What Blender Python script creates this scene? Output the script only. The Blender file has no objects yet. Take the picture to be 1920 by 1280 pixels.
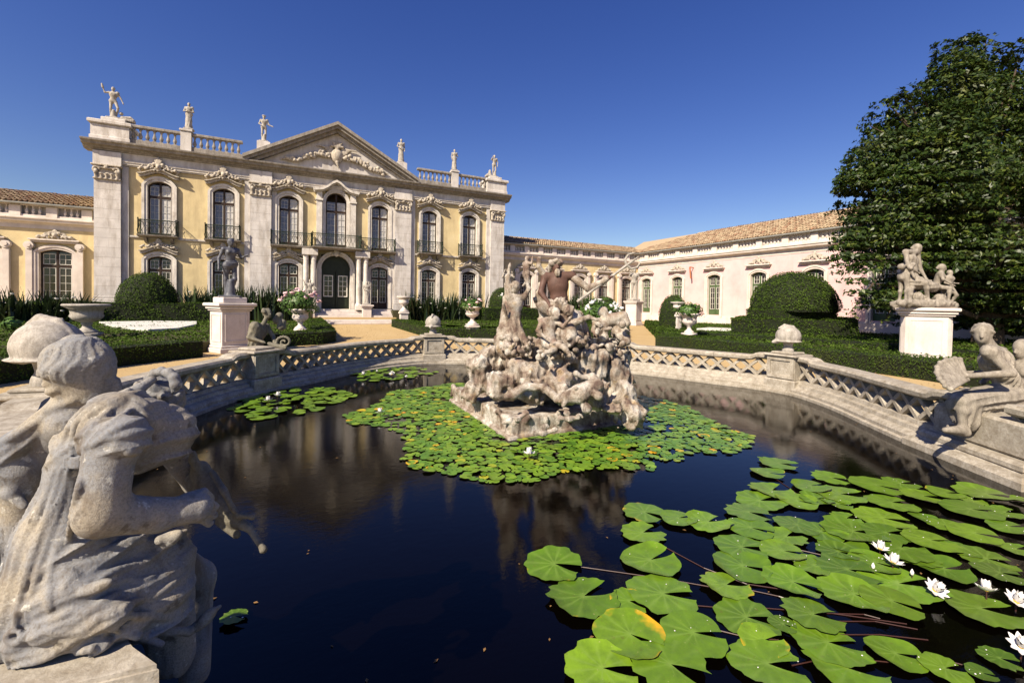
import bpy, math, random
import numpy as np
from mathutils import Vector, Matrix

# ------------------------------------------------------------------ camera, sky, sun, exposure
SC = bpy.context.scene
COL = SC.collection
R = math.radians
F_PX, CX, CY = 830.0, 960.0, 584.0            # focal length and principal point for a 1920 x 1280 frame
EYE = np.array([0.0, 0.0, 1.8])
YAW, PITCH, ROLL = R(26.07), math.atan(17 / 830.0), R(1.0)
_fw = np.array([math.sin(YAW) * math.cos(PITCH), math.cos(YAW) * math.cos(PITCH), -math.sin(PITCH)])
_r0 = np.array([math.cos(YAW), -math.sin(YAW), 0.0])
_d0 = np.cross(_fw, _r0)
if _d0[2] > 0: _d0 = -_d0
_rt = _r0 * math.cos(ROLL) - _d0 * math.sin(ROLL)
_dn = _d0 * math.cos(ROLL) + _r0 * math.sin(ROLL)
cam = bpy.data.cameras.new('camera')
cam.sensor_fit = 'HORIZONTAL'; cam.sensor_width = 36.0
cam.lens = 36.0 * F_PX / 1920.0
cam.shift_y = -(640 - CY) / 1920.0
cam.clip_start = 0.05; cam.clip_end = 3000
co = bpy.data.objects.new('camera', cam); COL.objects.link(co)
_m = Matrix.Identity(4)
for i in range(3):
    _m[i][0] = _rt[i]; _m[i][1] = -_dn[i]; _m[i][2] = -_fw[i]; _m[i][3] = EYE[i]
co.matrix_world = _m
SC.camera = co

SUN_EL, SUN_AZ = R(41), R(242)                 # azimuth clockwise from +Y
SUND = Vector((math.sin(SUN_AZ) * math.cos(SUN_EL), math.cos(SUN_AZ) * math.cos(SUN_EL), math.sin(SUN_EL)))
W = bpy.data.worlds.new('World'); SC.world = W; W.use_nodes = True
wn = W.node_tree; wn.nodes.clear()
sky = wn.nodes.new('ShaderNodeTexSky'); sky.sky_type = 'NISHITA'; sky.sun_disc = False
sky.sun_elevation = SUN_EL; sky.sun_rotation = SUN_AZ
sky.air_density = 1.1; sky.dust_density = 0.4; sky.ozone_density = 1.9; sky.altitude = 0
hs = wn.nodes.new('ShaderNodeHueSaturation'); hs.inputs['Saturation'].default_value = 1.34; hs.inputs['Hue'].default_value = 0.528; hs.inputs['Value'].default_value = 1.0
bg = wn.nodes.new('ShaderNodeBackground'); bg.inputs['Strength'].default_value = 0.067
wo = wn.nodes.new('ShaderNodeOutputWorld')
wn.links.new(sky.outputs[0], hs.inputs['Color']); wn.links.new(hs.outputs[0], bg.inputs[0]); wn.links.new(bg.outputs[0], wo.inputs[0])
sl = bpy.data.lights.new('sun', 'SUN'); sl.energy = 5.0; sl.angle = R(0.5); sl.color = (1.0, 0.89, 0.71)
so = bpy.data.objects.new('sun', sl); COL.objects.link(so)
so.rotation_euler = SUND.to_track_quat('Z', 'Y').to_euler(); so.location = (-30, -20, 40)
SC.view_settings.view_transform = 'Standard'; SC.view_settings.look = 'None'
SC.view_settings.exposure = 0.78; SC.view_settings.gamma = 1.0
SC.render.engine = 'CYCLES'
SC.cycles.max_bounces = 6; SC.cycles.diffuse_bounces = 1; SC.cycles.glossy_bounces = 3
SC.cycles.transmission_bounces = 2; SC.cycles.transparent_max_bounces = 4
SC.cycles.use_denoising = True

rng = np.random.default_rng(7)
random.seed(7)
XC = 2.8                                        # axis of the main facade
PC = np.array([4.65, 7.8])                      # centre of the pond
WZ = -0.5                                       # water level

def at(u, v, d):
    """world point seen at pixel (u, v) of the 1920 px frame at optical depth d metres"""
    return EYE + (_fw + _rt * ((u - CX) / F_PX) + _dn * ((v - CY) / F_PX)) * d
def on_z(u, v, z):
    q = _fw + _rt * ((u - CX) / F_PX) + _dn * ((v - CY) / F_PX)
    return EYE + q * ((z - EYE[2]) / q[2])
def on_y(u, v, y):
    q = _fw + _rt * ((u - CX) / F_PX) + _dn * ((v - CY) / F_PX)
    return EYE + q * (y / q[1])

# ------------------------------------------------------------------ materials
def newmat(name):
    m = bpy.data.materials.new(name); m.use_nodes = True
    nt = m.node_tree
    return m, nt, nt.nodes['Principled BSDF']
def N(nt, t, **kw):
    n = nt.nodes.new(t)
    for k, v in kw.items(): setattr(n, k, v)
    return n
def noise(nt, scale, detail=4, rough=0.55, vec=None, stretch=None):
    n = N(nt, 'ShaderNodeTexNoise'); n.inputs['Scale'].default_value = scale
    n.inputs['Detail'].default_value = detail; n.inputs['Roughness'].default_value = rough
    if vec is None: vec = N(nt, 'ShaderNodeNewGeometry').outputs['Position']
    if stretch:
        mp = N(nt, 'ShaderNodeMapping'); mp.inputs['Scale'].default_value = stretch
        nt.links.new(vec, mp.inputs['Vector']); vec = mp.outputs[0]
    nt.links.new(vec, n.inputs['Vector'])
    return n.outputs['Fac']
def ramp(nt, fac, stops):
    r = N(nt, 'ShaderNodeValToRGB')
    el = r.color_ramp.elements
    while len(el) < len(stops): el.new(0.5)
    for e, (p, c) in zip(el, stops):
        e.position = p; e.color = (c[0], c[1], c[2], 1) if not isinstance(c, (int, float)) else (c, c, c, 1)
    nt.links.new(fac, r.inputs[0]); return r.outputs[0]
def mixc(nt, fac, a, b, mode='MIX'):
    m = N(nt, 'ShaderNodeMix', data_type='RGBA', blend_type=mode)
    for sock, val in ((m.inputs[0], fac), (m.inputs[6], a), (m.inputs[7], b)):
        if hasattr(val, 'links') or hasattr(val, 'is_output'): nt.links.new(val, sock)
        elif isinstance(val, (int, float)): sock.default_value = val
        else: sock.default_value = (val[0], val[1], val[2], 1)
    return m.outputs[2]
def add_bump(nt, p, height, strength, dist=0.02):
    b = N(nt, 'ShaderNodeBump'); b.inputs['Strength'].default_value = strength; b.inputs['Distance'].default_value = dist
    nt.links.new(height, b.inputs['Height']); nt.links.new(b.outputs[0], p.inputs['Normal'])
def mul(c, k): return tuple(min(1, x * k) for x in c)
def stone(name, col, dark, light=None, scale=2.5, dirt=0.5, streak=True, rough=0.85, bump=0.35, bscale=45, dist=0.012, island=False):
    m, nt, p = newmat(name)
    light = light or mul(col, 1.18)
    n1 = noise(nt, scale, 6, 0.6)
    base = ramp(nt, n1, [(0.3, mul(col, 0.78)), (0.55, col), (0.75, light)])
    if island:
        g = N(nt, 'ShaderNodeNewGeometry')
        oi = N(nt, 'ShaderNodeObjectInfo')
        base = mixc(nt, ramp(nt, oi.outputs['Random'], [(0, 0.0), (1, 0.35)]), base, mul(col, 0.72))
    n2 = noise(nt, scale * 2.2, 8, 0.7, stretch=(1, 1, 0.22) if streak else None)
    base = mixc(nt, ramp(nt, n2, [(0.60 - 0.18 * dirt, 0.0), (0.78, 0.85)]), base, dark)
    n3 = noise(nt, bscale, 6, 0.7)
    base = mixc(nt, ramp(nt, n3, [(0.35, 0.45), (0.6, 0.0)]), base, mul(dark, 1.3))
    nt.links.new(base, p.inputs['Base Color']); p.inputs['Roughness'].default_value = rough
    p.inputs['Specular IOR Level'].default_value = 0.25
    add_bump(nt, p, n3, bump, dist)
    return m
def plain(name, col, rough=0.6, var=0.15, scale=6, bump=0.0, bscale=60, spec=0.3, metal=0.0):
    m, nt, p = newmat(name)
    n1 = noise(nt, scale, 5)
    nt.links.new(ramp(nt, n1, [(0.3, mul(col, 1 - var)), (0.7, mul(col, 1 + var))]), p.inputs['Base Color'])
    p.inputs['Roughness'].default_value = rough; p.inputs['Specular IOR Level'].default_value = spec; p.inputs['Metallic'].default_value = metal
    if bump: add_bump(nt, p, noise(nt, bscale, 5), bump)
    return m
def foliage(name, a, b, c=None, rough=0.45, trans=0.15, spec=0.4):
    m, nt, p = newmat(name)
    g = N(nt, 'ShaderNodeNewGeometry')
    base = ramp(nt, g.outputs['Random Per Island'], [(0.0, a), (0.75, b), (1.0, c or mul(b, 1.5))])
    n1 = noise(nt, 1.2, 3)
    base = mixc(nt, ramp(nt, n1, [(0.35, 0.0), (0.7, 0.5)]), base, mul(a, 0.75))
    base = mixc(nt, ramp(nt, noise(nt, 0.8, 5, 0.7), [(0.56, 0.0), (0.72, 0.45)]), base, (0.085, 0.070, 0.018))
    nt.links.new(base, p.inputs['Base Color']); p.inputs['Roughness'].default_value = rough
    p.inputs['Specular IOR Level'].default_value = spec
    t = N(nt, 'ShaderNodeBsdfTranslucent'); nt.links.new(base, t.inputs[0])
    ms = N(nt, 'ShaderNodeMixShader'); ms.inputs[0].default_value = trans
    out = nt.nodes['Material Output']
    nt.links.new(p.outputs[0], ms.inputs[1]); nt.links.new(t.outputs[0], ms.inputs[2]); nt.links.new(ms.outputs[0], out.inputs[0])
    return m

MT = {}
MT['ashlar'] = stone('grey_limestone', (0.74, 0.69, 0.65), (0.25, 0.20, 0.15), scale=1.3, dirt=0.8, island=True, bump=0.2)
MT['cornice'] = stone('weathered_cornice', (0.43, 0.385, 0.335), (0.07, 0.055, 0.042), scale=2.2, dirt=1.4, bump=0.3)
MT['trim'] = stone('pale_carved_trim', (0.76, 0.70, 0.63), (0.22, 0.17, 0.12), scale=2.2, dirt=0.6, bump=0.2)
MT['ornament'] = stone('carved_ornament', (0.66, 0.58, 0.48), (0.09, 0.065, 0.04), scale=6, dirt=1.1, bump=0.3)
MT['white_trim'] = stone('limewashed_trim', (0.72, 0.63, 0.57), (0.44, 0.36, 0.27), scale=1.4, dirt=0.2, bump=0.15)
MT['yellow'] = stone('yellow_plaster', (0.74, 0.59, 0.32), (0.42, 0.32, 0.18), (0.79, 0.65, 0.38), scale=0.9, dirt=0.8, bump=0.12, bscale=25)
MT['pink'] = stone('pink_plaster', (0.69, 0.465, 0.455), (0.57, 0.385, 0.35), (0.72, 0.51, 0.50), scale=0.8, dirt=0.3, bump=0.12, bscale=25)
MT['pond_stone'] = stone('pond_limestone', (0.48, 0.43, 0.36), (0.13, 0.097, 0.06), scale=3.0, dirt=1.15, bump=0.5, bscale=30, streak=False)
MT['statue'] = stone('statue_stone', (0.37, 0.325, 0.27), (0.075, 0.058, 0.042), (0.52, 0.46, 0.38), scale=6, dirt=1.1, bump=0.6, bscale=70, dist=0.006)
def near_mat():
    m, nt, p = newmat('lichened_statue_stone')
    b = ramp(nt, noise(nt, 4.0, 6, 0.6), [(0.34, (0.19, 0.20, 0.225)), (0.48, (0.265, 0.26, 0.26)), (0.60, (0.36, 0.315, 0.25)), (0.75, (0.46, 0.42, 0.37))])
    b = mixc(nt, ramp(nt, noise(nt, 6.0, 8, 0.7, stretch=(1, 1, .3)), [(0.53, 0.0), (0.68, 0.8)]), b, (0.115, 0.085, 0.06))
    b = mixc(nt, ramp(nt, noise(nt, 13.0, 5, 0.6), [(0.60, 0.0), (0.66, 0.7)]), b, (0.085, 0.07, 0.055))
    b = mixc(nt, ramp(nt, noise(nt, 17.0, 4, 0.6), [(0.64, 0.0), (0.68, 0.6)]), b, (0.62, 0.60, 0.54))
    n3 = noise(nt, 120, 6, 0.7)
    b = mixc(nt, ramp(nt, n3, [(0.38, 0.5), (0.55, 0.0)]), b, (0.15, 0.125, 0.10))
    nt.links.new(b, p.inputs['Base Color']); p.inputs['Roughness'].default_value = 0.85; p.inputs['Specular IOR Level'].default_value = 0.25
    add_bump(nt, p, n3, 0.8, 0.005)
    return m
MT['statue_near'] = near_mat()
MT['statue_pale'] = stone('statue_pale_stone', (0.49, 0.445, 0.395), (0.11, 0.09, 0.065), scale=6, dirt=1.0, bump=0.4, bscale=60)
MT['fountain'] = stone('fountain_rock', (0.44, 0.36, 0.275), (0.105, 0.065, 0.05), (0.58, 0.52, 0.46), scale=4.5, dirt=0.95, bump=0.7, bscale=34, dist=0.02)
def rock_mat():
    m, nt, p = newmat('stained_fountain_rock')
    b = ramp(nt, noise(nt, 3.5, 7, 0.65), [(0.36, (0.135, 0.088, 0.07)), (0.45, (0.30, 0.235, 0.18)), (0.54, (0.46, 0.40, 0.335)), (0.66, (0.66, 0.61, 0.55))])
    b = mixc(nt, ramp(nt, noise(nt, 2.1, 5, 0.6), [(0.55, 0.0), (0.68, 0.75)]), b, (0.26, 0.16, 0.13))
    b = mixc(nt, ramp(nt, noise(nt, 5.0, 6, 0.7, stretch=(1, 1, .25)), [(0.54, 0.0), (0.66, 0.85)]), b, (0.10, 0.07, 0.055))
    b = mixc(nt, ramp(nt, noise(nt, 4.0, 5, 0.6), [(0.60, 0.0), (0.70, 0.5)]), b, (0.50, 0.34, 0.15))
    n3 = noise(nt, 38, 7, 0.75)
    b = mixc(nt, ramp(nt, n3, [(0.36, 0.6), (0.52, 0.0)]), b, (0.13, 0.095, 0.07))
    nt.links.new(b, p.inputs['Base Color']); p.inputs['Roughness'].default_value = 0.9; p.inputs['Specular IOR Level'].default_value = 0.2
    add_bump(nt, p, n3, 0.9, 0.03)
    return m
MT['fountain'] = rock_mat()
MT['statue_dark'] = stone('mossy_and_shade_dark_stone', (0.22, 0.20, 0.155), (0.05, 0.04, 0.028), (0.38, 0.33, 0.22), scale=7, dirt=0.9, bump=0.6, bscale=60)
MT['torso'] = stone('brown_stained_stone', (0.115, 0.060, 0.045), (0.05, 0.028, 0.022), (0.17, 0.10, 0.08), scale=9, dirt=0.4, bump=0.4, rough=0.6)
MT['bronze'] = plain('dark_lead', (0.085, 0.085, 0.10), 0.5, 0.35, 9, 0.2, 60, 0.5)
MT['pedestal'] = stone('pedestal_stone', (0.70, 0.62, 0.57), (0.38, 0.30, 0.24), scale=1.5, dirt=0.25, bump=0.2)
MT['door_green'] = plain('dark_green_paint', (0.020, 0.026, 0.014), 0.45, 0.3, 4)
MT['win_brown'] = plain('dark_brown_paint', (0.040, 0.022, 0.014), 0.5, 0.3, 4)
MT['win_green'] = plain('green_paint', (0.07, 0.11, 0.045), 0.5, 0.2, 4)
MT['bars'] = plain('white_glazing_paint', (0.70, 0.66, 0.58), 0.5, 0.08, 4)
MT['iron'] = plain('green_iron', (0.030, 0.042, 0.025), 0.5, 0.35, 8)
MT['gutter'] = plain('zinc_gutter', (0.30, 0.30, 0.28), 0.5, 0.2, 3, spec=0.5)
def pane_mat(name, col, rough):
    m, nt, p = newmat(name)
    n = noise(nt, 3.0, 2)
    nt.links.new(ramp(nt, n, [(0.3, mul(col, 0.7)), (0.7, mul(col, 1.25))]), p.inputs['Base Color'])
    p.inputs['Roughness'].default_value = rough; p.inputs['Specular IOR Level'].default_value = 0.6
    add_bump(nt, p, noise(nt, 2.0, 2), 0.06, 0.05)
    return m
MT['pane_dark'] = pane_mat('dark_window_glass', (0.030, 0.026, 0.026), 0.06)
MT['pane_sky'] = pane_mat('glass_with_painted_sky', (0.17, 0.17, 0.21), 0.08)  # blue-grey sky reflection painted into the pane colour
MT['pane_curtain'] = pane_mat('glass_over_white_blind', (0.50, 0.47, 0.44), 0.12)
def tile_mat():
    m, nt, p = newmat('clay_roof_tile')
    g = N(nt, 'ShaderNodeNewGeometry')
    b = ramp(nt, g.outputs['Random Per Island'], [(0, (0.25, 0.15, 0.09)), (0.4, (0.36, 0.25, 0.15)), (0.8, (0.46, 0.35, 0.22)), (1, (0.32, 0.16, 0.09))])
    n2 = noise(nt, 6, 6, 0.7)
    b = mixc(nt, ramp(nt, n2, [(0.5, 0), (0.75, 0.7)]), b, (0.16, 0.12, 0.085))
    nt.links.new(b, p.inputs['Base Color']); p.inputs['Roughness'].default_value = 0.9
    return m
MT['tile'] = tile_mat()
def gravel_mat():
    m, nt, p = newmat('ochre_gravel')
    n1 = noise(nt, 0.6, 5); n2 = noise(nt, 60, 5, 0.8)
    b = ramp(nt, n1, [(0.3, (0.50, 0.345, 0.15)), (0.7, (0.58, 0.415, 0.20))])
    b = mixc(nt, ramp(nt, n2, [(0.35, 0.6), (0.6, 0.0)]), b, (0.26, 0.16, 0.07))
    nt.links.new(b, p.inputs['Base Color']); p.inputs['Roughness'].default_value = 0.95
    add_bump(nt, p, n2, 0.6, 0.02)
    return m
MT['gravel'] = gravel_mat()
MT['white_gravel'] = stone('white_pebbles', (0.74, 0.72, 0.66), (0.30, 0.28, 0.24), scale=20, dirt=0.5, streak=False, bump=0.8, bscale=40, dist=0.04)
MT['soil'] = plain('parterre_soil', (0.055, 0.050, 0.022), 0.95, 0.4, 3, 0.4, 20)
MT['hedge'] = foliage('box_hedge', (0.030, 0.055, 0.008), (0.062, 0.105, 0.013), (0.10, 0.150, 0.022), rough=.7, trans=0.15, spec=.1)
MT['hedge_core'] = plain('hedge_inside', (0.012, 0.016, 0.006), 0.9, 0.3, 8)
MT['lawn'] = foliage('ground_cover', (0.042, 0.072, 0.010), (0.076, 0.125, 0.016), rough=.7, trans=0.15, spec=.1)
MT['magnolia'] = foliage('magnolia_leaf', (0.016, 0.032, 0.005), (0.036, 0.064, 0.008), (0.12, 0.145, 0.022), rough=0.42, trans=0.12, spec=0.3)
MT['blade'] = foliage('sword_leaf', (0.016, 0.028, 0.010), (0.035, 0.060, 0.020), (0.07, 0.10, 0.035), rough=0.35, trans=0.12)
MT['bush'] = foliage('flower_bush_leaf', (0.05, 0.10, 0.020), (0.09, 0.17, 0.03), trans=0.2)
MT['bark'] = plain('bark', (0.07, 0.05, 0.035), 0.9, 0.35, 8, 0.6, 20)
MT['petal'] = plain('white_petal', (0.80, 0.76, 0.74), 0.5, 0.05, 20)
MT['pinkpetal'] = plain('pink_petal', (0.80, 0.50, 0.52), 0.5, 0.2, 8)
MT['stamen'] = plain('yellow_stamen', (0.80, 0.50, 0.04), 0.6, 0.15, 30)
MT['stem'] = plain('lily_stem', (0.050, 0.019, 0.014), 0.4, 0.2, 10, spec=0.5)
MT['terracotta'] = plain('terracotta', (0.42, 0.15, 0.07), 0.8, 0.2, 10)
MT['litter'] = plain('dry_leaf', (0.20, 0.11, 0.04), 0.8, 0.5, 9)
MT['orange'] = plain('yellowed_leaf', (0.62, 0.33, 0.02), 0.5, 0.3, 12)

def pad_mat():
    """lily pad: green with veins; object colour R = amount of yellowing at the rim, G = brightness"""
    m, nt, p = newmat('lily_pad')
    oi = N(nt, 'ShaderNodeObjectInfo'); sep = N(nt, 'ShaderNodeSeparateColor'); nt.links.new(oi.outputs['Color'], sep.inputs[0])
    g = N(nt, 'ShaderNodeNewGeometry')
    base = ramp(nt, oi.outputs['Random'], [(0, (0.085, 0.165, 0.010)), (0.5, (0.120, 0.215, 0.012)), (1, (0.150, 0.25, 0.014))])
    dk = N(nt, 'ShaderNodeVectorMath', operation='SCALE'); nt.links.new(base, dk.inputs[0]); nt.links.new(sep.outputs[1], dk.inputs['Scale'])
    n0 = noise(nt, 9, 4, 0.6)
    base = mixc(nt, ramp(nt, n0, [(0.4, 0.0), (0.75, 0.6)]), dk.outputs[0], (0.05, 0.09, 0.012))
    base = mixc(nt, ramp(nt, noise(nt, 22, 6, 0.75), [(0.60, 0.0), (0.68, 0.55)]), base, (0.10, 0.085, 0.018))
    at_ = N(nt, 'ShaderNodeAttribute', attribute_name='rad')
    rr = N(nt, 'ShaderNodeMath', operation='MULTIPLY_ADD'); nt.links.new(noise(nt, 5, 3, 0.6), rr.inputs[0]); rr.inputs[1].default_value = 1.9; nt.links.new(at_.outputs['Fac'], rr.inputs[2])
    th = N(nt, 'ShaderNodeMath', operation='MULTIPLY_ADD'); nt.links.new(sep.outputs[0], th.inputs[0]); th.inputs[1].default_value = 0.75; nt.links.new(rr.outputs[0], th.inputs[2])
    yel = ramp(nt, th.outputs[0], [(0.0, 0.0), (1.0, 1.0)])
    sub = N(nt, 'ShaderNodeMath', operation='SUBTRACT'); nt.links.new(th.outputs[0], sub.inputs[0]); sub.inputs[1].default_value = 2.36
    sc = N(nt, 'ShaderNodeMath', operation='MULTIPLY'); nt.links.new(sub.outputs[0], sc.inputs[0]); sc.inputs[1].default_value = 3.0; sc.use_clamp = True
    base = mixc(nt, sc.outputs[0], base, (0.58, 0.33, 0.015))
    ve = N(nt, 'ShaderNodeAttribute', attribute_name='vein')
    vm = N(nt, 'ShaderNodeMath', operation='MULTIPLY'); nt.links.new(ve.outputs['Fac'], vm.inputs[0]); vm.inputs[1].default_value = 0.5
    base = mixc(nt, vm.outputs[0], base, (0.22, 0.33, 0.06))
    spots = noise(nt, 55, 2, 0.5)
    base = mixc(nt, ramp(nt, spots, [(0.72, 0), (0.76, 0.5)]), base, (0.42, 0.36, 0.16))
    nt.links.new(base, p.inputs['Base Color']); p.inputs['Roughness'].default_value = 0.32; p.inputs['Specular IOR Level'].default_value = 0.4
    add_bump(nt, p, noise(nt, 25, 3), 0.15, 0.01)
    return m
MT['pad'] = pad_mat()
def mat_pads():
    m, nt, p = newmat('small_lily_pads')
    g = N(nt, 'ShaderNodeNewGeometry')
    b = ramp(nt, g.outputs['Random Per Island'], [(0, (0.065, 0.15, 0.015)), (0.55, (0.11, 0.22, 0.02)), (0.90, (0.17, 0.27, 0.02)), (0.975, (0.36, 0.34, 0.02)), (1, (0.62, 0.30, 0.01))])
    nt.links.new(b, p.inputs['Base Color']); p.inputs['Roughness'].default_value = 0.35; p.inputs['Specular IOR Level'].default_value = 0.4
    return m
MT['padmass'] = mat_pads()
def water_mat():
    m, nt, p = newmat('dark_pond_water')
    n0 = noise(nt, 0.7, 4)
    nt.links.new(ramp(nt, n0, [(0.3, (0.0007, 0.0004, 0.0003)), (0.7, (0.0011, 0.0006, 0.0004))]), p.inputs['Base Color'])
    p.inputs['Roughness'].default_value = 0.012; p.inputs['IOR'].default_value = 1.333
    add_bump(nt, p, noise(nt, 7, 5, 0.62, stretch=(1, 1.6, 1)), 0.055, 0.025)
    return m
MT['water'] = water_mat()

# ------------------------------------------------------------------ object and mesh helpers
def np_mesh(name, V, Fq, smooth=False):
    """V (n,3) float, Fq (m,3|4) int"""
    V = np.asarray(V, np.float32); Fq = np.asarray(Fq, np.int32)
    me = bpy.data.meshes.new(name)
    n, k = Fq.shape
    me.vertices.add(len(V)); me.vertices.foreach_set('co', V.ravel())
    me.loops.add(n * k); me.loops.foreach_set('vertex_index', Fq.ravel())
    me.polygons.add(n)
    me.polygons.foreach_set('loop_start', np.arange(0, n * k, k, dtype=np.int32))
    me.polygons.foreach_set('loop_total', np.full(n, k, np.int32))
    if smooth: me.polygons.foreach_set('use_smooth', np.ones(n, bool))
    me.update(calc_edges=True)
    return me
def obj(name, me, mat, parent=None, loc=None, rz=0.0, scale=None):
    o = bpy.data.objects.new(name, me); COL.objects.link(o)
    if mat is not None and not me.materials: me.materials.append(MT[mat] if isinstance(mat, str) else mat)
    if parent is not None: o.parent = parent
    if loc is not None: o.location = loc
    if rz: o.rotation_euler = (0, 0, rz)
    if scale is not None: o.scale = scale if hasattr(scale, '__len__') else (scale,) * 3
    return o
def thing(name, label, cat, loc=(0, 0, 0), rz=0.0, group=None):
    o = bpy.data.objects.new(name, None); COL.objects.link(o); o.empty_display_size = 0.1
    o.location = loc; o.rotation_euler = (0, 0, rz)
    return tag(o, label, cat, group)
def tag(o, label=None, cat=None, group=None, kind=None):
    if label: o['label'] = label
    if cat: o['category'] = cat
    if group: o['group'] = group
    if kind: o['kind'] = kind
    return o

class MB:
    def __init__(s): s.v = []; s.f = []
    def add(s, vs, fs):
        b = len(s.v); s.v += [tuple(map(float, v)) for v in vs]; s.f += [tuple(i + b for i in f) for f in fs]; return s
    def box(s, x0, x1, y0, y1, z0, z1):
        return s.add([(x0, y0, z0), (x1, y0, z0), (x1, y1, z0), (x0, y1, z0), (x0, y0, z1), (x1, y0, z1), (x1, y1, z1), (x0, y1, z1)],
                     [(0, 3, 2, 1), (4, 5, 6, 7), (0, 1, 5, 4), (1, 2, 6, 5), (2, 3, 7, 6), (3, 0, 4, 7)])
    def bbox(s, x0, x1, y0, y1, z0, z1, b=0.01):
        """box with chamfered edges all round"""
        vs = []
        for (zz, ins) in ((z0, b), (z0 + b, 0), (z1 - b, 0), (z1, b)):
            vs += [(x0 + ins, y0 + ins, zz), (x1 - ins, y0 + ins, zz), (x1 - ins, y1 - ins, zz), (x0 + ins, y1 - ins, zz)]
        fs = [(3, 2, 1, 0), (12, 13, 14, 15)]
        for r in range(3):
            for i in range(4):
                j = (i + 1) % 4; fs.append((r * 4 + i, r * 4 + j, r * 4 + 4 + j, r * 4 + 4 + i))
        return s.add(vs, fs)
    def extrude(s, poly, axis, a, b):
        """closed 2D poly extruded along axis; axis 'x': poly is (y,z), 'y': (x,z), 'z': (x,y)"""
        def P(p, t): return {'x': (t, p[0], p[1]), 'y': (p[0], t, p[1]), 'z': (p[0], p[1], t)}[axis]
        n = len(poly)
        vs = [P(p, a) for p in poly] + [P(p, b) for p in poly]
        fs = [tuple(range(n))[::-1], tuple(range(n, 2 * n))] + [(i, (i + 1) % n, n + (i + 1) % n, n + i) for i in range(n)]
        return s.add(vs, fs)
    def strip(s, inner, outer, y0, y1):
        """band between two open (x,z) paths, extruded from y0 to y1"""
        n = len(inner); vs = []
        for p, q in zip(inner, outer): vs += [(p[0], y0, p[1]), (q[0], y0, q[1]), (q[0], y1, q[1]), (p[0], y1, p[1])]
        fs = []
        for i in range(n - 1):
            a, b = i * 4, i * 4 + 4
            for k in range(4): fs.append((a + k, a + (k + 1) % 4, b + (k + 1) % 4, b + k))
        fs += [(3, 2, 1, 0), ((n - 1) * 4, (n - 1) * 4 + 1, (n - 1) * 4 + 2, (n - 1) * 4 + 3)]
        return s.add(vs, fs)
    def lathe(s, prof, c=(0, 0, 0), n=12, sx=1, sy=1, rot=0.0):
        vs = []; m = len(prof)
        for r, z in prof:
            for i in range(n):
                a = 2 * math.pi * i / n + rot; vs.append((c[0] + r * sx * math.cos(a), c[1] + r * sy * math.sin(a), c[2] + z))
        fs = [(j * n + i, j * n + (i + 1) % n, (j + 1) * n + (i + 1) % n, (j + 1) * n + i) for j in range(m - 1) for i in range(n)]
        fs += [tuple(range(n))[::-1], tuple(range((m - 1) * n, m * n))]
        return s.add(vs, fs)
    def tube(s, pts, rad, n=6):
        pts = [np.asarray(p, float) for p in pts]; m = len(pts)
        rad = [rad] * m if not hasattr(rad, '__len__') else rad
        vs = []; u = None
        for i, p in enumerate(pts):
            t = pts[min(i + 1, m - 1)] - pts[max(i - 1, 0)]; t = t / (np.linalg.norm(t) + 1e-9)
            if u is None: u = np.cross(t, (0, 0, 1) if abs(t[2]) < 0.9 else (1, 0, 0))
            u = u - t * (u @ t); u /= np.linalg.norm(u) + 1e-9; w = np.cross(t, u)
            for k in range(n):
                a = 2 * math.pi * k / n; vs.append(p + (u * math.cos(a) + w * math.sin(a)) * rad[i])
        fs = [(j * n + i, j * n + (i + 1) % n, (j + 1) * n + (i + 1) % n, (j + 1) * n + i) for j in range(m - 1) for i in range(n)]
        fs += [tuple(range(n))[::-1], tuple(range((m - 1) * n, m * n))]
        return s.add(vs, fs)
    def mesh(s, name, smooth=False):
        me = bpy.data.meshes.new(name); me.from_pydata(s.v, [], s.f); me.validate()
        if smooth:
            me.polygons.foreach_set('use_smooth', np.ones(len(me.polygons), bool))
        me.update(); return me
    def build(s, name, mat, parent=None, loc=None, rz=0.0, smooth=False):
        return obj(name, s.mesh(name, smooth), mat, parent, loc, rz)

# ------------------------------------------------------------------ sculpting: signed distance fields meshed with surface nets
def rc(a, b, ra, rb=None, k=0.03, disp=None):
    return ('rc', np.array(a, float), np.array(b, float), ra, ra if rb is None else rb, k, disp)
def el(c, r, M=None, k=0.03, disp=None):
    r = np.array([r] * 3 if not hasattr(r, '__len__') else r, float)
    return ('el', np.array(c, float), r, np.eye(3) if M is None else np.array(M, float), None, k, disp)
def bxp(c, h, M=None, rd=0.02, k=0.02, disp=None):
    return ('bx', np.array(c, float), np.array(h, float), np.eye(3) if M is None else np.array(M, float), rd, k, disp)
def cut(prim): return ('cut', prim)
def prim_bounds(p):
    if p[0] == 'rc':
        r = max(p[3], p[4]); return np.minimum(p[1], p[2]) - r, np.maximum(p[1], p[2]) + r
    e = np.linalg.norm(p[2]) if p[0] == 'bx' else p[2].max()
    ext = (np.abs(p[3].T) @ p[2]) if p[0] in ('bx', 'el') else e
    return p[1] - ext - 0.01, p[1] + ext + 0.01
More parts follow.
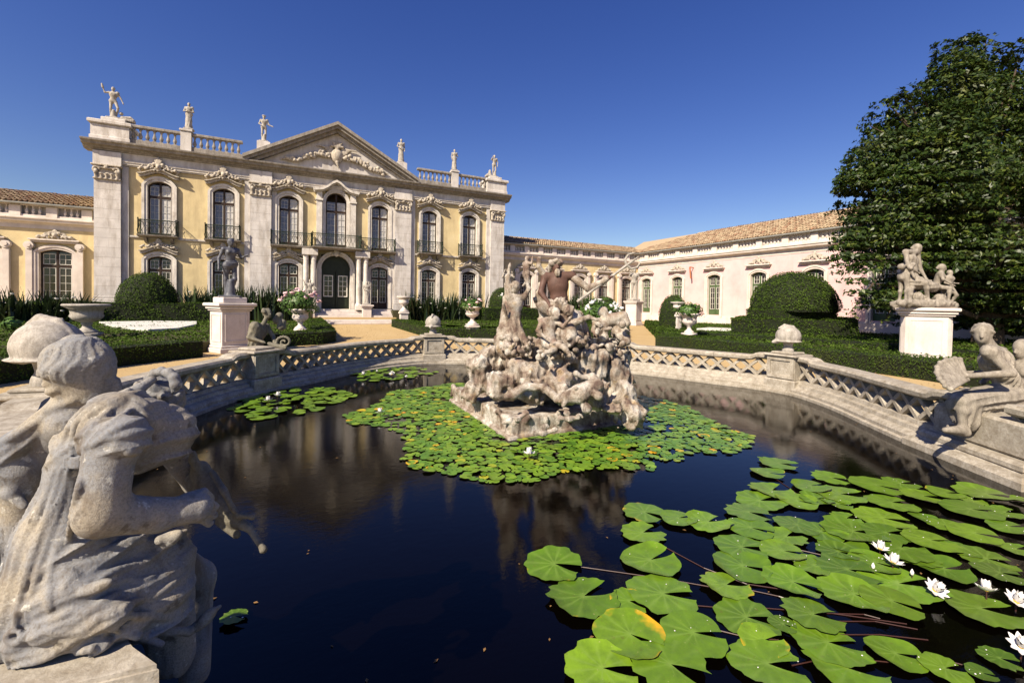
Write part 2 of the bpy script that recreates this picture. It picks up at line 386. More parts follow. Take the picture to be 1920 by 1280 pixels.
def prim_eval(p, X, Y, Z):
    if p[0] == 'rc':
        a, b, ra, rb = p[1:5]; ba = b - a; L = ba @ ba + 1e-12
        px, py, pz = X - a[0], Y - a[1], Z - a[2]
        t = np.clip((px * ba[0] + py * ba[1] + pz * ba[2]) / L, 0, 1)
        d = np.sqrt((px - t * ba[0]) ** 2 + (py - t * ba[1]) ** 2 + (pz - t * ba[2]) ** 2) - (ra + (rb - ra) * t)
    else:
        c, h, M = p[1], p[2], p[3]
        px, py, pz = X - c[0], Y - c[1], Z - c[2]
        q = [M[i, 0] * px + M[i, 1] * py + M[i, 2] * pz for i in range(3)]
        if p[0] == 'el':
            k0 = np.sqrt(sum((q[i] / h[i]) ** 2 for i in range(3))); k1 = np.sqrt(sum((q[i] / h[i] ** 2) ** 2 for i in range(3))) + 1e-6
            d = k0 * (k0 - 1) / k1
        else:
            rd = p[4]; w = [np.abs(q[i]) - h[i] + rd for i in range(3)]
            d = np.sqrt(sum(np.maximum(x, 0) ** 2 for x in w)) + np.minimum(np.maximum(np.maximum(w[0], w[1]), w[2]), 0) - rd
    if p[6] is not None: d = d - p[6](X, Y, Z)
    return d
def folds(flow, across, freq, amp, seed=0.0, sharp=0.8):
    f = np.array(flow, float); f /= np.linalg.norm(f); a = np.array(across, float); a = a - f * (a @ f); a /= np.linalg.norm(a); n = np.cross(f, a)
    def fn(X, Y, Z):
        s = (X * a[0] + Y * a[1] + Z * a[2]); t = (X * f[0] + Y * f[1] + Z * f[2]); u = (X * n[0] + Y * n[1] + Z * n[2])
        ph = s * freq + 0.9 * np.sin(t * freq * 0.14 + seed) + 0.6 * np.sin(u * freq * 0.25 + seed * 1.7 + t * freq * 0.08)
        v = (1 - 2 * np.abs(np.sin(ph)) ** sharp) * (0.65 + 0.35 * np.sin(ph * 0.37 + t * freq * 0.2 + seed))
        v = v + 0.16 * (1 - 2 * np.abs(np.sin(ph * 2.3 + 1.1 * np.sin(t * freq * 0.5))))
        return amp * v
    return fn
def rugged(freq, amp, seed=0.0):
    def fn(X, Y, Z):
        o = 0; f, a = freq, amp
        for i in range(3):
            x, y, z = X * f + seed + i, Y * f + seed * 1.3 - i, Z * f * .8 + seed * .7
            w = np.sin(x + 1.6 * np.sin(y * .9 + z * .5)) + np.sin(y * 1.1 + 1.4 * np.sin(z * .8 + x * .4)) + np.sin(z * 1.2 + 1.5 * np.sin(x * .7 - y * .3))
            o = o + a * (.6 - np.abs(w) * .55); f *= 2.2; a *= .5
        return o
    return fn
def lumps(freq, amp, seed=0.0):
    def fn(X, Y, Z):
        x, y, z = X * freq + seed, Y * freq + seed * 1.3, Z * freq + seed * 0.7
        return amp * (np.sin(x + 1.7 * np.sin(y * 0.8)) * np.sin(y + 1.3 * np.sin(z * 0.9)) * np.sin(z + 1.5 * np.sin(x * 0.7)) + 0.45 * np.sin(2.3 * x + 1.1 * np.sin(1.9 * z)) * np.sin(2.1 * y + z))
    return fn
def sdf_mesh(name, prims, res, smooth=True, relax=1):
    lo = np.full(3, 1e9); hi = np.full(3, -1e9)
    for p in prims:
        if p[0] == 'cut': continue
        a, b = prim_bounds(p); lo = np.minimum(lo, a); hi = np.maximum(hi, b)
    lo -= 4 * res + 0.01; hi += 4 * res + 0.01
    n = np.ceil((hi - lo) / res).astype(int) + 1
    D = np.full(n, 1.0, np.float32)
    ax = [lo[i] + res * np.arange(n[i], dtype=np.float32) for i in range(3)]
    for p in prims:
        iscut = p[0] == 'cut'; q = p[1] if iscut else p
        k = q[5]; mrg = k + 3 * res + 0.02
        a, b = prim_bounds(q)
        i0 = np.maximum(((a - mrg - lo) / res).astype(int), 0); i1 = np.minimum(((b + mrg - lo) / res).astype(int) + 2, n)
        if (i1 <= i0).any(): continue
        sl = tuple(slice(i0[i], i1[i]) for i in range(3))
        X, Y, Z = np.meshgrid(ax[0][sl[0]], ax[1][sl[1]], ax[2][sl[2]], indexing='ij', sparse=True)
        d = prim_eval(q, X, Y, Z).astype(np.float32)
        c = D[sl]
        if iscut:
            d = -d; h = np.maximum(k - np.abs(c - d), 0) / k; D[sl] = np.maximum(c, d) + h * h * k * 0.25
        else:
            h = np.maximum(k - np.abs(c - d), 0) / k; D[sl] = np.minimum(c, d) - h * h * k * 0.25
    S = D < 0
    m = n - 1
    cnt = np.zeros(m, np.int8)
    offs = [(i, j, k) for i in (0, 1) for j in (0, 1) for k in (0, 1)]
    for (i, j, k) in offs: cnt += S[i:i + m[0], j:j + m[1], k:k + m[2]]
    act = (cnt > 0) & (cnt < 8)
    idx = np.full(m, -1, np.int32); A = np.argwhere(act); idx[act] = np.arange(len(A))
    vals = np.stack([D[A[:, 0] + i, A[:, 1] + j, A[:, 2] + k] for (i, j, k) in offs], 1)
    acc = np.zeros((len(A), 3), np.float32); num = np.zeros(len(A), np.float32)
    for a in range(8):
        for b in range(a + 1, 8):
            oa, ob = np.array(offs[a]), np.array(offs[b])
            if np.abs(oa - ob).sum() != 1: continue
            va, vb = vals[:, a], vals[:, b]; cr = (va < 0) != (vb < 0)
            t = np.where(cr, va / (va - vb + 1e-12), 0)
            acc += np.where(cr[:, None], oa + (ob - oa) * t[:, None], 0); num += cr
    V = lo + (A + acc / np.maximum(num, 1)[:, None]) * res
    quads = []
    for d in range(3):
        e = [0, 0, 0]; e[d] = 1
        o1, o2 = [(1, 2), (2, 0), (0, 1)][d]
        s0 = S[:n[0] - e[0], :n[1] - e[1], :n[2] - e[2]]; s1 = S[e[0]:, e[1]:, e[2]:]
        E = np.argwhere(s0 != s1)
        E = E[(E[:, o1] > 0) & (E[:, o2] > 0) & (E[:, o1] < m[o1]) & (E[:, o2] < m[o2])]
        u = np.zeros(3, int); u[o1] = 1; w = np.zeros(3, int); w[o2] = 1
        g = lambda q: idx[q[:, 0], q[:, 1], q[:, 2]]
        Q = np.stack([g(E - u - w), g(E - w), g(E), g(E - u)], 1)
        flip = ~S[E[:, 0], E[:, 1], E[:, 2]]
        Q[flip] = Q[flip][:, ::-1]
        quads.append(Q)
    Q = np.concatenate(quads)
    for _ in range(relax):
        acc2 = np.zeros_like(V); n2 = np.zeros(len(V))
        for a_, b_ in ((0, 1), (1, 2), (2, 3), (3, 0)):
            for p_, q_ in ((a_, b_), (b_, a_)):
                for c_ in range(3): acc2[:, c_] += np.bincount(Q[:, p_], V[Q[:, q_], c_], len(V))
                n2 += np.bincount(Q[:, p_], minlength=len(V))
        V = V * .5 + acc2 / np.maximum(n2, 1)[:, None] * .5
    return np_mesh(name, V, Q, smooth)

def surf_depth(prims, u, v, d0, d1, n=90):
    """optical depth at which the ray of pixel (u, v) first meets the sculpted surface"""
    d = np.linspace(d0, d1, n); P = EYE + np.outer(d, _fw + _rt * ((u - CX) / F_PX) + _dn * ((v - CY) / F_PX))
    D = np.full(n, 1.0)
    for p in prims:
        if p[0] == 'cut': continue
        e = prim_eval(p, P[:, 0], P[:, 1], P[:, 2]); k = p[5]
        h = np.maximum(k - np.abs(D - e), 0) / k; D = np.minimum(D, e) - h * h * k * .25
    i = np.argmax(D < 0)
    return d[i] if D[i] < 0 else None

def frame(fwd, up=(0, 0, 1)):
    """rows: right, forward, up"""
    f = np.array(fwd, float); f /= np.linalg.norm(f); u = np.array(up, float)
    r = np.cross(f, u); r /= np.linalg.norm(r) + 1e-9; u = np.cross(r, f)
    return np.stack([r, f, u])
BASE = dict(pel=(0, 0, .95), chest=(0, .01, 1.30), neck=(0, 0, 1.47), head=(0, .03, 1.62),
            shl=(-.19, 0, 1.41), shr=(.19, 0, 1.41), ell=(-.26, -.02, 1.12), elr=(.26, -.02, 1.12), hal=(-.25, .08, .88), har=(.25, .08, .88),
            hil=(-.095, 0, .93), hir=(.095, 0, .93), knl=(-.11, .05, .50), knr=(.11, .03, .50), anl=(-.11, 0, .08), anr=(.12, -.02, .08))
def joints(o, s=1.0, yaw=0.0, **kw):
    """standing pose with some joints moved (local x right, y forward, z up), placed at o"""
    J = dict(BASE); J.update(kw); c, n = math.cos(yaw), math.sin(yaw)
    return {k: np.array(o, float) + s * np.array([v[0] * c - v[1] * n, v[0] * n + v[1] * c, v[2]]) for k, v in J.items()}
def human(J, s=1.0, look=None, hair=True, legs=True, beard=False, fingers=False, bulk=1.0):
    """one body as a list of distance-field pieces between the joints of J"""
    J = {k: np.array(v, float) for k, v in J.items()}
    up = J['chest'] - J['pel']; side = J['shr'] - J['shl']; fwd = np.cross(up, side)
    Mt = frame(fwd, up); b = bulk * s
    if look is None: look = fwd
    k = 0.045 * s; P = []
    P.append(el(J['pel'], np.array([.165, .12, .13]) * b, Mt, k)); mid = (J['pel'] * .5 + J['chest'] * .5)
    P.append(el(mid, np.array([.135, .10, .16]) * b, Mt, k)); P.append(el(J['chest'], np.array([.165, .115, .18]) * b, Mt, k))
    P.append(el(J['chest'] + Mt[1] * .07 * b + Mt[0] * .07 * b + Mt[2] * .03 * b, .065 * b, None, k)); P.append(el(J['chest'] + Mt[1] * .07 * b - Mt[0] * .07 * b + Mt[2] * .03 * b, .065 * b, None, k))
    P.append(rc(J['shl'], J['shr'], .068 * b, .068 * b, k)); P.append(rc(J['neck'] - up / np.linalg.norm(up) * .05 * s, J['head'] - np.array([0, 0, .03 * s]), .058 * s, .05 * s, .03 * s))
    H = frame(look); h = J['head']
    P.append(el(h + H[2] * .02 * s, np.array([.078, .098, .108]) * s, H, .02 * s)); P.append(el(h + H[1] * .035 * s - H[2] * .055 * s, np.array([.054, .062, .066]) * s, H, .03 * s))
    P.append(rc(h + H[1] * .095 * s + H[2] * .015 * s, h + H[1] * .112 * s - H[2] * .025 * s, .011 * s, .016 * s, .015 * s))
    for e in (-1, 1):
        P.append(('cut', el(h + H[1] * .098 * s + H[0] * .033 * s * e + H[2] * .012 * s, .014 * s, None, .012 * s)))
        P.append(el(h + H[0] * .078 * s * e - H[2] * .005 * s, np.array([.014, .022, .032]) * s, H, .01 * s))
    P.append(('cut', rc(h + H[1] * .098 * s - H[0] * .02 * s - H[2] * .065 * s, h + H[1] * .098 * s + H[0] * .02 * s - H[2] * .065 * s, .005 * s, .005 * s, .008 * s)))
    if hair:
        P.append(el(h + H[2] * .035 * s - H[1] * .025 * s, np.array([.092, .105, .105]) * s, H, .012 * s, folds(H[2] + H[1] * .4, H[0], 55 / s, .009 * s, 1.0)))
        P.append(el(h - H[1] * .10 * s - H[2] * .02 * s, .05 * s, None, .02 * s, lumps(60 / s, .008 * s)))
    if beard: P.append(el(h + H[1] * .07 * s - H[2] * .11 * s, np.array([.06, .05, .085]) * s, H, .02 * s, folds(H[2], H[0], 60 / s, .010 * s)))
    for a, e, w in (('shl', 'ell', 'hal'), ('shr', 'elr', 'har')):
        P.append(rc(J[a], J[e], .056 * b, .043 * b, .03 * s)); P.append(rc(J[e], J[w], .045 * b, .029 * b, .02 * s))
        d = J[w] - J[e]; d /= np.linalg.norm(d) + 1e-9
        hc = J[w] + d * .055 * s; P.append(rc(J[w], hc, .028 * s, .034 * s, .02 * s))
        sd = np.cross(d, (0, 0, 1)); sd /= np.linalg.norm(sd) + 1e-6; dn = np.cross(d, sd)
        nf = 4 if fingers else 0
        for q in range(nf):
            o = hc + sd * (.033 - .022 * q) * s + d * .02 * s
            L = (.06, .07, .066, .05)[q] * s; m_ = o + d * L * .6 + dn * .004 * s; P.append(rc(o, m_, .0105 * s, .0095 * s, .006 * s)); P.append(rc(m_, m_ + d * L * .4 + dn * .03 * s, .0095 * s, .008 * s, .006 * s))
        if fingers: P.append(rc(J[w] + sd * .03 * s, hc + sd * .058 * s + dn * .015 * s, .013 * s, .010 * s, .01 * s))
        else: P.append(rc(hc, hc + d * .07 * s, .032 * s, .016 * s, .02 * s))
    if legs:
        for a, e, w in (('hil', 'knl', 'anl'), ('hir', 'knr', 'anr')):
            P.append(rc(J[a], J[e], .088 * b, .060 * b, .04 * s)); P.append(rc(J[e], J[w], .060 * b, .036 * b, .025 * s))
            P.append(el(J[e] * .68 + J[w] * .32 - Mt[1] * .02 * s, .058 * b, None, .03 * s))
            fd = fwd * np.array([1, 1, 0]); fd = fd / (np.linalg.norm(fd) + 1e-9)
            P.append(rc(J[w] - np.array([0, 0, .03 * s]) - fd * .03 * s, J[w] + fd * .15 * s - np.array([0, 0, .05 * s]), .038 * s, .026 * s, .02 * s))
    return P
def robe(J, s, kind='skirt', seed=0.0, lo=None, flare=1.0):
    """drapery between waist and shins, or over chest and one shoulder"""
    P = []; pel = np.array(J['pel']); ch = np.array(J['chest'])
    if kind in ('skirt', 'both'):
        z1 = lo if lo is not None else (J['anl'] + J['anr']) / 2 + np.array([0, 0, .05 * s])
        P.append(rc(pel + (ch - pel) * .3, pel * .5 + z1 * .5, .15 * s, .19 * s * flare, .05 * s, folds((0, 0, 1), J['shr'] - J['shl'], 26 / s, .022 * s, seed)))
        P.append(rc(pel * .5 + z1 * .5, z1, .19 * s * flare, .22 * s * flare, .05 * s, folds((.1, 0, 1), J['shr'] - J['shl'], 22 / s, .026 * s, seed)))
        P.append(rc(J['hil'] + np.array([0, 0, .05 * s]), J['hir'] + np.array([0, 0, .10 * s]), .14 * s, .12 * s, .03 * s, folds(J['hir'] - J['hil'], (0, 0, 1), 45 / s, .014 * s, seed + 1)))
    if kind in ('chest', 'both'):
        P.append(rc(J['shl'] + np.array([0, 0, .02 * s]), pel + (J['hir'] - J['hil']) * .5, .10 * s, .11 * s, .04 * s, folds(pel - J['shl'], (0, 0, 1), 48 / s, .014 * s, seed + 2)))
        P.append(el(ch, np.array([.18, .135, .2]) * s, frame(np.cross(ch - pel, J['shr'] - J['shl']), ch - pel), .03 * s, folds((0, 0, 1), J['shr'] - J['shl'], 50 / s, .011 * s, seed + 3)))
    return P

# ------------------------------------------------------------------ leaves
def leaf_quads(P, Nn, size, aspect=0.5, tilt=0.6, seed=1):
    """diamond leaves at points P facing roughly along normals Nn"""
    g = np.random.default_rng(seed); n = len(P)
    d = Nn + g.normal(0, tilt, (n, 3)); d /= np.linalg.norm(d, axis=1)[:, None] + 1e-9
    t = np.cross(d, g.normal(0, 1, (n, 3))); t /= np.linalg.norm(t, axis=1)[:, None] + 1e-9
    w = np.cross(d, t)
    s = (size * g.uniform(0.6, 1.3, n))[:, None]
    V = np.stack([P - t * s * .5, P + w * s * aspect * .5 + d * s * .08, P + t * s * .5, P - w * s * aspect * .5 + d * s * .08], 1).reshape(-1, 3)
    return V, np.arange(4 * n).reshape(-1, 4)
def merge(parts):
    V = []; Fq = []; b = 0
    for v, f in parts:
        V.append(v); Fq.append(np.asarray(f) + b); b += len(v)
    return np.concatenate(V), np.concatenate(Fq)
def inside(poly, x, y):
    c = np.zeros(len(x), bool); n = len(poly)
    for i in range(n):
        x0, y0 = poly[i]; x1, y1 = poly[(i + 1) % n]
        cond = (y0 > y) != (y1 > y)
        c ^= cond & (x < (x1 - x0) * (y - y0) / (y1 - y0 + 1e-12) + x0)
    return c
def band(path, w):
    """closed polygon of a band of width w to the left of an open path"""
    p = np.array(path, float); t = np.gradient(p, axis=0); t /= np.linalg.norm(t, axis=1)[:, None]
    nrm = np.stack([-t[:, 1], t[:, 0]], 1)
    return np.concatenate([p, (p + nrm * w)[::-1]])
def arc(c, r, a0, a1, n=24, r1=None):
    r1 = r if r1 is None else r1
    return [(c[0] + (r + (r1 - r) * i / n) * math.cos(R(a0 + (a1 - a0) * i / n)), c[1] + (r + (r1 - r) * i / n) * math.sin(R(a0 + (a1 - a0) * i / n))) for i in range(n + 1)]
def hedge(label, poly, z0, z1, size=0.06, dens=420, name='box_hedge', group='clipped box hedges', seed=1, mat='hedge'):
    poly = np.array(poly, float); g = np.random.default_rng(seed)
    area = 0.5 * np.sum(poly[:, 0] * np.roll(poly[:, 1], -1) - np.roll(poly[:, 0], -1) * poly[:, 1])
    if area < 0: poly = poly[::-1]; area = -area
    c = poly.mean(0)
    root = thing(name, label, 'hedge', (c[0], c[1], z0), 0, group)
    q = poly - c
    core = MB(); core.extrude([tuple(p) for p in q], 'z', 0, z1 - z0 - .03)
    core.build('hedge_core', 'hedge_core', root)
    parts = []
    n = int(area * dens); mn, mx = q.min(0), q.max(0)
    tx = g.uniform(mn[0], mx[0], int(n * ((mx - mn).prod() / area))); ty = g.uniform(mn[1], mx[1], len(tx))
    ok = inside(q, tx, ty); tx, ty = tx[ok], ty[ok]
    hz = (z1 - z0) + 0.035 * np.sin(tx * 2.3 + ty * 1.1) + 0.03 * np.sin(tx * 5.1 - ty * 3.7) + g.normal(0, .018, len(tx)) + np.where(g.uniform(0, 1, len(tx)) < .03, g.uniform(0, .1, len(tx)), 0)
    parts.append(leaf_quads(np.stack([tx, ty, hz], 1), np.tile((0, 0, 1.0), (len(tx), 1)), size, .55, .55, seed))
    for i in range(len(q)):
        a, b = q[i], q[(i + 1) % len(q)]; e = b - a; L = np.linalg.norm(e)
        if L < 1e-4: continue
        m = int(L * (z1 - z0) * dens * 1.1) + 1
        t = g.uniform(0, 1, m); h = g.uniform(0, z1 - z0 + .02, m)
        nr = np.array([e[1], -e[0], 0]) / L
        P = np.stack([a[0] + e[0] * t, a[1] + e[1] * t, h], 1) + nr * (.02 + .03 * np.sin((a[0] + e[0] * t) * 3 + h * 5)[:, None] + g.normal(0, .02, (m, 1)))
        parts.append(leaf_quads(P, np.tile(nr + np.array([0, 0, .25]), (m, 1)), size, .55, .6, seed + i))
    V, Fq = merge(parts)
    obj('foliage', np_mesh('foliage', V, Fq), mat, root)
    return root
def dome(label, c, rx, rz, size=0.08, dens=260, name='topiary_dome', group='clipped topiary domes', seed=1, skirt=0.0):
    g = np.random.default_rng(seed); root = thing(name, label, 'topiary', c, 0, group)
    prof = [(rx * .97, -.05)] + ([(rx * .97, skirt)] if skirt else []) + [(rx * .96 * math.cos(a), skirt + rz * .97 * math.sin(a)) for a in np.linspace(0.05, 1.5, 10)]
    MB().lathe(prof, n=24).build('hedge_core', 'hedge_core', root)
    n = int(2 * math.pi * rx * (rx + rz) * .5 * 1.2 * dens)
    u = g.uniform(0, 1, n); a = g.uniform(0, 2 * math.pi, n); ph = np.arcsin(u)
    nr = np.stack([np.cos(ph) * np.cos(a), np.cos(ph) * np.sin(a), np.sin(ph) * rx / rz], 1); nr /= np.linalg.norm(nr, axis=1)[:, None]
    wob = 1 + .02 * np.sin(a * 5 + ph * 7) + .02 * np.sin(a * 11 - ph * 4) + g.normal(0, .012, n)
    P = np.stack([rx * np.cos(ph) * np.cos(a) * wob, rx * np.cos(ph) * np.sin(a) * wob, skirt + rz * np.sin(ph) * wob], 1)
    parts = [leaf_quads(P, nr, size, .55, .6, seed)]
    if skirt:
        m = int(2 * math.pi * rx * skirt * dens); a = g.uniform(0, 2 * math.pi, m)
        nr = np.stack([np.cos(a), np.sin(a), 0 * a], 1)
        parts.append(leaf_quads(nr * rx * (1 + g.normal(0, .012, (m, 1))) + np.stack([0 * a, 0 * a, g.uniform(0, skirt, m)], 1), nr, size, .55, .6, seed + 3))
    V, Fq = merge(parts); obj('foliage', np_mesh('foliage', V, Fq), 'hedge', root)
    return root

# ------------------------------------------------------------------ buildings
CACHE = {}
def cached(key, fn):
    if key not in CACHE: CACHE[key] = fn()
    return CACHE[key]
def arch_path(w, z0, zs, zt, n=10):
    """half-width w; jambs from z0 to the springing zs, then a segmental arch up to zt"""
    h = zt - zs; rad = (w * w + h * h) / (2 * h); a = math.asin(min(1, w / rad)); a = math.pi - a if h > w else a
    pts = [(-w, z0)]
    for i in range(n + 1):
        t = -a + 2 * a * i / n; pts.append((rad * math.sin(t), zt - rad + rad * math.cos(t)))
    return pts + [(w, z0)]
def wall_open(mb, x0, x1, z0, z1, y0, y1, ops):
    xs = sorted({x0, x1} | {a for o in ops for a in o[:2]}); zs = sorted({z0, z1} | {a for o in ops for a in o[2:]})
    for i in range(len(xs) - 1):
        run = None
        for j in range(len(zs) - 1):
            cx, cz = (xs[i] + xs[i + 1]) / 2, (zs[j] + zs[j + 1]) / 2
            hole = any(o[0] < cx < o[1] and o[2] < cz < o[3] for o in ops)
            if not hole and run is None: run = zs[j]
            if (hole or j == len(zs) - 2) and run is not None:
                mb.box(xs[i], xs[i + 1], y0, y1, run, zs[j] if hole else zs[j + 1]); run = None
def window(root, xc, y, z0, zs, zt, w, style, tz=None):
    """French window as a part with leaves, panes and glazing bars; y = plane of the frame"""
    hw = w / 2; tz = tz or zs - .75
    key = (z0, zs, zt, w, style, tz)
    fm = {'upper': 'win_brown', 'lower': 'win_brown', 'green': 'win_green'}[style]
    def mk():
        m = MB()
        ip = arch_path(hw - .09, z0, zs - .03, zt - .09); op = arch_path(hw + .03, z0, zs, zt + .03)
        m.strip(ip, op, -.04, .06)
        m.box(-.055, .055, -.055, .05, z0, zt - .06); m.box(-hw, hw, -.05, .045, tz - .07, tz + .07)
        m.box(-hw, hw, -.03, .05, z0, z0 + (.45 if style != 'upper' else .2))
        return m.mesh('window_frame')
    wd = obj('window', cached(('wf',) + key, mk), fm, root, (xc, y, 0))
    pz0 = z0 + (.47 if style != 'upper' else .22)
    def pane(x0, x1, a, b): return lambda: MB().box(x0, x1, .012, .03, a, b).mesh('pane')
    for k, (x0, x1, a, b) in enumerate(((-hw + .05, -.05, pz0, tz - .06), (.05, hw - .05, pz0, tz - .06), (-hw + .05, -.05, tz + .06, zs + .1), (.05, hw - .05, tz + .06, zs + .1))):
        obj('pane', cached(('pn', k) + key, pane(x0, x1, a, b)), 'pane_dark' if style != 'upper' else ('pane_sky' if k % 2 == 0 else 'pane_curtain'), wd)
    def bars():
        m = MB(); t = .014 if style == 'upper' else .02
        for s in (-1, 1):
            xa, xb = (.075, hw - .1); cx = s * (xa + xb) / 2
            X0, X1 = sorted((s * xa, s * xb))
            rows = 5 if style == 'upper' else 4
            for (a, b, nr) in ((pz0 + .03, tz - .1, rows), (tz + .1, zs - .04, 2)):
                fr = .02 if style == 'upper' else .035
                m.box(X0, X0 + fr, -.025, .011, a, b); m.box(X1 - fr, X1, -.025, .011, a, b); m.box(X0 + fr, X1 - fr, -.024, .011, a, a + fr); m.box(X0 + fr, X1 - fr, -.024, .011, b - fr, b)
                m.box(cx - t / 2, cx + t / 2, -.02, .011, a + fr, b - fr)
                for r in range(1, nr):
                    zz = a + (b - a) * r / nr; m.box(X0 + fr, cx - t / 2, -.019, .011, zz - t / 2, zz + t / 2); m.box(cx + t / 2, X1 - fr, -.019, .011, zz - t / 2, zz + t / 2)
        return m.mesh('glazing_bars')
    obj('glazing_bars', cached(('gb',) + key, bars), 'bars', wd)
    return wd
def surround(root, xc, y, z0, zs, zt, w, jamb=.26, proud=.12, deep=.3, mat='trim'):
    def mk():
        m = MB(); hw = w / 2
        m.strip(arch_path(hw, z0, zs, zt), arch_path(hw + jamb, z0, zs + .02, zt + jamb + .02), -proud, deep)
        m.strip(arch_path(hw + jamb * .55, z0, zs + .01, zt + jamb * .6), arch_path(hw + jamb + .03, z0, zs + .03, zt + jamb + .05), -proud - .05, -proud + .02)
        return m.mesh('window_surround')
    return obj('window_surround', cached(('su', z0, zs, zt, w, jamb, proud, mat), mk), mat, root, (xc, y, 0))
def hood_mesh(hw, rise, th, proj):
    m = MB()
    lo = []; hi = []; lo2 = []; hi2 = []
    for i in range(17):
        t = -1 + i / 8; x = t * hw
        z = rise * (math.cos(t * math.pi) * .5 + .5)
        lo.append((x, z)); hi.append((x, z + th)); lo2.append((x * 1.05, z + th)); hi2.append((x * 1.05, z + th + .07))
    m.strip(lo, hi, -proj * .7, .02); m.strip(lo2, hi2, -proj, .02)
    return m.mesh('window_hood')
def crest_mesh(hw=.95, h=.85, seed=3):
    """carved shell with leaf scrolls either side, origin at its base on the wall"""
    g = np.random.default_rng(seed); P = []
    for s in (-1, 1):
        for i in range(9):
            t = i / 8; x = s * (.12 + t * hw * .92); z = .10 + .34 * (1 - t) ** 1.2 + .06 * math.sin(t * 9)
            P.append(el((x, -.14 - .05 * math.sin(i * 2.1), z), (.10, .09, .075 + .03 * (i % 2)), frame((s * .3, 1, .5 * (-1) ** i)), .010))
        for i in range(12):
            a = i / 11 * 4.6; r = .17 * (1 - i / 16); P.append(el((s * (.36 + r * math.cos(a)), -.16, .30 + r * math.sin(a)), .045, None, .03))
        P.append(rc((s * hw, -.1, .02), (s * hw * 1.12, -.12, .14), .06, .035, .03))
    for i in range(7):
        a = R(25 + 130 * i / 6); P.append(rc((0, -.18, .30), (.24 * math.cos(a), -.2, .30 + (h - .34) * math.sin(a)), .07, .045, .015))
    P.append(el((0, -.22, .30), (.13, .12, .15), None, .03)); P.append(el((0, -.15, h - .02), (.09, .08, .08), None, .02))
    for i in range(26): P.append(el((g.uniform(-hw * .85, hw * .85), -.2, g.uniform(.05, .32)), g.uniform(.03, .08, 3), None, .008))
    return sdf_mesh('crest', P, .028)
def baluster_mesh(h, r=.1, n=8):
    return MB().box(-r * .95, r * .95, -r * .95, r * .95, 0, h * .07).lathe([(r * .55, h * .07), (r * .5, h * .12), (r, h * .30), (r * .95, h * .38), (r * .45, h * .66), (r * .42, h * .76), (r * .7, h * .82), (r * .55, h * .86), (r * .6, h * .93)], n=n).box(-r * .9, r * .9, -r * .9, r * .9, h * .93, h).mesh('baluster')
def railing_mesh(w, d, h=.95, scroll=True):
    m = MB(); t = .016
    def run(p, q):
        p = np.array(p); q = np.array(q); L = np.linalg.norm(q - p); n = max(2, int(L / .13))
        m.tube([p + (0, 0, h), q + (0, 0, h)], .028, 5); m.tube([p + (0, 0, .06), q + (0, 0, .06)], .02, 4); m.tube([p + (0, 0, h - .16), q + (0, 0, h - .16)], .012, 4)
        for i in range(n + 1):
            c = p + (q - p) * i / n
            b = .05 * (q - p) / L * (1 if i % 2 else -1)
            m.tube([c + (0, 0, .06), c + b + (0, 0, .28), c - b + (0, 0, .55), c + (0, 0, h - .16)], t * .8, 4)
            if i < n and scroll:
                e = c + (q - p) / n * .5
                m.tube([e + (q - p) / L * .05 * math.cos(a) + np.array((0, 0, h - .08 + .05 * math.sin(a))) for a in np.linspace(0, 6.28, 7)], .009, 4)
        for c in (p, q): m.tube([c + (0, 0, 0), c + (0, 0, h + .03)], .03, 5); m.lathe([(.01, h + .02), (.05, h + .06), (.03, h + .12), (.005, h + .14)], (c[0], c[1], c[2]), 6)
    hw = w / 2
    run((-hw, -d, 0), (hw, -d, 0)); run((-hw, -.05, 0), (-hw, -d, 0)); run((hw, -.05, 0), (hw, -d, 0))
    return m.mesh('railing')
def balcony(root, xc, y, z, w, d, loc_y=0):
    b = MB(); b.extrude([(0, 0), (0, -.16), (-d * .7, -.14), (-d - .04, -.07), (-d - .06, 0)], 'x', -w / 2 - .06, w / 2 + .06)
    for s in (-1, 1):
        b.extrude([(0, -.16), (0, -.5), (-d * .3, -.42), (-d * .75, -.155)], 'x', s * (w / 2 - .3) - .08, s * (w / 2 - .3) + .08)
    bo = obj('balcony', cached(('bal', w, d), lambda: b.mesh('balcony')), 'cornice', root, (xc, y, z))
    obj('railing', cached(('rail', w, d), lambda: railing_mesh(w, d)), 'iron', bo)
    return bo
def profile_run(root, name, prof, x0, x1, mat, y=0, seg=None):
    """moulding: (out, z) profile, out measured towards the viewer; optionally cut into blocks"""
    poly = [(y - o, z) for o, z in prof]
    if not seg: return MB().extrude(poly, 'x', x0, x1).build(name, mat, root)
    n = max(1, round((x1 - x0) / seg)); L = (x1 - x0) / n
    me = MB().extrude(poly, 'x', -L / 2 + .004, L / 2 - .004).mesh(name)
    for i in range(n): obj(name, me, mat, root, (x0 + L * (i + .5), 0, 0))
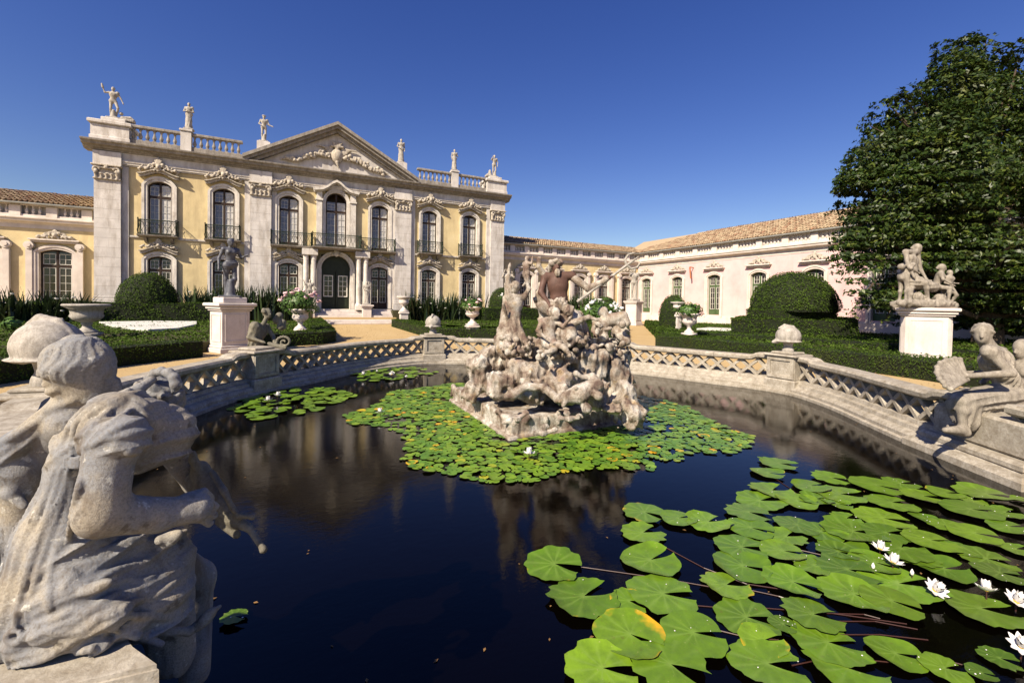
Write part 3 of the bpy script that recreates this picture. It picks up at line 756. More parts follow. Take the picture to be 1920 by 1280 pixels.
def capital_mesh(w):
    P = []; hw = w / 2
    for s in (-1, 1):
        for i in range(14):
            a = i / 13 * 5.2 + .4; r = .23 * (1 - i / 20); P.append(el((s * (hw - .14 - r * math.cos(a) * .8), -.16 - .004 * i, .52 + r * math.sin(a)), .07, None, .03))
        P.append(el((s * (hw - .16), -.2, .52), .075, None, .03))
        P.append(rc((s * (hw - .1), -.14, .76), (0, -.18, .66), .07, .06, .03))
    for i in range(5):
        x = (-1 + i / 2) * (hw - .14); P.append(rc((x, -.08, .05), (x * 1.05, -.14, .30), .10, .08, .02)); P.append(el((x * 1.05, -.2, .32), (.09, .06, .05), None, .02))
    P.append(bxp((0, -.08, .86), (hw + .10, .2, .06), None, .02, .01)); P.append(bxp((0, 0, .45), (hw - .02, .08, .42), None, .02, .01)); P.append(bxp((0, -.03, .02), (hw + .04, .12, .05), None, .02, .01))
    P.append(el((0, -.2, .74), (.12, .09, .1), None, .03))
    return sdf_mesh('capital', P, .035)
def pier(root, xc, w, z0, z1, y=-.15, d=.6, depth_side=True):
    g = random.Random(int(xc * 100)); n = 12; h = (z1 - z0) / n
    for i in range(n):
        t = g.uniform(0, .006)
        split = g.uniform(-.2, .2) * w if i % 2 else None
        for (a, b) in (((-w / 2, w / 2),) if split is None else ((-w / 2, split - .003), (split + .003, w / 2))):
            me = MB().bbox(a, b, y - t, y + d, z0 + i * h + .003, z0 + (i + 1) * h - .003, .007).mesh('stone_block')
            obj('stone_block', me, 'ashlar', root, (xc, 0, 0))

def palace():
    root = thing('palace_building', 'two-storey yellow palace front with grey stone pilasters, balconies and a carved pediment', 'palace', (XC, 37.0, 0))
    wins = [-11.0, -7.38, -3.28, 3.30, 7.40, 11.02]
    ops = [(x - .66, x + .66, 1.1, 4.5) for x in wins] + [(x - .66, x + .66, 5.8, 9.48) for x in wins]
    ops += [(-.78, .78, 5.85, 10.1), (-1.04, 1.04, 1.06, 5.25)]
    m = MB(); wall_open(m, -14.1, 14.1, 1.0, 10.2, .15, .6, ops); m.build('wall', 'yellow', root)
    b = MB(); b.box(-14.1, -13.8, .6, 13, 1, 11.5).box(13.8, 14.1, .6, 13, 1, 11.5).box(-14.1, 14.1, 13, 13.3, 1, 11.5).box(-13.8, 13.8, .6, 13, 11.3, 11.5)
    b.build('side_and_rear_wall', 'yellow', root)
    MB().box(-13.8, 13.8, 1.2, 1.3, 1, 11.2).build('inner_wall', 'win_brown', root)
    # frieze, cornice
    MB().box(-14.1, 14.1, .02, .6, 10.2, 11.1).build('frieze', 'ashlar', root)
    profile_run(root, 'architrave', [(-.6, 10.28), (.08, 10.28), (.08, 10.40), (.13, 10.42), (.13, 10.52), (.02, 10.54), (-.6, 10.54)], -14.15, 14.15, 'trim', .02, 2.4)
    profile_run(root, 'cornice_stone', [(-.6, 11.02), (.12, 11.02), (.16, 11.10), (.28, 11.14), (.30, 11.22), (.55, 11.27), (.58, 11.40), (.70, 11.45), (.72, 11.54), (.60, 11.58), (-.6, 11.62)], -14.8, 14.8, 'cornice', .05, 1.9)
    # piers
    for x, w in ((-13.62, 1.32), (-5.1, 1.34), (5.12, 1.34), (13.62, 1.32)):
        pier(root, x, w, 1.78, 9.15)
        MB().bbox(x - w / 2 - .1, x + w / 2 + .1, -.27, .5, 1.0, 1.45, .02).bbox(x - w / 2 - .06, x + w / 2 + .06, -.23, .5, 1.46, 1.62, .03).bbox(x - w / 2 - .02, x + w / 2 + .02, -.19, .5, 1.63, 1.78, .02).build('pier_base', 'ashlar', root)
        obj('capital', cached(('cap', round(w, 2)), lambda: capital_mesh(w)), 'ornament', root, (x, -.12, 9.18))
        MB().bbox(x - w / 2 - .04, x + w / 2 + .04, -.2, .5, 10.10, 10.95, .02).build('entablature_block', 'ashlar', root)
        s = 1 if x < 0 else -1
        for sd in ((1,) if abs(x) > 10 and x < 0 else (-1,) if x > 10 else (-1, 1)):
            xa = x + sd * (w / 2 + .01); MB().box(min(xa, xa + sd * .34), max(xa, xa + sd * .34), .02, .5, 1.1, 10.15).build('pilaster_strip', 'ashlar', root)
    profile_run(root, 'string_course', [(-.1, 5.60), (.06, 5.60), (.10, 5.66), (.10, 5.76), (-.1, 5.78)], -12.6, -6.1, 'trim', .15)
    profile_run(root, 'string_course', [(-.1, 5.60), (.06, 5.60), (.10, 5.66), (.10, 5.76), (-.1, 5.78)], 6.1, 12.6, 'trim', .15)
    MB().box(-14.1, 14.1, -.02, .6, .3, 1.05).build('plinth', 'ashlar', root)
    crest = crest_mesh()
    hood = hood_mesh(1.05, .34, .16, .42); hood2 = hood_mesh(1.0, .34, .16, .36)
    for x in wins:
        window(root, x, .34, 1.1, 4.25, 4.47, 1.30, 'lower', 3.55); window(root, x, .34, 5.8, 9.14, 9.45, 1.30, 'upper', 8.42)
        surround(root, x, .15, 1.1, 4.25, 4.47, 1.30); surround(root, x, .15, 5.78, 9.14, 9.45, 1.30)
        obj('window_hood', hood, 'ornament', root, (x, .13, 9.62)); obj('window_hood', hood2, 'ornament', root, (x, .13, 4.60))
        obj('crest', crest, 'ornament', root, (x, .0, 9.98), 0, (1.02, 1.25, 1.12)); obj('crest', crest, 'ornament', root, (x, .04, 4.94), 0, (.95, 1.1, .80))
        if abs(x) > 5: balcony(root, x, .15, 5.82, 2.0, .66)
    # centre bay
    window(root, 0, .36, 5.85, 9.25, 10.05, 1.52, 'upper', 8.62); surround(root, 0, .15, 5.85, 9.25, 10.05, 1.52, .2)
    for s in (-1, 1):
        MB().bbox(s * 1.22 - .2, s * 1.22 + .2, -.12, .3, 5.85, 9.3, .02).bbox(s * 1.22 - .26, s * 1.22 + .26, -.2, .3, 9.31, 9.45, .02).bbox(s * 1.22 - .2, s * 1.22 + .2, -.14, .3, 9.46, 10.0, .02).build('pilaster', 'trim', root)
    og = [(-1.6, 10.0), (-1.2, 10.06), (-.95, 10.12), (-.6, 10.34), (-.3, 10.62), (0, 10.78), (.3, 10.62), (.6, 10.34), (.95, 10.12), (1.2, 10.06), (1.6, 10.0)]
    MB().strip(og, [(x * 1.04, z + .17) for x, z in og], -.42, .1).strip([(x, z - .1) for x, z in og], [(x, z - .005) for x, z in og], -.22, .1).build('centre_hood', 'trim', root)
    # long balcony over the door
    zb = 5.72
    b = MB()
    for (x0, x1, d) in ((-4.45, -1.75, .62), (1.75, 4.5, .62), (-1.74, 1.74, 1.25)): b.extrude([(.15, zb), (.15, zb - .18), (-d * .8, zb - .16), (-d - .04, zb - .08), (-d - .06, zb)], 'x', x0, x1)
    bo = b.build('balcony', 'cornice', root)
    for (x, w, d, i) in ((-3.1, 2.66, .58, 0), (3.1, 2.66, .58, 1), (0, 3.4, 1.2, 2)): obj('railing', railing_mesh(w, d), 'iron', bo, (x, .05, zb))
    # doorway with paired columns
    dp = arch_path(1.03, 1.06, 3.94, 5.2, 14)
    MB().strip(dp, arch_path(1.38, 1.06, 4.0, 5.5, 14), -.22, .5).strip(arch_path(1.2, 1.06, 3.97, 5.34, 14), arch_path(1.36, 1.06, 4.0, 5.5, 14), -.32, -.2).build('door_surround', 'trim', root)
    P = [el((0, -.1, 0), (.16, .14, .24), None, .03), rc((-.1, -.1, .2), (.1, -.1, .2), .08, .08, .03), rc((-.16, -.08, -.1), (-.3, -.06, .05), .05, .04, .03), rc((.16, -.08, -.1), (.3, -.06, .05), .05, .04, .03)]
    obj('keystone', sdf_mesh('keystone', P, .03), 'trim', root, (0, -.3, 5.3))
    for s in (-1, 1):
        dl = MB(); x0, x1 = sorted((s * .02, s * 1.03)); dl.box(x0, x1, .30, .37, 1.06, 4.0)
        ap = [p for p in arch_path(1.03, 3.9, 3.94, 5.2, 14) if p[0] * s >= -1e-6]
        pts = sorted(ap[:], key=lambda p: p[0]); poly = [(pts[0][0], 3.99)] + [p for p in pts if p[1] > 3.99] + [(pts[-1][0], 3.99)]
        dl.extrude(poly, 'y', .305, .365)
        lf = dl.build('door_leaf', 'door_green', root)
        xa, xb = s * .2, s * .86; xa, xb = min(xa, xb), max(xa, xb)
        for (a, b_, mt) in ((1.25, 1.85, 'door_green'),):
            MB().bbox(xa, xb, .265, .298, a, b_, .02).build('panel', mt, lf)
        MB().box(xa, xb, .285, .298, 2.05, 3.62).build('pane', 'pane_dark', lf)
        g = MB(); t = .05
        g.box(xa - .02, xa + t, .25, .284, 2.0, 3.67).box(xb - t, xb + .02, .25, .284, 2.0, 3.67).box(xa + t, xb - t, .251, .284, 2.0, 2.07).box(xa + t, xb - t, .251, .284, 3.6, 3.67)
        cx = (xa + xb) / 2; g.box(cx - .018, cx + .018, .255, .284, 2.07, 3.6)
        for r in range(1, 4): g.box(xa + t, cx - .018, .256, .284, 2.07 + r * .383 - .015, 2.07 + r * .383 + .015).box(cx + .018, xb - t, .256, .284, 2.07 + r * .383 - .015, 2.07 + r * .383 + .015)
        g.build('glazing_bars', 'bars', lf)
        for xx in (s * 1.6, s * 2.13):
            MB().bbox(xx - .24, xx + .24, -1.0, -.5, 1.0, 1.35, .02).lathe([(.25, 1.35), (.26, 1.42), (.2, 1.48), (.19, 1.6), (.185, 3.0), (.165, 4.7), (.19, 4.74), (.17, 4.78), (.2, 5.0), (.26, 5.06)], (xx, -.75, 0), 16).bbox(xx - .27, xx + .27, -1.02, -.48, 5.06, 5.52, .02).build('column', 'trim', root)
            MB().box(xx - .2, xx + .2, .0, .3, 1.06, 5.5).build('pilaster', 'trim', root)
    # balustrade of the attic
    bm = baluster_mesh(.78, .115)
    for (x0, x1) in ((-12.55, -6.3), (6.3, 12.55)):
        MB().bbox(x0 - .05, x1 + .05, -.14, .16, 11.62, 11.94, .02).build('balustrade_base', 'cornice', root); MB().bbox(x0 - .05, x1 + .05, -.16, .18, 12.72, 12.9, .03).build('handrail', 'cornice', root)
        n = 17; mid = (x0 + x1) / 2 - (.1 if x0 < 0 else -.1)
        for i in range(n):
            x = x0 + .2 + (x1 - x0 - .4) * i / (n - 1)
            if abs(x - mid) < .34: continue
            obj('baluster', bm, 'cornice', root, (x, 0, 11.94))
        MB().bbox(mid - .3, mid + .3, -.22, .24, 11.62, 12.95, .03).bbox(mid - .36, mid + .36, -.28, .3, 12.951, 13.1, .03).build('pedestal_block', 'ashlar', root)
    for s in (-1, 1):
        MB().bbox(s * 13.45 - .95, s * 13.45 + .95, -.3, 1.3, 11.62, 12.6, .03).bbox(s * 13.45 - 1.0, s * 13.45 + 1.0, -.36, 1.36, 11.621, 11.86, .03).bbox(s * 13.45 - 1.08, s * 13.45 + 1.08, -.44, 1.44, 12.601, 12.85, .05).bbox(s * 13.3 - .6, s * 13.3 + .6, -.3, .9, 12.851, 13.08, .04).build('pedestal_block', 'ashlar', root)
        MB().bbox(s * 4.95 - .42, s * 4.95 + .42, -.2, .6, 12.2, 13.1, .03).build('pedestal_block', 'ashlar', root)
    # pediment
    hw, za, zb2 = 6.05, 15.05, 11.62
    MB().extrude([(-hw + .3, zb2), (hw - .3, zb2), (0, za - .3)], 'y', .0, .4).build('tympanum', 'ashlar', root)
    sl = (za - zb2) / hw
    for s in (-1, 1):
        mb = MB()
        for (o, a, b_) in ((.78, -.04, .2), (.62, -.26, -.041), (.35, -.5, -.261)):
            p = [(s * (hw + .15), zb2 - sl * .15 + a + .12), (0, za + a + .02), (0, za + b_ + .02), (s * (hw + .15), zb2 - sl * .15 + b_ + .12)]
            mb.extrude(p if s > 0 else p[::-1], 'y', -o, .4)
        mb.build('raking_cornice', 'cornice', root)
    g = np.random.default_rng(5); P = [el((0, -.15, 1.05), (.42, .22, .55), None, .05), el((0, -.3, 1.05), (.26, .12, .36), None, .04)]
    for i in range(7): P.append(rc((0, -.2, 1.55), ((-1 + i / 3) * .34, -.25, 2.05), .09, .06, .02))
    P.append(rc((-.4, -.2, 1.75), (.4, -.2, 1.75), .1, .1, .04)); P.append(rc((0, -.2, .55), (.12, -.2, .12), .14, .05, .04))
    for s in (-1, 1):
        for i in range(44):
            t = (i + g.uniform(0, 1)) / 44; x = s * (.5 + t * 3.0); z = 1.02 - .62 * t + .16 * math.sin(t * 6.3) + g.normal(0, .10)
            P.append(el((x, -.14 - g.uniform(0, .12), z), g.uniform(.09, .17, 3), frame(g.normal(0, 1, 3)), .02))
        for i in range(7): P.append(rc((s * .35, -.1, 1.1 + .1 * i), (s * (.75 + .12 * i), -.15, 1.35 + .16 * i - .02 * i * i), .07, .04, .03))
        P.append(rc((s * 3.4, -.1, .36), (s * 3.9, -.1, .22), .09, .04, .04))
    obj('coat_of_arms', sdf_mesh('coat_of_arms', P, .04), 'ornament', root, (0, .0, 11.78))
    return root
PALACE = palace()

def roof_tiles(root, x0, x1, y0, z0, y1, z1, sp=.24, mat='tile', name='roof_tiles', hipl=None):
    """rows of half-round tiles running up the slope from the eave (y0,z0) to the ridge (y1,z1)"""
    L = math.hypot(y1 - y0, z1 - z0); d = np.array([0, (y1 - y0) / L, (z1 - z0) / L]); nn = np.array([0, -(z1 - z0) / L, (y1 - y0) / L])
    tl = .42; V = []; Fq = []; n = 5; b = 0; g = np.random.default_rng(11)
    for i in range(int((x1 - x0) / sp)):
        xc = x0 + (i + .5) * sp
        for j in range(int(L / tl) + 1):
            s0 = j * tl; s1 = min(s0 + tl + .06, L)
            if hipl and (xc - x0) < hipl * s0 / L: continue
            if s1 - s0 < .1: continue
            jx, jn = g.normal(0, .008), g.normal(0, .008)
            for (s, r, lift) in ((s0, .105, .035), (s1, .085, .0)):
                for k in range(n):
                    a = math.pi * k / (n - 1); p = np.array([xc + jx + r * math.cos(a), y0, z0]) + d * s + nn * (r * math.sin(a) + lift + jn)
                    V.append(p)
            for k in range(n - 1): Fq.append((b + k, b + k + 1, b + n + k + 1, b + n + k))
            b += 2 * n
    o = obj(name, np_mesh(name, np.array(V), np.array(Fq)[:, ::-1], True), mat, root); tag(o, kind='stuff')
    m = MB(); m.extrude([(y0, z0 - .06), (y1, z1 - .06), (y1, z1 - .02), (y0, z0 - .02)], 'x', x0, x1); m.build('roof_deck', 'tile', root)
    return o
def wing(root, x0, x1, wins, wallmat, style, z_sill=1.05, w=1.5, skip=(), rich=True, zt=4.68):
    ops = [(x - w / 2 - .02, x + w / 2 + .02, z_sill, zt + .02) for x in wins]
    m = MB(); wall_open(m, x0, x1, .9, 5.95, 0, .5, ops); m.build('wall', wallmat, root)
    b = MB().box(x0, x1, .55, 1.0, .9, 7.3); b.build('inner_wall', 'win_brown', root)
    MB().box(x0, x1, -.16, .5, 0, .42).box(x0, x1, -.10, .5, .42, .8).box(x0, x1, -.04, .5, .8, .9).build('plinth', 'white_trim', root)
    MB().box(x0, x1, -.03, .5, 5.95, 6.2).build('frieze', 'white_trim', root)
    profile_run(root, 'cornice_stone', [(-.3, 6.2), (.06, 6.2), (.12, 6.28), (.34, 6.36), (.36, 6.48), (.42, 6.52), (.42, 6.60), (.2, 6.66), (-.3, 6.7)], x0, x1, 'white_trim', 0, 2.2)
    bm = cached(('wb',), lambda: baluster_mesh(.60, .085)); sp = .30
    x = x0 + .3; MB().box(x0, x1, .22 if rich else .06, .5, 6.66, 7.4).build('parapet_back', 'white_trim', root)
    MB().bbox(x0, x1, -.08, .2, 6.66, 6.80, .02).build('balustrade_base', 'white_trim', root); MB().box(x0, x1, -.1, .24, 7.34, 7.42).build('handrail', 'white_trim', root)
    edges = sorted(wins); i = 0
    bays = [(a + .75, b - .75) for a, b in zip(edges[:-1], edges[1:])]
    posts = []
    x = x0
    per = (edges[1] - edges[0])
    c = edges[0] - per / 2 * round((edges[0] - x0) / (per / 2))
    while c < x1 + .1:
        if c > x0 - .1: posts.append(c)
        c += per / 2 if per > 3.8 else per / 2
    for pc in posts:
        MB().bbox(max(x0, pc - .26), min(x1, pc + .26), -.14, .22, 6.655, 7.36, .03).build('parapet_post', 'white_trim', root)
    x = x0 + .1
    while x < x1 - .1:
        if all(abs(x - p) > .36 for p in posts): obj('baluster', bm, 'white_trim', root, (x, .02, 6.80))
        x += sp
    cr = cached(('wingcrest',), lambda: crest_mesh(.8, .62, 8))
    for x in wins:
        window(root, x, .24, z_sill, zt - .22, zt, w, style, zt - 1.05)
        surround(root, x, 0, z_sill - .2, zt - .22, zt, w, .24, .1, .26, 'white_trim')
        hm = cached(('lintel', w), lambda: MB().bbox(-w / 2 - .42, w / 2 + .42, -.34, .02, .0, .10, .02).bbox(-w / 2 - .34, w / 2 + .34, -.22, .02, -.12, -.002, .02).mesh('lintel'))
        obj('window_hood', hm, 'white_trim', root, (x, 0, zt + .52))
        obj('crest', cr, 'ornament' if rich else 'white_trim', root, (x, 0, zt + .62), 0, (1, .55 if not rich else .9, .95))
        if rich:
            for s in (-1, 1):
                def mk():
                    q = MB(); q.bbox(-.15, .15, -.2, .02, z_sill - .2, zt - .02, .03)
                    n = 14
                    for (r, ya, yb) in ((.24, -.26, .0), (.12, -.32, -.25)):
                        poly = [(r * math.cos(2 * math.pi * t / n), zt + .2 + r * math.sin(2 * math.pi * t / n)) for t in range(n)]
                        q.extrude(poly[::-1], 'y', ya, yb)
                    return q.mesh('scroll_pilaster')
                obj('scroll_pilaster', cached(('volute', w), mk), 'white_trim', root, (x + s * (w / 2 + .42), 0, 0))
    gt = MB().extrude([(-.42, 7.44), (-.34, 7.38), (-.24, 7.42), (-.24, 7.5), (-.42, 7.5)], 'x', x0, x1).build('gutter', 'gutter', root)
# low wing left of the palace
LW = thing('palace_left_wing', 'low yellow wing with red tiled roof beyond the left corner of the palace', 'building', (0, 38.5, 0))
wing(LW, -30.0, -11.3, [-27.6, -24.2, -20.75, -17.3, -13.84], 'yellow', 'lower', w=1.58)
roof_tiles(LW, -30, -11.3, -.35, 7.5, 3.2, 8.75)
# yellow link wing right of the palace
RW = thing('palace_link_wing', 'low yellow wing between the palace and the pink building, in the far corner', 'building', (0, 38.5, 0))
wing(RW, 16.95, 34.49, [20.3, 23.45, 26.6, 29.7, 32.85], 'yellow', 'lower', w=1.35)
roof_tiles(RW, 16.95, 37.6, -.35, 7.5, 3.2, 8.62)
# pink wing: facade along -X, local x runs towards the viewer
PW = thing('pink_building', 'long pale pink building with green doors and a clay tile roof on the right', 'building', (34.5, 38.5, 0), -math.pi / 2)
wing(PW, 0.02, 46, [1.4, 5.75, 10.1, 14.45, 18.85, 23.2, 27.6, 32.0, 36.4, 40.8], 'pink', 'green', z_sill=1.0, w=1.36, rich=False)
roof_tiles(PW, -2.6, 46, -.35, 7.5, 3.1, 9.35, hipl=9.5)
roof_tiles(PW, -2.6, 8.5, -.30, 7.48, 2.0, 8.45, name='roof_tiles')
MB().tube([(7.7, -.02, 5.45), (7.7, -.5, 5.5)], .05).tube([(7.7, -.5, 5.5), (7.78, -.42, 4.4)], .07, 6).build('rusty_bracket', 'terracotta', PW)

# ------------------------------------------------------------------ pond
CTRL = [(4.6, 16.05), (6.7, 15.2), (8.6, 13.8), (9.9, 12.4), (10.75, 11.05), (11.35, 9.5), (11.85, 8.4), (12.05, 7.5), (11.9, 6.7), (11.3, 5.6), (10.5, 4.55), (9.75, 3.55), (9.25, 2.7), (8.2, 1.2), (6.5, .1),
        (4.6, -.35), (2.5, -.25), (.65, .35), (-.4, 1.1), (-1.0, 1.85), (-1.6, 3.2), (-2.3, 4.9), (-2.8, 6.6), (-2.95, 8.0), (-2.6, 9.2), (-2.2, 10.2), (-1.55, 11.6), (-.85, 12.5), (.1, 13.4), (1.3, 14.6), (2.8, 15.6)]
def catmull(P, m):
    P = np.array(P, float); n = len(P); out = []
    for i in range(n):
        p0, p1, p2, p3 = P[i - 1], P[i], P[(i + 1) % n], P[(i + 2) % n]
        for t in np.arange(m) / m:
            out.append(.5 * (2 * p1 + (p2 - p0) * t + (2 * p0 - 5 * p1 + 4 * p2 - p3) * t * t + (3 * p1 - p0 - 3 * p2 + p3) * t ** 3))
    return np.array(out)
RIM = catmull(CTRL, 16)[::-1]                      # counter-clockwise, outward normal on the right of travel
_seg = np.linalg.norm(np.roll(RIM, -1, 0) - RIM, axis=1); _s = np.concatenate([[0], np.cumsum(_seg)])
PERIM = _s[-1]
_cl = np.concatenate([RIM, RIM[:1]])
def rim(s, off=0.0):
    """point, tangent and outward normal at arc length s"""
    s = s % PERIM
    p = np.array([np.interp(s, _s, _cl[:, 0]), np.interp(s, _s, _cl[:, 1])])
    e = .15; a, b = (s - e) % PERIM, (s + e) % PERIM
    q = np.array([np.interp(b, _s, _cl[:, i]) - np.interp(a, _s, _cl[:, i]) for i in (0, 1)]); t = q / np.linalg.norm(q)
    n = np.array([t[1], -t[0]])
    return p + n * off, t, n
def arcpos(x, y): return _s[np.argmin(np.hypot(RIM[:, 0] - x, RIM[:, 1] - y))]
PIERS = {'far': (4.6, 16.05), 'fr': (9.9, 12.4), 'right': (12.05, 7.5), 'rs': (9.25, 2.7), 'ls': (-1.0, 1.85), 'left': (-2.95, 8.0), 'fl': (-.85, 12.5), 'near': (4.6, -.35)}
PS = {k: arcpos(*v) for k, v in PIERS.items()}
def rise(s):
    d = min(min(abs(s - q), PERIM - abs(s - q)) for q in PS.values())
    t = min(1, max(0, (.95 - d) / .22)); return .085 * t * t * (3 - 2 * t)
def sweep(prof, s0, s1, step=.12, zf=None):
    n = max(2, int((s1 - s0) / step) + 1); m = MB(); k = len(prof); vs = []
    for i in range(n + 1):
        s = s0 + (s1 - s0) * i / n; p, t, nn = rim(s); dz = zf(s) if zf else 0
        for (o, z) in prof: vs.append((p[0] + nn[0] * o, p[1] + nn[1] * o, z + dz))
    fs = [(i * k + j, i * k + (j + 1) % k, (i + 1) * k + (j + 1) % k, (i + 1) * k + j) for i in range(n) for j in range(k)]
    fs += [tuple(range(k)), tuple(range(n * k, (n + 1) * k))[::-1]]
    m.add(vs, [f[::-1] for f in fs]); return m
BAL = thing('pond_balustrade', 'low stone balustrade with diamond lattice curving round the pond', 'balustrade', (0, 0, 0))
COPE = [(-.14, .27), (-.20, .31), (-.21, .38), (-.17, .425), (.17, .425), (.21, .38), (.20, .31), (.14, .27)]
PLIN = [(.19, -.9), (.19, -.15), (.13, -.13), (-.13, -.13), (-.15, -.20), (-.22, -.22), (-.24, -.29), (-.31, -.31), (-.36, -.36), (-.36, -.42), (-.42, -.44), (-.42, -.9)]
order = sorted(PS.values())
bars = []
for a, b in zip(order, order[1:] + [order[0] + PERIM]):
    s0, s1 = a + .36, b - .36
    n = max(1, round((s1 - s0) / 1.55))
    for i in range(n):
        p0, p1 = s0 + (s1 - s0) * i / n + .004, s0 + (s1 - s0) * (i + 1) / n - .004
        sweep(COPE, p0, p1, .11, rise).build('coping_stone', 'pond_stone', BAL)
    n = max(1, round((b - a) / 2.2))
    for i in range(n):
        p0, p1 = a + (b - a) * i / n + .003, a + (b - a) * (i + 1) / n - .003
        sweep(PLIN, p0, p1, .2).build('plinth_stone', 'pond_stone', BAL)
    n = round((s1 - s0) / .44)
    for i in range(n):
        p, t, nn = rim(s0 + (s1 - s0) * (i + .5) / n); bars.append((p, t, (s1 - s0) / n, rise(s0 + (s1 - s0) * (i + .5) / n)))
barmesh = {}
for p, t, L, rz_ in bars:
    for sgn in (-1, 1):
        key = (round(L, 2), sgn, round(rz_, 2))
        if key not in barmesh:
            h = .40 + rz_; ln = math.hypot(L, h); a = math.atan2(h, L) * sgn; c, s = math.cos(a), math.sin(a); w = .036; dd = .085 if sgn > 0 else .080
            vs = [(x * c - z * s, y, x * s + z * c) for (x, y, z) in [(-ln / 2, -dd, -w), (ln / 2, -dd, -w), (ln / 2, dd, -w), (-ln / 2, dd, -w), (-ln / 2, -dd, w), (ln / 2, -dd, w), (ln / 2, dd, w), (-ln / 2, dd, w)]]
            barmesh[key] = MB().add(vs, [(0, 3, 2, 1), (4, 5, 6, 7), (0, 1, 5, 4), (1, 2, 6, 5), (2, 3, 7, 6), (3, 0, 4, 7)]).mesh('lattice_bar')
        obj('lattice_bar', barmesh[key], 'pond_stone', BAL, (p[0], p[1], .075 + rz_ / 2), math.atan2(t[1], t[0]))
def pier_block(key, w=.74, d=.62, top=.47, cap=True):
    p, t, n = rim(PS[key]); a = math.atan2(t[1], t[0])
    m = MB().bbox(-w / 2, w / 2, -d / 2, d / 2, -.13, top, .015)
    m.bbox(-w / 2 - .04, w / 2 + .04, -d / 2 - .07, d / 2 + .07, -.45, -.131, .03)
    m.bbox(-w / 2 - .07, w / 2 + .07, -d / 2 - .09, d / 2 + .09, top, top + .07, .025)
    m.bbox(-w / 2 + .08, w / 2 - .08, -d / 2 + .04, d / 2 - .04, top + .07, top + .13, .02)
    for s in (-1, 1):
        m.box(s * (w / 2 - .06) - .045, s * (w / 2 - .06) + .045, d / 2 - .001, d / 2 + .035, -.10, top - .02)
    m.box(-w / 2 + .105, w / 2 - .105, d / 2 - .001, d / 2 + .034, top - .10, top - .02).box(-w / 2 + .105, w / 2 - .105, d / 2 - .001, d / 2 + .034, -.10, -.03)
    m.build('pier', 'pond_stone', BAL, (p[0], p[1], 0), a)
    return p, a, top + .13
PIERTOP = {k: pier_block(k) for k in ('far', 'right', 'left', 'fr', 'fl', 'near')}
# water
wv = [tuple(rim(s, -.30)[0]) + (WZ,) for s in np.linspace(0, PERIM, 200, endpoint=False)]
wm = np_mesh('pond_water', np.array(wv + [(PC[0], PC[1], WZ)]), np.array([(i, (i + 1) % 200, 200) for i in range(200)]))
tag(obj('pond_water', wm, 'water'), kind='structure')
# ground: one sheet with the pond cut out, out to the horizon
ring = np.array([rim(s, .12)[0] for s in np.linspace(0, PERIM, 160, endpoint=False)])
V = []; Fq = []
for f, z in ((1.0, -.14), (1.10, -.12), (1.30, -.02), (1.5, 0), (3, 0), (8, 0), (40, 0), (160, -.5)):
    V += [(PC[0] + (x - PC[0]) * f, PC[1] + (y - PC[1]) * f, z) for x, y in ring]
for r in range(7):
    for i in range(160): Fq.append((r * 160 + i, r * 160 + (i + 1) % 160, (r + 1) * 160 + (i + 1) % 160, (r + 1) * 160 + i))
me = np_mesh('ground', np.array(V), np.array(Fq)[:, ::-1])
g = obj('ground', me, 'gravel'); tag(g, kind='structure')
me.update()

# ------------------------------------------------------------------ terrace and steps before the palace
tr = MB().box(-13, 1.1, 35.4, 37.2, 0, 1.0).box(6.9, 18.5, 35.4, 37.2, 0, 1.0).build('terrace', 'soil'); tag(tr, kind='structure')
ST = thing('stone_steps', 'broad pale stone steps leading up to the dark green palace door', 'steps', (4.1, 34.5, 0))
for i, (y, z) in enumerate(((34.1, .16), (34.55, .32))): MB().bbox(-3.0, 3.0, y - 34.5, 35.9 - 34.5, z - .16 + .001, z, .02).build('step', 'pedestal', ST)
MB().box(-2.98, 2.98, .5, 1.45, .32, .46).build('landing', 'gravel', ST)
for i, (y, z) in enumerate(((35.55, .60), (35.85, .75), (36.15, .90), (36.4, 1.04))): MB().bbox(-3.0, 2.9, y - 34.5, 37.1 - 34.5, z - .15 + .001 - (.3 if i == 0 else 0), z, .02).build('step', 'pedestal', ST)

# ------------------------------------------------------------------ parterres
def ground_cover(label, poly, z, dens=150, size=.09, seed=1):
    poly = np.array(poly, float); g = np.random.default_rng(seed); mn, mx = poly.min(0), poly.max(0)
    n = int((mx - mn).prod() * dens); x = g.uniform(mn[0], mx[0], n); y = g.uniform(mn[1], mx[1], n); ok = inside(poly, x, y); x, y = x[ok], y[ok]
    P = np.stack([x, y, z + g.normal(0, .03, len(x)) + .04 * np.sin(x * 1.3) * np.sin(y * 1.7)], 1)
    V, Fq = leaf_quads(P, np.tile((0, 0, 1.0), (len(x), 1)), size, .6, .5, seed)
    pv = np.array([(p[0], p[1], z - .05) for p in poly]); pts = len(V)
    o = obj('ground_cover', np_mesh('ground_cover', V, Fq), 'lawn'); tag(o, label, 'ground cover', kind='stuff')
    b = MB().extrude([tuple(p) for p in poly], 'z', .006, z - .06).build('parterre_bed', 'soil'); tag(b, kind='structure')
def dia(a, b, n=8): return [tuple(np.array(a) + (np.array(b) - np.array(a)) * i / n) for i in range(n + 1)]
hedge('low shadowed box hedge left of the tall pedestal, behind the pond', band(arc(PC, 10.9, 131, 196, 30), -1.0), 0, .5, .05, 620, seed=2)
hedge('low box hedge left of the central path, in front of the flower urn', band(arc(PC, 11.9, 121, 108, 10) + dia((1.55, 20.2), (1.6, 33.5), 12), .9), 0, .5, .055, 560, seed=3)
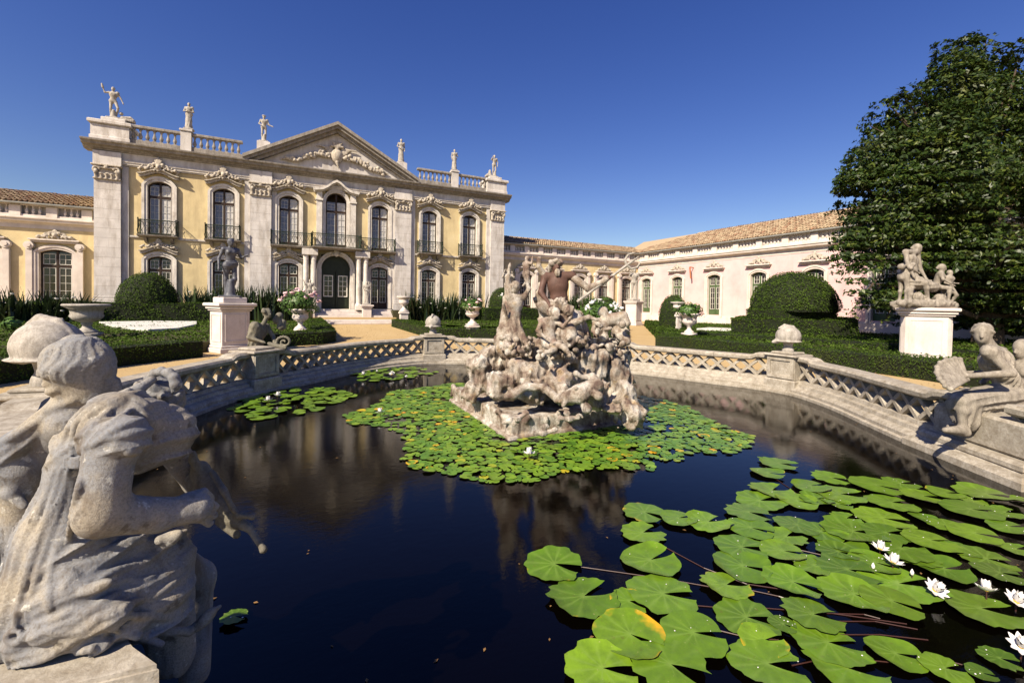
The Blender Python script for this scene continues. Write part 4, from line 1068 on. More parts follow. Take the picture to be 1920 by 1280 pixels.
hedge('low box hedge right of the central path, curving behind the far helmet', band(dia((5.95, 31.0), (5.85, 20.9), 8) + arc(PC, 12.75, 83, 44, 16), .95), 0, .5, .06, 480, seed=4)
hedge('low box hedge on the left edge of the diagonal path, before the link wing', band(dia((14.5, 16.9), (24.2, 28.2), 8), .95), 0, .5, .09, 240, seed=5)
hedge('low box hedge on the right edge of the diagonal path to the corner', band(dia((26.5, 28.6), (15.6, 15.7), 8), .95), 0, .5, .09, 240, seed=6)
hedge('long low box hedge behind the right side of the pond, before the big pedestal', band(arc(PC, 12.2, 34, 10, 10, 11.1) + arc(PC, 11.1, 8, -40, 20), .0 - 1.0), 0, .5, .045, 750, seed=7)
hedge('second low box hedge running behind the right-hand front hedge', band(arc(PC, 15.6, 30, -28, 24), -1.0), 0, .55, .06, 460, seed=8)
ground_cover('dark green ground cover in the left parterre', arc(PC, 11.9, 131, 180, 20) + [(-16, 24), (-15, 31), (-6, 31), (1.0, 31), (.7, 21)], .40, 150, .09, 3)
ground_cover('green ground cover in the middle parterre right of the central path', [(6.85, 30.5), (6.8, 21.4)] + arc(PC, 13.7, 80, 46, 12) + [(22.5, 28.0), (18, 33)], .40, 110, .10, 4)
ground_cover('green ground cover in the right-hand parterre behind the front hedge', arc(PC, 12.1, -36, 34, 20) + [(26, 27), (31, 26), (31, -2)], .38, 120, .10, 5)
tag(MB().extrude([(-8.9, 29.2), (-7.4, 25.6), (-5.3, 22.3), (-4.5, 23.2), (-4.4, 26.5), (-4.9, 29.6), (-7, 30.2)], 'z', .36, .47).build('white_gravel_bed', 'white_gravel'), 'lens-shaped bed of white gravel in the left parterre', 'gravel bed')
tag(MB().extrude([(21.2, 18.6), (22.8, 17.0), (24.5, 17.6), (23.2, 19.4)], 'z', .36, .47).build('white_gravel_bed', 'white_gravel'), 'small patch of white gravel in the right parterre beyond the urn', 'gravel bed')
# tall hedges and domes
hedge('tall dark hedge below the dome topiary at the left corner of the palace', band(dia((-13.5, 31.0), (-3.6, 31.4), 8), .9), 0, 1.42, .085, 260, 'tall_hedge', 'tall hedges along the palace', seed=9)
hedge('tall hedge below the round bush at the right corner of the palace', band(dia((13.0, 31.2), (19.5, 31.4), 6), .9), 0, 1.35, .09, 240, 'tall_hedge', 'tall hedges along the palace', seed=10)
hedge('tall hedge before the link wing, behind the fountain figures', band(dia((20.3, 33.0), (27.3, 33.4), 6), .9), 0, 1.3, .09, 220, 'tall_hedge', 'tall hedges along the palace', seed=11)
dome('large dark green dome topiary at the left corner of the palace', (-7.75, 32.6, 1.1), 1.45, 1.75, .085, 260, seed=1, skirt=.3)
dome('round clipped bush at the right corner of the palace, beside the fountain figures', (15.6, 33.8, 1.0), 1.15, 1.5, .085, 260, seed=2, skirt=.5)
dome('small dome topiary left of the white urn before the pink building', (21.2, 20.4, 0.2), .85, 1.35, .075, 280, seed=3, skirt=.9)
dome('dark dome topiary in front of the link wing behind the bearded figure', (27.6, 35.4, .9), 1.25, 1.3, .1, 200, seed=4, skirt=.3)
BD = at(1487, 575, 25.0)
dome('big dome topiary on a stepped hedge before the pink building', (BD[0], BD[1], 1.62), 2.15, 2.0, .085, 300, 'topiary_dome', seed=5, skirt=.15)
q = [at(1372, 590, 23.0), at(1608, 600, 22.5), at(1600, 600, 29.0), at(1395, 590, 29.5)]
hedge('lower step of the clipped hedge carrying the big dome topiary', [(p[0], p[1]) for p in q], 0, 1.18, .085, 270, 'stepped_hedge', 'stepped hedge under the big dome', seed=12)
q = [at(1402, 580, 23.6), at(1568, 585, 23.3), at(1560, 585, 28.0), at(1412, 580, 28.6)]
hedge('upper step of the clipped hedge carrying the big dome topiary', [(p[0], p[1]) for p in q], 1.18, 1.66, .085, 270, 'stepped_hedge', 'stepped hedge under the big dome', seed=13)

# dry leaves blown over the gravel
gL = np.random.default_rng(31); aa = gL.uniform(0, 6.283, 1500); rr = gL.uniform(8.6, 11.0, 1500)
P = np.stack([PC[0] + rr * np.cos(aa), PC[1] + rr * np.sin(aa), np.full(1500, .02)], 1)
P2 = np.stack([gL.uniform(1.8, 5.8, 500), gL.uniform(17.5, 33.8, 500), np.full(500, .02)], 1)
V, Fq = leaf_quads(np.concatenate([P, P2]), np.tile((0, 0, 1.0), (2000, 1)), .05, .5, .3, 5)
tag(obj('leaf_litter', np_mesh('leaf_litter', V, Fq), 'litter'), 'scattered dry leaves on the gravel round the pond', 'leaves', kind='stuff')
aa = gL.uniform(0, 6.283, 260); s_ = gL.uniform(0, PERIM, 260); P = np.array([tuple(rim(s, -.45 - abs(gL.normal(0, 1.3)))[0]) + (WZ + .004,) for s in s_])
V, Fq = leaf_quads(P, np.tile((0, 0, 1.0), (260, 1)), .035, .5, .05, 6)
tag(obj('floating_leaves', np_mesh('floating_leaves', V, Fq), 'litter'), 'tiny dry leaves floating on the pond near its edge', 'leaves', kind='stuff')

# ------------------------------------------------------------------ sculpture
def S(u, v, d, r): return at(u, v, d), r * d / F_PX / (1 + ((u - 960) / 830.0) ** 2) ** .27
def C2(a, b, k=.03, disp=None):
    (pa, ra), (pb, rb) = S(*a), S(*b); return rc(pa, pb, ra, rb, k, disp)
def E1(a, k=.03, disp=None, sq=(1, 1, 1), M=None):
    p, r = S(*a); return el(p, np.array(sq) * r, M, k, disp)
VR, VU, VF = _rt, -_dn, _fw                     # view-aligned right, up, forward used to lay out the near group
CAMF = np.stack([VR, VF, VU])

def near_group():
    root = thing('statue_pair', 'large weathered pair of seated draped stone figures at the left edge, on the pond rim', 'statue', tuple(PIERS['ls']) + (.5,))
    g = np.random.default_rng(4); P = []
    # nearer figure: back, waist, bent arm, lap, skirts
    P.append(E1((240, 815, 1.68, 96), .03, folds(-VR * .8 - VU * .5, VU - VR * .5, 46, .011, 1.2), (1, .8, .9), CAMF))
    P.append(C2((215, 788, 1.60, 56), (305, 815, 1.74, 64), .03, folds(VR + .3 * VU, VU, 48, .010, .4)))
    P.append(C2((225, 795, 1.62, 76), (155, 850, 1.60, 58), .03, folds(-VR * .7 - VU * .6, VU - VR * .6, 48, .011, 2.0)))
    P.append(C2((170, 846, 1.59, 62), (148, 885, 1.59, 54), .02))
    for i in range(20): P.append(rc(at(100 + i * 5.0, 857 + 2.0 * math.sin(i), 1.478 + .0009 * (i - 9) ** 2), at(98 + i * 5.0, 876, 1.478 + .0009 * (i - 9) ** 2), .0066, .0066, .003))
    P.append(C2((208, 836, 1.47, 46), (194, 935, 1.44, 46), .015)); P.append(E1((192, 960, 1.44, 50), .02)); P.append(C2((192, 964, 1.44, 46), (300, 965, 1.56, 34), .02)); P.append(C2((300, 965, 1.56, 34), (345, 955, 1.61, 27), .015))
    P.append(C2((345, 955, 1.61, 28), (370, 952, 1.64, 29), .015))
    for k, (dv, L) in enumerate(((-19, 26), (-6, 34), (7, 32), (19, 24))):
        P.append(C2((366, 952 + dv, 1.64, 10), (366 + L * .6, 948 + dv * 1.25, 1.67, 9.5), .004)); P.append(C2((366 + L * .6, 948 + dv * 1.25, 1.67, 9.5), (366 + L * 1.1, 957 + dv * 1.25, 1.70, 8), .004))
    P.append(C2((350, 934, 1.63, 12), (382, 922, 1.69, 9), .008))
    P.append(C2((190, 818, 1.49, 42), (232, 822, 1.48, 52), .02, folds(VR * .9 + VU * .3, VU, 70, .007, .3)))
    for i in range(13):
        a = i / 12 * math.pi; P.append(E1((207 - 50 * math.cos(a), 840 + 8 * math.sin(a * 3), 1.48 - .06 * math.sin(a), 8 + 3 * (i % 2)), .008))
    P.append(C2((315, 830, 1.88, 30), (365, 905, 2.0, 20), .02)); P.append(C2((365, 905, 2.0, 20), (392, 950, 1.97, 15), .02))
    P.append(E1((292, 752, 1.90, 50), .015, lumps(70, .014)))
    for i in range(12):
        a = i / 11 * 5.8; P.append(E1((303 + 27 * math.cos(a), 720 - 24 * math.sin(a), 1.84, 12 - .5 * i), .008))
    for i in range(6): P.append(C2((275 + 6 * i, 795 + 10 * i, 1.79, 12), (322, 765 + 15 * i, 1.82, 10), .006))
    P.append(C2((212, 745, 1.68, 8), (262, 728, 1.75, 11), .01)); P.append(C2((200, 760, 1.66, 6), (240, 733, 1.70, 8), .006)); P.append(C2((262, 728, 1.75, 11), (285, 712, 1.80, 9), .01))
    # hips, lap and skirts
    lap = folds(VR + .42 * VU, VU - .3 * VR, 34, .019, 1.9); lap2 = folds(VR + .25 * VU, VU - .2 * VR, 35, .017, 4.0)
    P.append(C2((146, 890, 1.60, 54), (118, 1010, 1.58, 80), .03, folds(-VU - .28 * VR, VR, 54, .011, .2)))
    P.append(C2((118, 1005, 1.58, 82), (72, 1160, 1.54, 92), .03, folds(-VU - .22 * VR, VR, 44, .014, .7)))
    P.append(C2((165, 1030, 1.60, 82), (290, 1060, 1.77, 74), .04, lap))
    P.append(C2((150, 1105, 1.55, 92), (280, 1125, 1.70, 80), .04, lap2))
    P.append(C2((295, 1068, 1.82, 62), (325, 1230, 1.86, 40), .04, folds(-VU, VR, 40, .010, 3))); P.append(C2((365, 1090, 2.10, 34), (365, 1260, 2.10, 28), .04)); P.append(C2((250, 1015, 1.80, 48), (365, 1085, 2.10, 36), .04))
    hem = folds(VR + .3 * VU, VU, 40, .014, 3.1)
    P.append(C2((55, 1200, 1.46, 42), (255, 1172, 1.58, 30), .02, hem)); P.append(C2((95, 1175, 1.45, 40), (210, 1150, 1.50, 36), .02, hem)); P.append(C2((40, 1218, 1.43, 26), (190, 1203, 1.49, 20), .02, hem))
    for i in range(9): a = i / 8 * 5.4; P.append(E1((28 + 15 * math.cos(a), 1193 + 11 * math.sin(a), 1.405, 10 - .5 * i), .006))
    FOLD = [[(150, 762), (120, 790), (100, 830), (99, 855)], [(165, 760), (140, 782), (125, 810), (117, 850)], [(190, 752), (160, 775), (140, 800), (135, 850)], [(212, 747), (175, 772), (150, 805), (147, 847)], [(232, 750), (190, 782), (160, 817)], [(250, 765), (207, 795), (175, 825), (160, 840)], [(265, 787), (225, 800), (195, 820), (172, 836)], [(245, 755), (270, 775), (287, 800)], [(225, 742), (255, 748), (280, 762)],
            [(105, 878), (95, 912), (75, 962), (45, 1020), (20, 1100), (5, 1180)], [(117, 878), (110, 912), (92, 962), (67, 1020), (45, 1100), (28, 1170)], [(130, 878), (125, 912), (110, 962), (85, 1020), (62, 1110), (50, 1160)], [(140, 882), (137, 925), (122, 975), (105, 1030), (90, 1100)], [(152, 890), (146, 925), (134, 980), (128, 1020)],
            [(182, 1041), (214, 1026), (250, 1011), (274, 1014)], [(176, 1095), (217, 1068), (280, 1050)], [(229, 1056), (253, 1026), (306, 1008), (346, 995)], [(120, 1068), (145, 1060), (175, 1053), (205, 1050)], [(270, 1130), (306, 1106), (334, 1087)], [(160, 1150), (199, 1124), (223, 1111)], [(120, 1150), (145, 1145), (182, 1142), (223, 1127)], [(225, 1145), (245, 1130), (282, 1118)], [(185, 1156), (259, 1152), (306, 1157), (340, 1155)],
            [(75, 1240), (131, 1205), (184, 1162)], [(40, 1245), (94, 1231), (159, 1184)], [(84, 1181), (120, 1186), (150, 1182)], [(75, 1168), (112, 1156), (145, 1139)], [(131, 1227), (187, 1212), (250, 1205)], [(174, 1160), (212, 1152), (262, 1156)], [(215, 1180), (250, 1190), (285, 1200)], [(15, 1109), (11, 1147), (4, 1175)], [(97, 1095), (92, 1120), (96, 1145)], [(150, 1075), (130, 1085), (118, 1110)], [(205, 1085), (185, 1100), (165, 1108)], [(245, 1085), (265, 1090), (290, 1080)], [(200, 1015), (175, 1020), (160, 1035)]]
    base = list(P)
    for ln in FOLD:
        q = []; ln = np.array(ln, float); m = len(ln); ts = np.linspace(0, m - 1, 4 * (m - 1) + 1)
        for t in ts:
            u, v = np.interp(t, np.arange(m), ln[:, 0]), np.interp(t, np.arange(m), ln[:, 1]); d = surf_depth(base, u, v, 1.3, 2.0)
            if d is not None: q.append((at(u, v, d), (4.0 + 6.5 * math.sin(math.pi * min(1, .12 + .80 * t / (m - 1)))) * d / F_PX * .85))
        if len(q) < 4: continue
        X = np.array([p for p, _ in q]); tt = np.linspace(-1, 1, len(q))
        for c_ in range(3): X[:, c_] = np.polyval(np.polyfit(tt, X[:, c_], min(3, len(q) - 2)), tt)
        for i_ in range(len(q) - 1): P.append(rc(X[i_], X[i_ + 1], q[i_][1] * .72, q[i_ + 1][1] * .72, .008))
    for a, b in (((300, 1183, 1.68, 10), (355, 1183, 1.76, 8)), ((355, 1183, 1.76, 9), (412, 1136, 1.84, 4)), ((330, 1156, 1.70, 7), (354, 1155, 1.74, 4)), ((225, 1176, 1.55, 11), (302, 1207, 1.62, 7)), ((300, 1012, 1.68, 10), (349, 994, 1.74, 4)), ((300, 1108, 1.68, 11), (335, 1085, 1.74, 5))): P.append(C2(a, b, .01))
    for (u, v, d, ru, rv, tilt) in ((312, 1014, 1.70, 40, 15, .55), (296, 1112, 1.68, 38, 20, .62), (385, 1160, 1.78, 34, 12, .8), (180, 1100, 1.46, 40, 14, .35), (120, 1085, 1.47, 36, 30, -.5)):
        c, s_ = math.cos(tilt), math.sin(tilt); M = np.stack([VR * c + VU * s_, VF, -VR * s_ + VU * c]); p, r = S(u, v, d, 1)
        P.append(el(p, (ru * r, .020, rv * r), M, .012))
    obj('figure', sdf_mesh('figure', P, .0058, True, 0), 'statue_near', root, -Vector(root.location))
    # second figure, further left, whose head rises over the first one's back
    Q = []
    H = frame(VR * .85 + VF * .35 - VU * .3); hc, s = at(158, 699, 1.86), 1.0
    Q.append(el(hc, np.array([.088, .105, .118]) * s, H, .02)); Q.append(el(hc + H[1] * .05 - H[2] * .07, np.array([.065, .07, .075]) * s, H, .03)); Q.append(rc(hc + H[1] * .115, hc + H[1] * .13 - H[2] * .04, .012, .018, .012))
    for e in (-1, 1): Q.append(('cut', el(hc + H[1] * .11 + H[0] * .038 * e + H[2] * .01, .017, None, .01)))
    Q.append(el(hc + H[2] * .025 - H[1] * .03, np.array([.104, .110, .118]) * s, H, .008, None))
    hq = hc + H[2] * .025 - H[1] * .03; hr = np.array([.104, .110, .118]) * s * 1.02
    for j in range(46):                          # wavy strands combed from the crown to nape and temples
        ph0 = -math.pi * .95 + 1.9 * math.pi * j / 45 - math.pi / 2; pr = None
        for i in range(15):
            th = .18 + 1.85 * i / 14; ph = ph0 + .11 * math.sin(5.5 * th + j * .22)
            lv = np.array([math.sin(th) * math.cos(ph), math.sin(th) * math.sin(ph), math.cos(th)]) * hr * (1 + .035 * math.sin(th * 6 + j * .5))
            p = hq + H.T @ lv
            if pr is not None: Q.append(rc(pr, p, .0066 + .0022 * math.sin(j * 2.3), .0066 + .0022 * math.sin(j * 2.3), .003))
            pr = p
    Q.append(C2((106, 712, 1.79, 14), (88, 720, 1.80, 9), .008)); Q.append(C2((110, 727, 1.79, 12), (92, 734, 1.80, 8), .008)); Q.append(C2((118, 700, 1.77, 12), (100, 702, 1.79, 8), .008))
    Q.append(C2((150, 735, 1.88, 42), (135, 790, 1.92, 50), .03))
    Q.append(C2((128, 795, 1.92, 56), (70, 905, 2.04, 90), .05)); Q.append(E1((136, 790, 1.86, 44), .03))
    clo = folds(VR * .8 + VU * .6, VU - VR * .5, 42, .013, 2.2)
    Q.append(C2((116, 760, 1.85, 22), (30, 835, 1.82, 32), .02, clo)); Q.append(C2((30, 835, 1.82, 32), (-60, 900, 1.78, 40), .02, clo)); Q.append(C2((142, 748, 1.81, 7), (95, 768, 1.81, 14), .012)); Q.append(C2((110, 765, 1.82, 8), (20, 822, 1.78, 12), .01))
    Q.append(C2((70, 900, 2.0, 74), (40, 880, 1.86, 48), .03)); Q.append(C2((40, 878, 1.86, 48), (62, 1000, 1.92, 42), .03)); Q.append(E1((22, 922, 1.80, 18), .015)); Q.append(C2((20, 922, 1.80, 14), (46, 948, 1.80, 9), .012))
    Q.append(C2((50, 960, 2.02, 90), (40, 1120, 2.02, 110), .05, folds(-VU, VR, 40, .018, 1))); Q.append(C2((-90, 900, 1.92, 80), (60, 960, 2.02, 80), .05, clo))
    obj('figure', sdf_mesh('figure', Q, .0060, True, 0), 'statue_near', root, -Vector(root.location))
    # goat-like beast held in the lap: muzzle, ear, forelegs
    B = [C2((375, 880, 1.92, 18), (402, 935, 1.90, 24), .012), C2((402, 935, 1.90, 23), (440, 975, 1.85, 14), .012), C2((440, 975, 1.85, 13), (468, 990, 1.82, 8), .01), C2((468, 990, 1.82, 7), (494, 1030, 1.78, 6), .008), E1((494, 1030, 1.78, 8), .006), E1((362, 857, 1.88, 11), .008, None, (.7, .7, 1.4), CAMF), C2((362, 862, 1.88, 8), (378, 885, 1.90, 12), .01), C2((440, 965, 1.84, 8), (470, 968, 1.80, 5), .008), E1((473, 968, 1.80, 7), .006),
         C2((415, 975, 1.87, 12), (444, 1002, 1.84, 8), .01), C2((398, 885, 1.88, 6), (420, 920, 1.84, 7), .008), C2((420, 920, 1.84, 7), (438, 958, 1.82, 5), .008), C2((365, 900, 1.93, 18), (395, 955, 1.91, 18), .015)]
    obj('beast', sdf_mesh('beast', B, .007), 'statue_dark', root, -Vector(root.location))  # darker stone than the figures: shade of this side put into the colour
    # block of the rim they sit on
    q = [on_z(252, 1213, .60), on_z(298, 1246, .60), on_z(-60, 1330, .60), on_z(-190, 1120, .60), on_z(-60, 1004, .60), on_z(125, 1040, .60)]; c = Vector(root.location)
    top = [(p[0] - c[0], p[1] - c[1]) for p in q]; cx = np.mean(top, 0)
    m = MB(); m.extrude(top, 'z', -.93, .085); m.extrude([tuple(cx + (np.array(p) - cx) * .985) for p in top], 'z', .085, .10)
    m.extrude([tuple(cx + (np.array(p) - cx) * 1.07) for p in top], 'z', -.93, -.12)
    m.build('seat_block', 'pond_stone', root)
    return root
near_group()

def right_group():
    root = thing('statue_pair', 'stone woman holding out a shell, seated with a companion at the right edge', 'statue', tuple(PIERS['rs']) + (.3,))
    d = 6.75
    J = dict(pel=at(1890, 728, d), chest=at(1868, 678, d), neck=at(1854, 650, d), head=at(1842, 625, d - .02), shl=at(1856, 660, d - .27), shr=at(1874, 660, d + .27),
             ell=at(1896, 700, d - .44), elr=at(1850, 700, d + .4), hal=at(1822, 704, d - .42), har=at(1800, 700, d + .2),
             hil=at(1888, 742, d - .16), hir=at(1888, 740, d + .16), knl=at(1802, 752, d - .2), knr=at(1806, 748, d + .2), anl=at(1806, 806, d - .2), anr=at(1818, 808, d + .22))
    s = 1.28; lk = -VR * .75 - VF * .65 - VU * .12
    P = human(J, s, lk, False, True, False, True)
    hh = J['head']; bk = VR * .75 + VF * .65
    P += [rc(J['neck'], hh - VU * .06, .095, .085, .04), el(hh + VU * .055 + bk * .055, (.125, .125, .115), None, .01, folds(VU - VR * .3, VF - VR, 60, .010)), el(hh + bk * .15 - VU * .02, .075, None, .02, lumps(45, .012))]
    for i in range(12): a = -1.5 + 3.0 * i / 11; P.append(el(hh + VU * (.095 - .05 * abs(a)) + lk * .085 * math.cos(a) + np.cross(lk, VU) * .115 * math.sin(a), .026, None, .01))
    cl = folds(VR + .2 * VU, VU, 30, .034, .5)
    P += [rc(at(1895, 742, d), at(1812, 752, d - .1), .23, .19, .06, cl), rc(at(1912, 742, d), at(1850, 760, d), .22, .20, .05, cl), rc(at(1835, 770, d - .1), at(1800, 768, d - .1), .13, .10, .04, folds(VU, VR, 40, .02, 2)), rc(at(1806, 762, d - .1), at(1814, 786, d - .1), .19, .17, .04, folds(VU, VR, 30, .034, 2))]
    P += [rc(J['shl'] + VU * .01, J['pel'] + VR * .1, .10, .15, .04, folds(VU + VR * .5, VR, 42, .022, 1)), el(J['chest'], (.185, .20, .22), None, .04, folds(VU + .4 * VR, VR - VU * .4, 40, .020, 2)), rc(J['shr'], J['shl'], .095, .095, .03, folds(VR, VU, 44, .014, 0))]
    P += [rc(at(1806, 806, d - .2), at(1772, 806, d - .3), .075, .04, .04), rc(at(1818, 808, d + .2), at(1780, 800, d + .1), .07, .04, .04)]
    o = obj('figure', sdf_mesh('figure', P, .014), 'statue', root, -Vector(root.location))
    P = []
    c0 = at(1815, 712, d - .45)
    for i in range(15):                          # ribbed shell, fanned out and tilted towards the viewer
        a = -.35 + 2.0 * i / 14; dr = -VR * math.cos(a) * .46 + VU * math.sin(a) * .27 - VF * (.10 - .25 * math.sin(a))
        P.append(rc(c0, c0 + dr * (1 + .04 * (i % 2)), .020, .029, .004)); P.append(el(c0 + dr * (1.02 + .04 * (i % 2)), .036, None, .006))
    obj('shell', sdf_mesh('shell', P, .010, True, 0), 'statue', root, -Vector(root.location))
    J = joints(at(1918, 838, 7.0) - np.array([0, 0, .0]), 1.12, R(70), pel=(0, 0, .70), chest=(0, .05, 1.05), neck=(0, .05, 1.22), head=(0, .08, 1.38), shl=(-.19, .03, 1.16), shr=(.19, .03, 1.16), ell=(-.3, .1, .9), elr=(.3, .2, .95), hal=(-.2, .3, .85), har=(.2, .4, .9), hil=(-.1, 0, .68), hir=(.1, 0, .68), knl=(-.15, .42, .66), knr=(.15, .42, .66), anl=(-.15, .42, .25), anr=(.15, .42, .25))
    P = human(J, 1.2) + [rc(J['pel'], J['knl'], .2, .15, .05, cl), rc(J['pel'], J['knr'], .2, .15, .05, cl), rc(J['shl'], J['pel'], .13, .18, .05, cl)]
    obj('companion_figure', sdf_mesh('companion_figure', P, .018), 'statue', root, -Vector(root.location))
    p, t, n = rim(PS['rs']); a = math.atan2(t[1], t[0]); z1 = at(1850, 776, 6.75)[2]
    m = MB().bbox(-.75, .75, -.55, .45, -.2, z1 + .06, .04).bbox(-.85, .85, -.6, .6, -.34, -.201, .04).bbox(-1.0, 1.0, -.6, .75, -.62, -.341, .06)
    b = m.build('seat_block', 'pond_stone', root); b.location = Vector((p[0] + .25, p[1] - .1, 0)) - Vector(root.location); b.rotation_euler = (0, 0, a)
right_group()

def far_left_group():
    root = thing('statue_pair', 'small seated rim figure with a shell and scroll, far left side of the pond', 'statue', tuple(PIERS['fl']) + (.6,))
    d = 11.6; s = 1.05
    J = dict(pel=at(478, 668, d), chest=at(488, 622, d), neck=at(496, 602, d), head=at(502, 588, d), shl=at(478, 612, d - .2), shr=at(500, 612, d + .2), ell=at(466, 632, d - .3), elr=at(512, 630, d + .2), hal=at(490, 640, d - .3), har=at(515, 645, d),
             hil=at(478, 668, d - .12), hir=at(482, 668, d + .12), knl=at(505, 660, d - .25), knr=at(512, 658, d + .2), anl=at(505, 690, d - .25), anr=at(512, 690, d + .2))
    P = human(J, s, VR * .8 - VF * .3, True, True, False, False, 1.15)
    for i in range(16): P.append(el(J['head'] + VU * (.02 + .11 * random.random()) + VR * random.uniform(-.13, .04) - VF * random.uniform(-.1, .12), .045, None, .015))
    cl = folds(VU + .3 * VR, VR, 30, .026)
    P += [rc(J['pel'], at(508, 668, d), .22, .2, .05, cl), rc(J['shl'], J['pel'], .14, .2, .05, cl)]
    P += [rc(at(498, 668, d - .4), at(512, 700, d - .5), .14, .06, .04, folds(VU, VR, 40, .015)), rc(at(488, 660, d - .4), at(498, 690, d - .45), .13, .10, .04)]
    for (u, v, r) in ((520, 600, 8), (528, 612, 8), (524, 592, 7), (530, 604, 6)): P.append(el(at(u, v, d + .3), r * d / F_PX, None, .03))
    obj('figure', sdf_mesh('figure', P, .025), 'statue_dark', root, -Vector(root.location))
    P = []
    for i in range(26):
        a = i / 25 * 9.5; r = .02 + .0072 * i; P.append(el(at(533, 641, d - .2) + VR * r * math.cos(a) + VU * r * math.sin(a) * .8, .022 + .0008 * i, None, .008))
    P.append(rc(at(535, 652, d - .2), at(505, 645, d - .2), .05, .06, .03))
    obj('scroll_shell', sdf_mesh('scroll_shell', P, .014), 'statue_dark', root, -Vector(root.location))
far_left_group()

# ---- helmets on the axis piers
def helmet_mesh():
    P = [el((0, 0, .50), (.34, .37, .335), None, .02, lumps(40, .003)), ('cut', bxp((0, 0, .10), (.6, .7, .22), None, .01, .02))]
    P.append(el((0, .02, .345), (.37, .415, .032), None, .03)); P.append(rc((0, .36, .34), (0, .47, .31), .09, .045, .04)); P.append(rc((-.3, .1, .34), (.3, .1, .34), .03, .03, .02))
    pl = folds((0, 1, .2), (1, 0, 0), 75, .012, .3)
    P.append(rc((0, -.37, .60), (0, -.14, .82), .03, .042, .02, pl)); P.append(rc((0, -.14, .82), (0, .12, .85), .042, .055, .02, pl)); P.append(rc((0, .12, .85), (0, .30, .76), .055, .03, .02, pl))
    for s in (-1, 1):
        for i in range(8): a = i / 7 * 4.4; P.append(el((s * .30, .05 + .09 * math.cos(a), .48 + .09 * math.sin(a)), .028, None, .015))
    P.append(rc((0, 0, .34), (0, 0, .12), .16, .11, .03)); P.append(rc((0, 0, .03), (0, 0, .05), .17, .17, .02)); P.append(rc((0, 0, .12), (0, 0, .13), .13, .13, .01))
    return sdf_mesh('helmet', P, .017)
hm = helmet_mesh()
for key, lab, yaw, sc in (('far', 'pale stone plumed helmet on the far pier of the pond balustrade', R(150), .82), ('right', 'pale stone plumed helmet on the right pier of the pond balustrade', R(60), .84), ('left', 'pale stone plumed helmet behind the near statue at the left edge', R(60), 1.05)):
    p, a, z = PIERTOP[key]
    r = thing('stone_helmet', lab, 'helmet finial', (p[0], p[1], z - .01), yaw, 'stone helmets on the pond piers'); obj('helmet', hm, 'statue_pale', r, None, 0, sc)

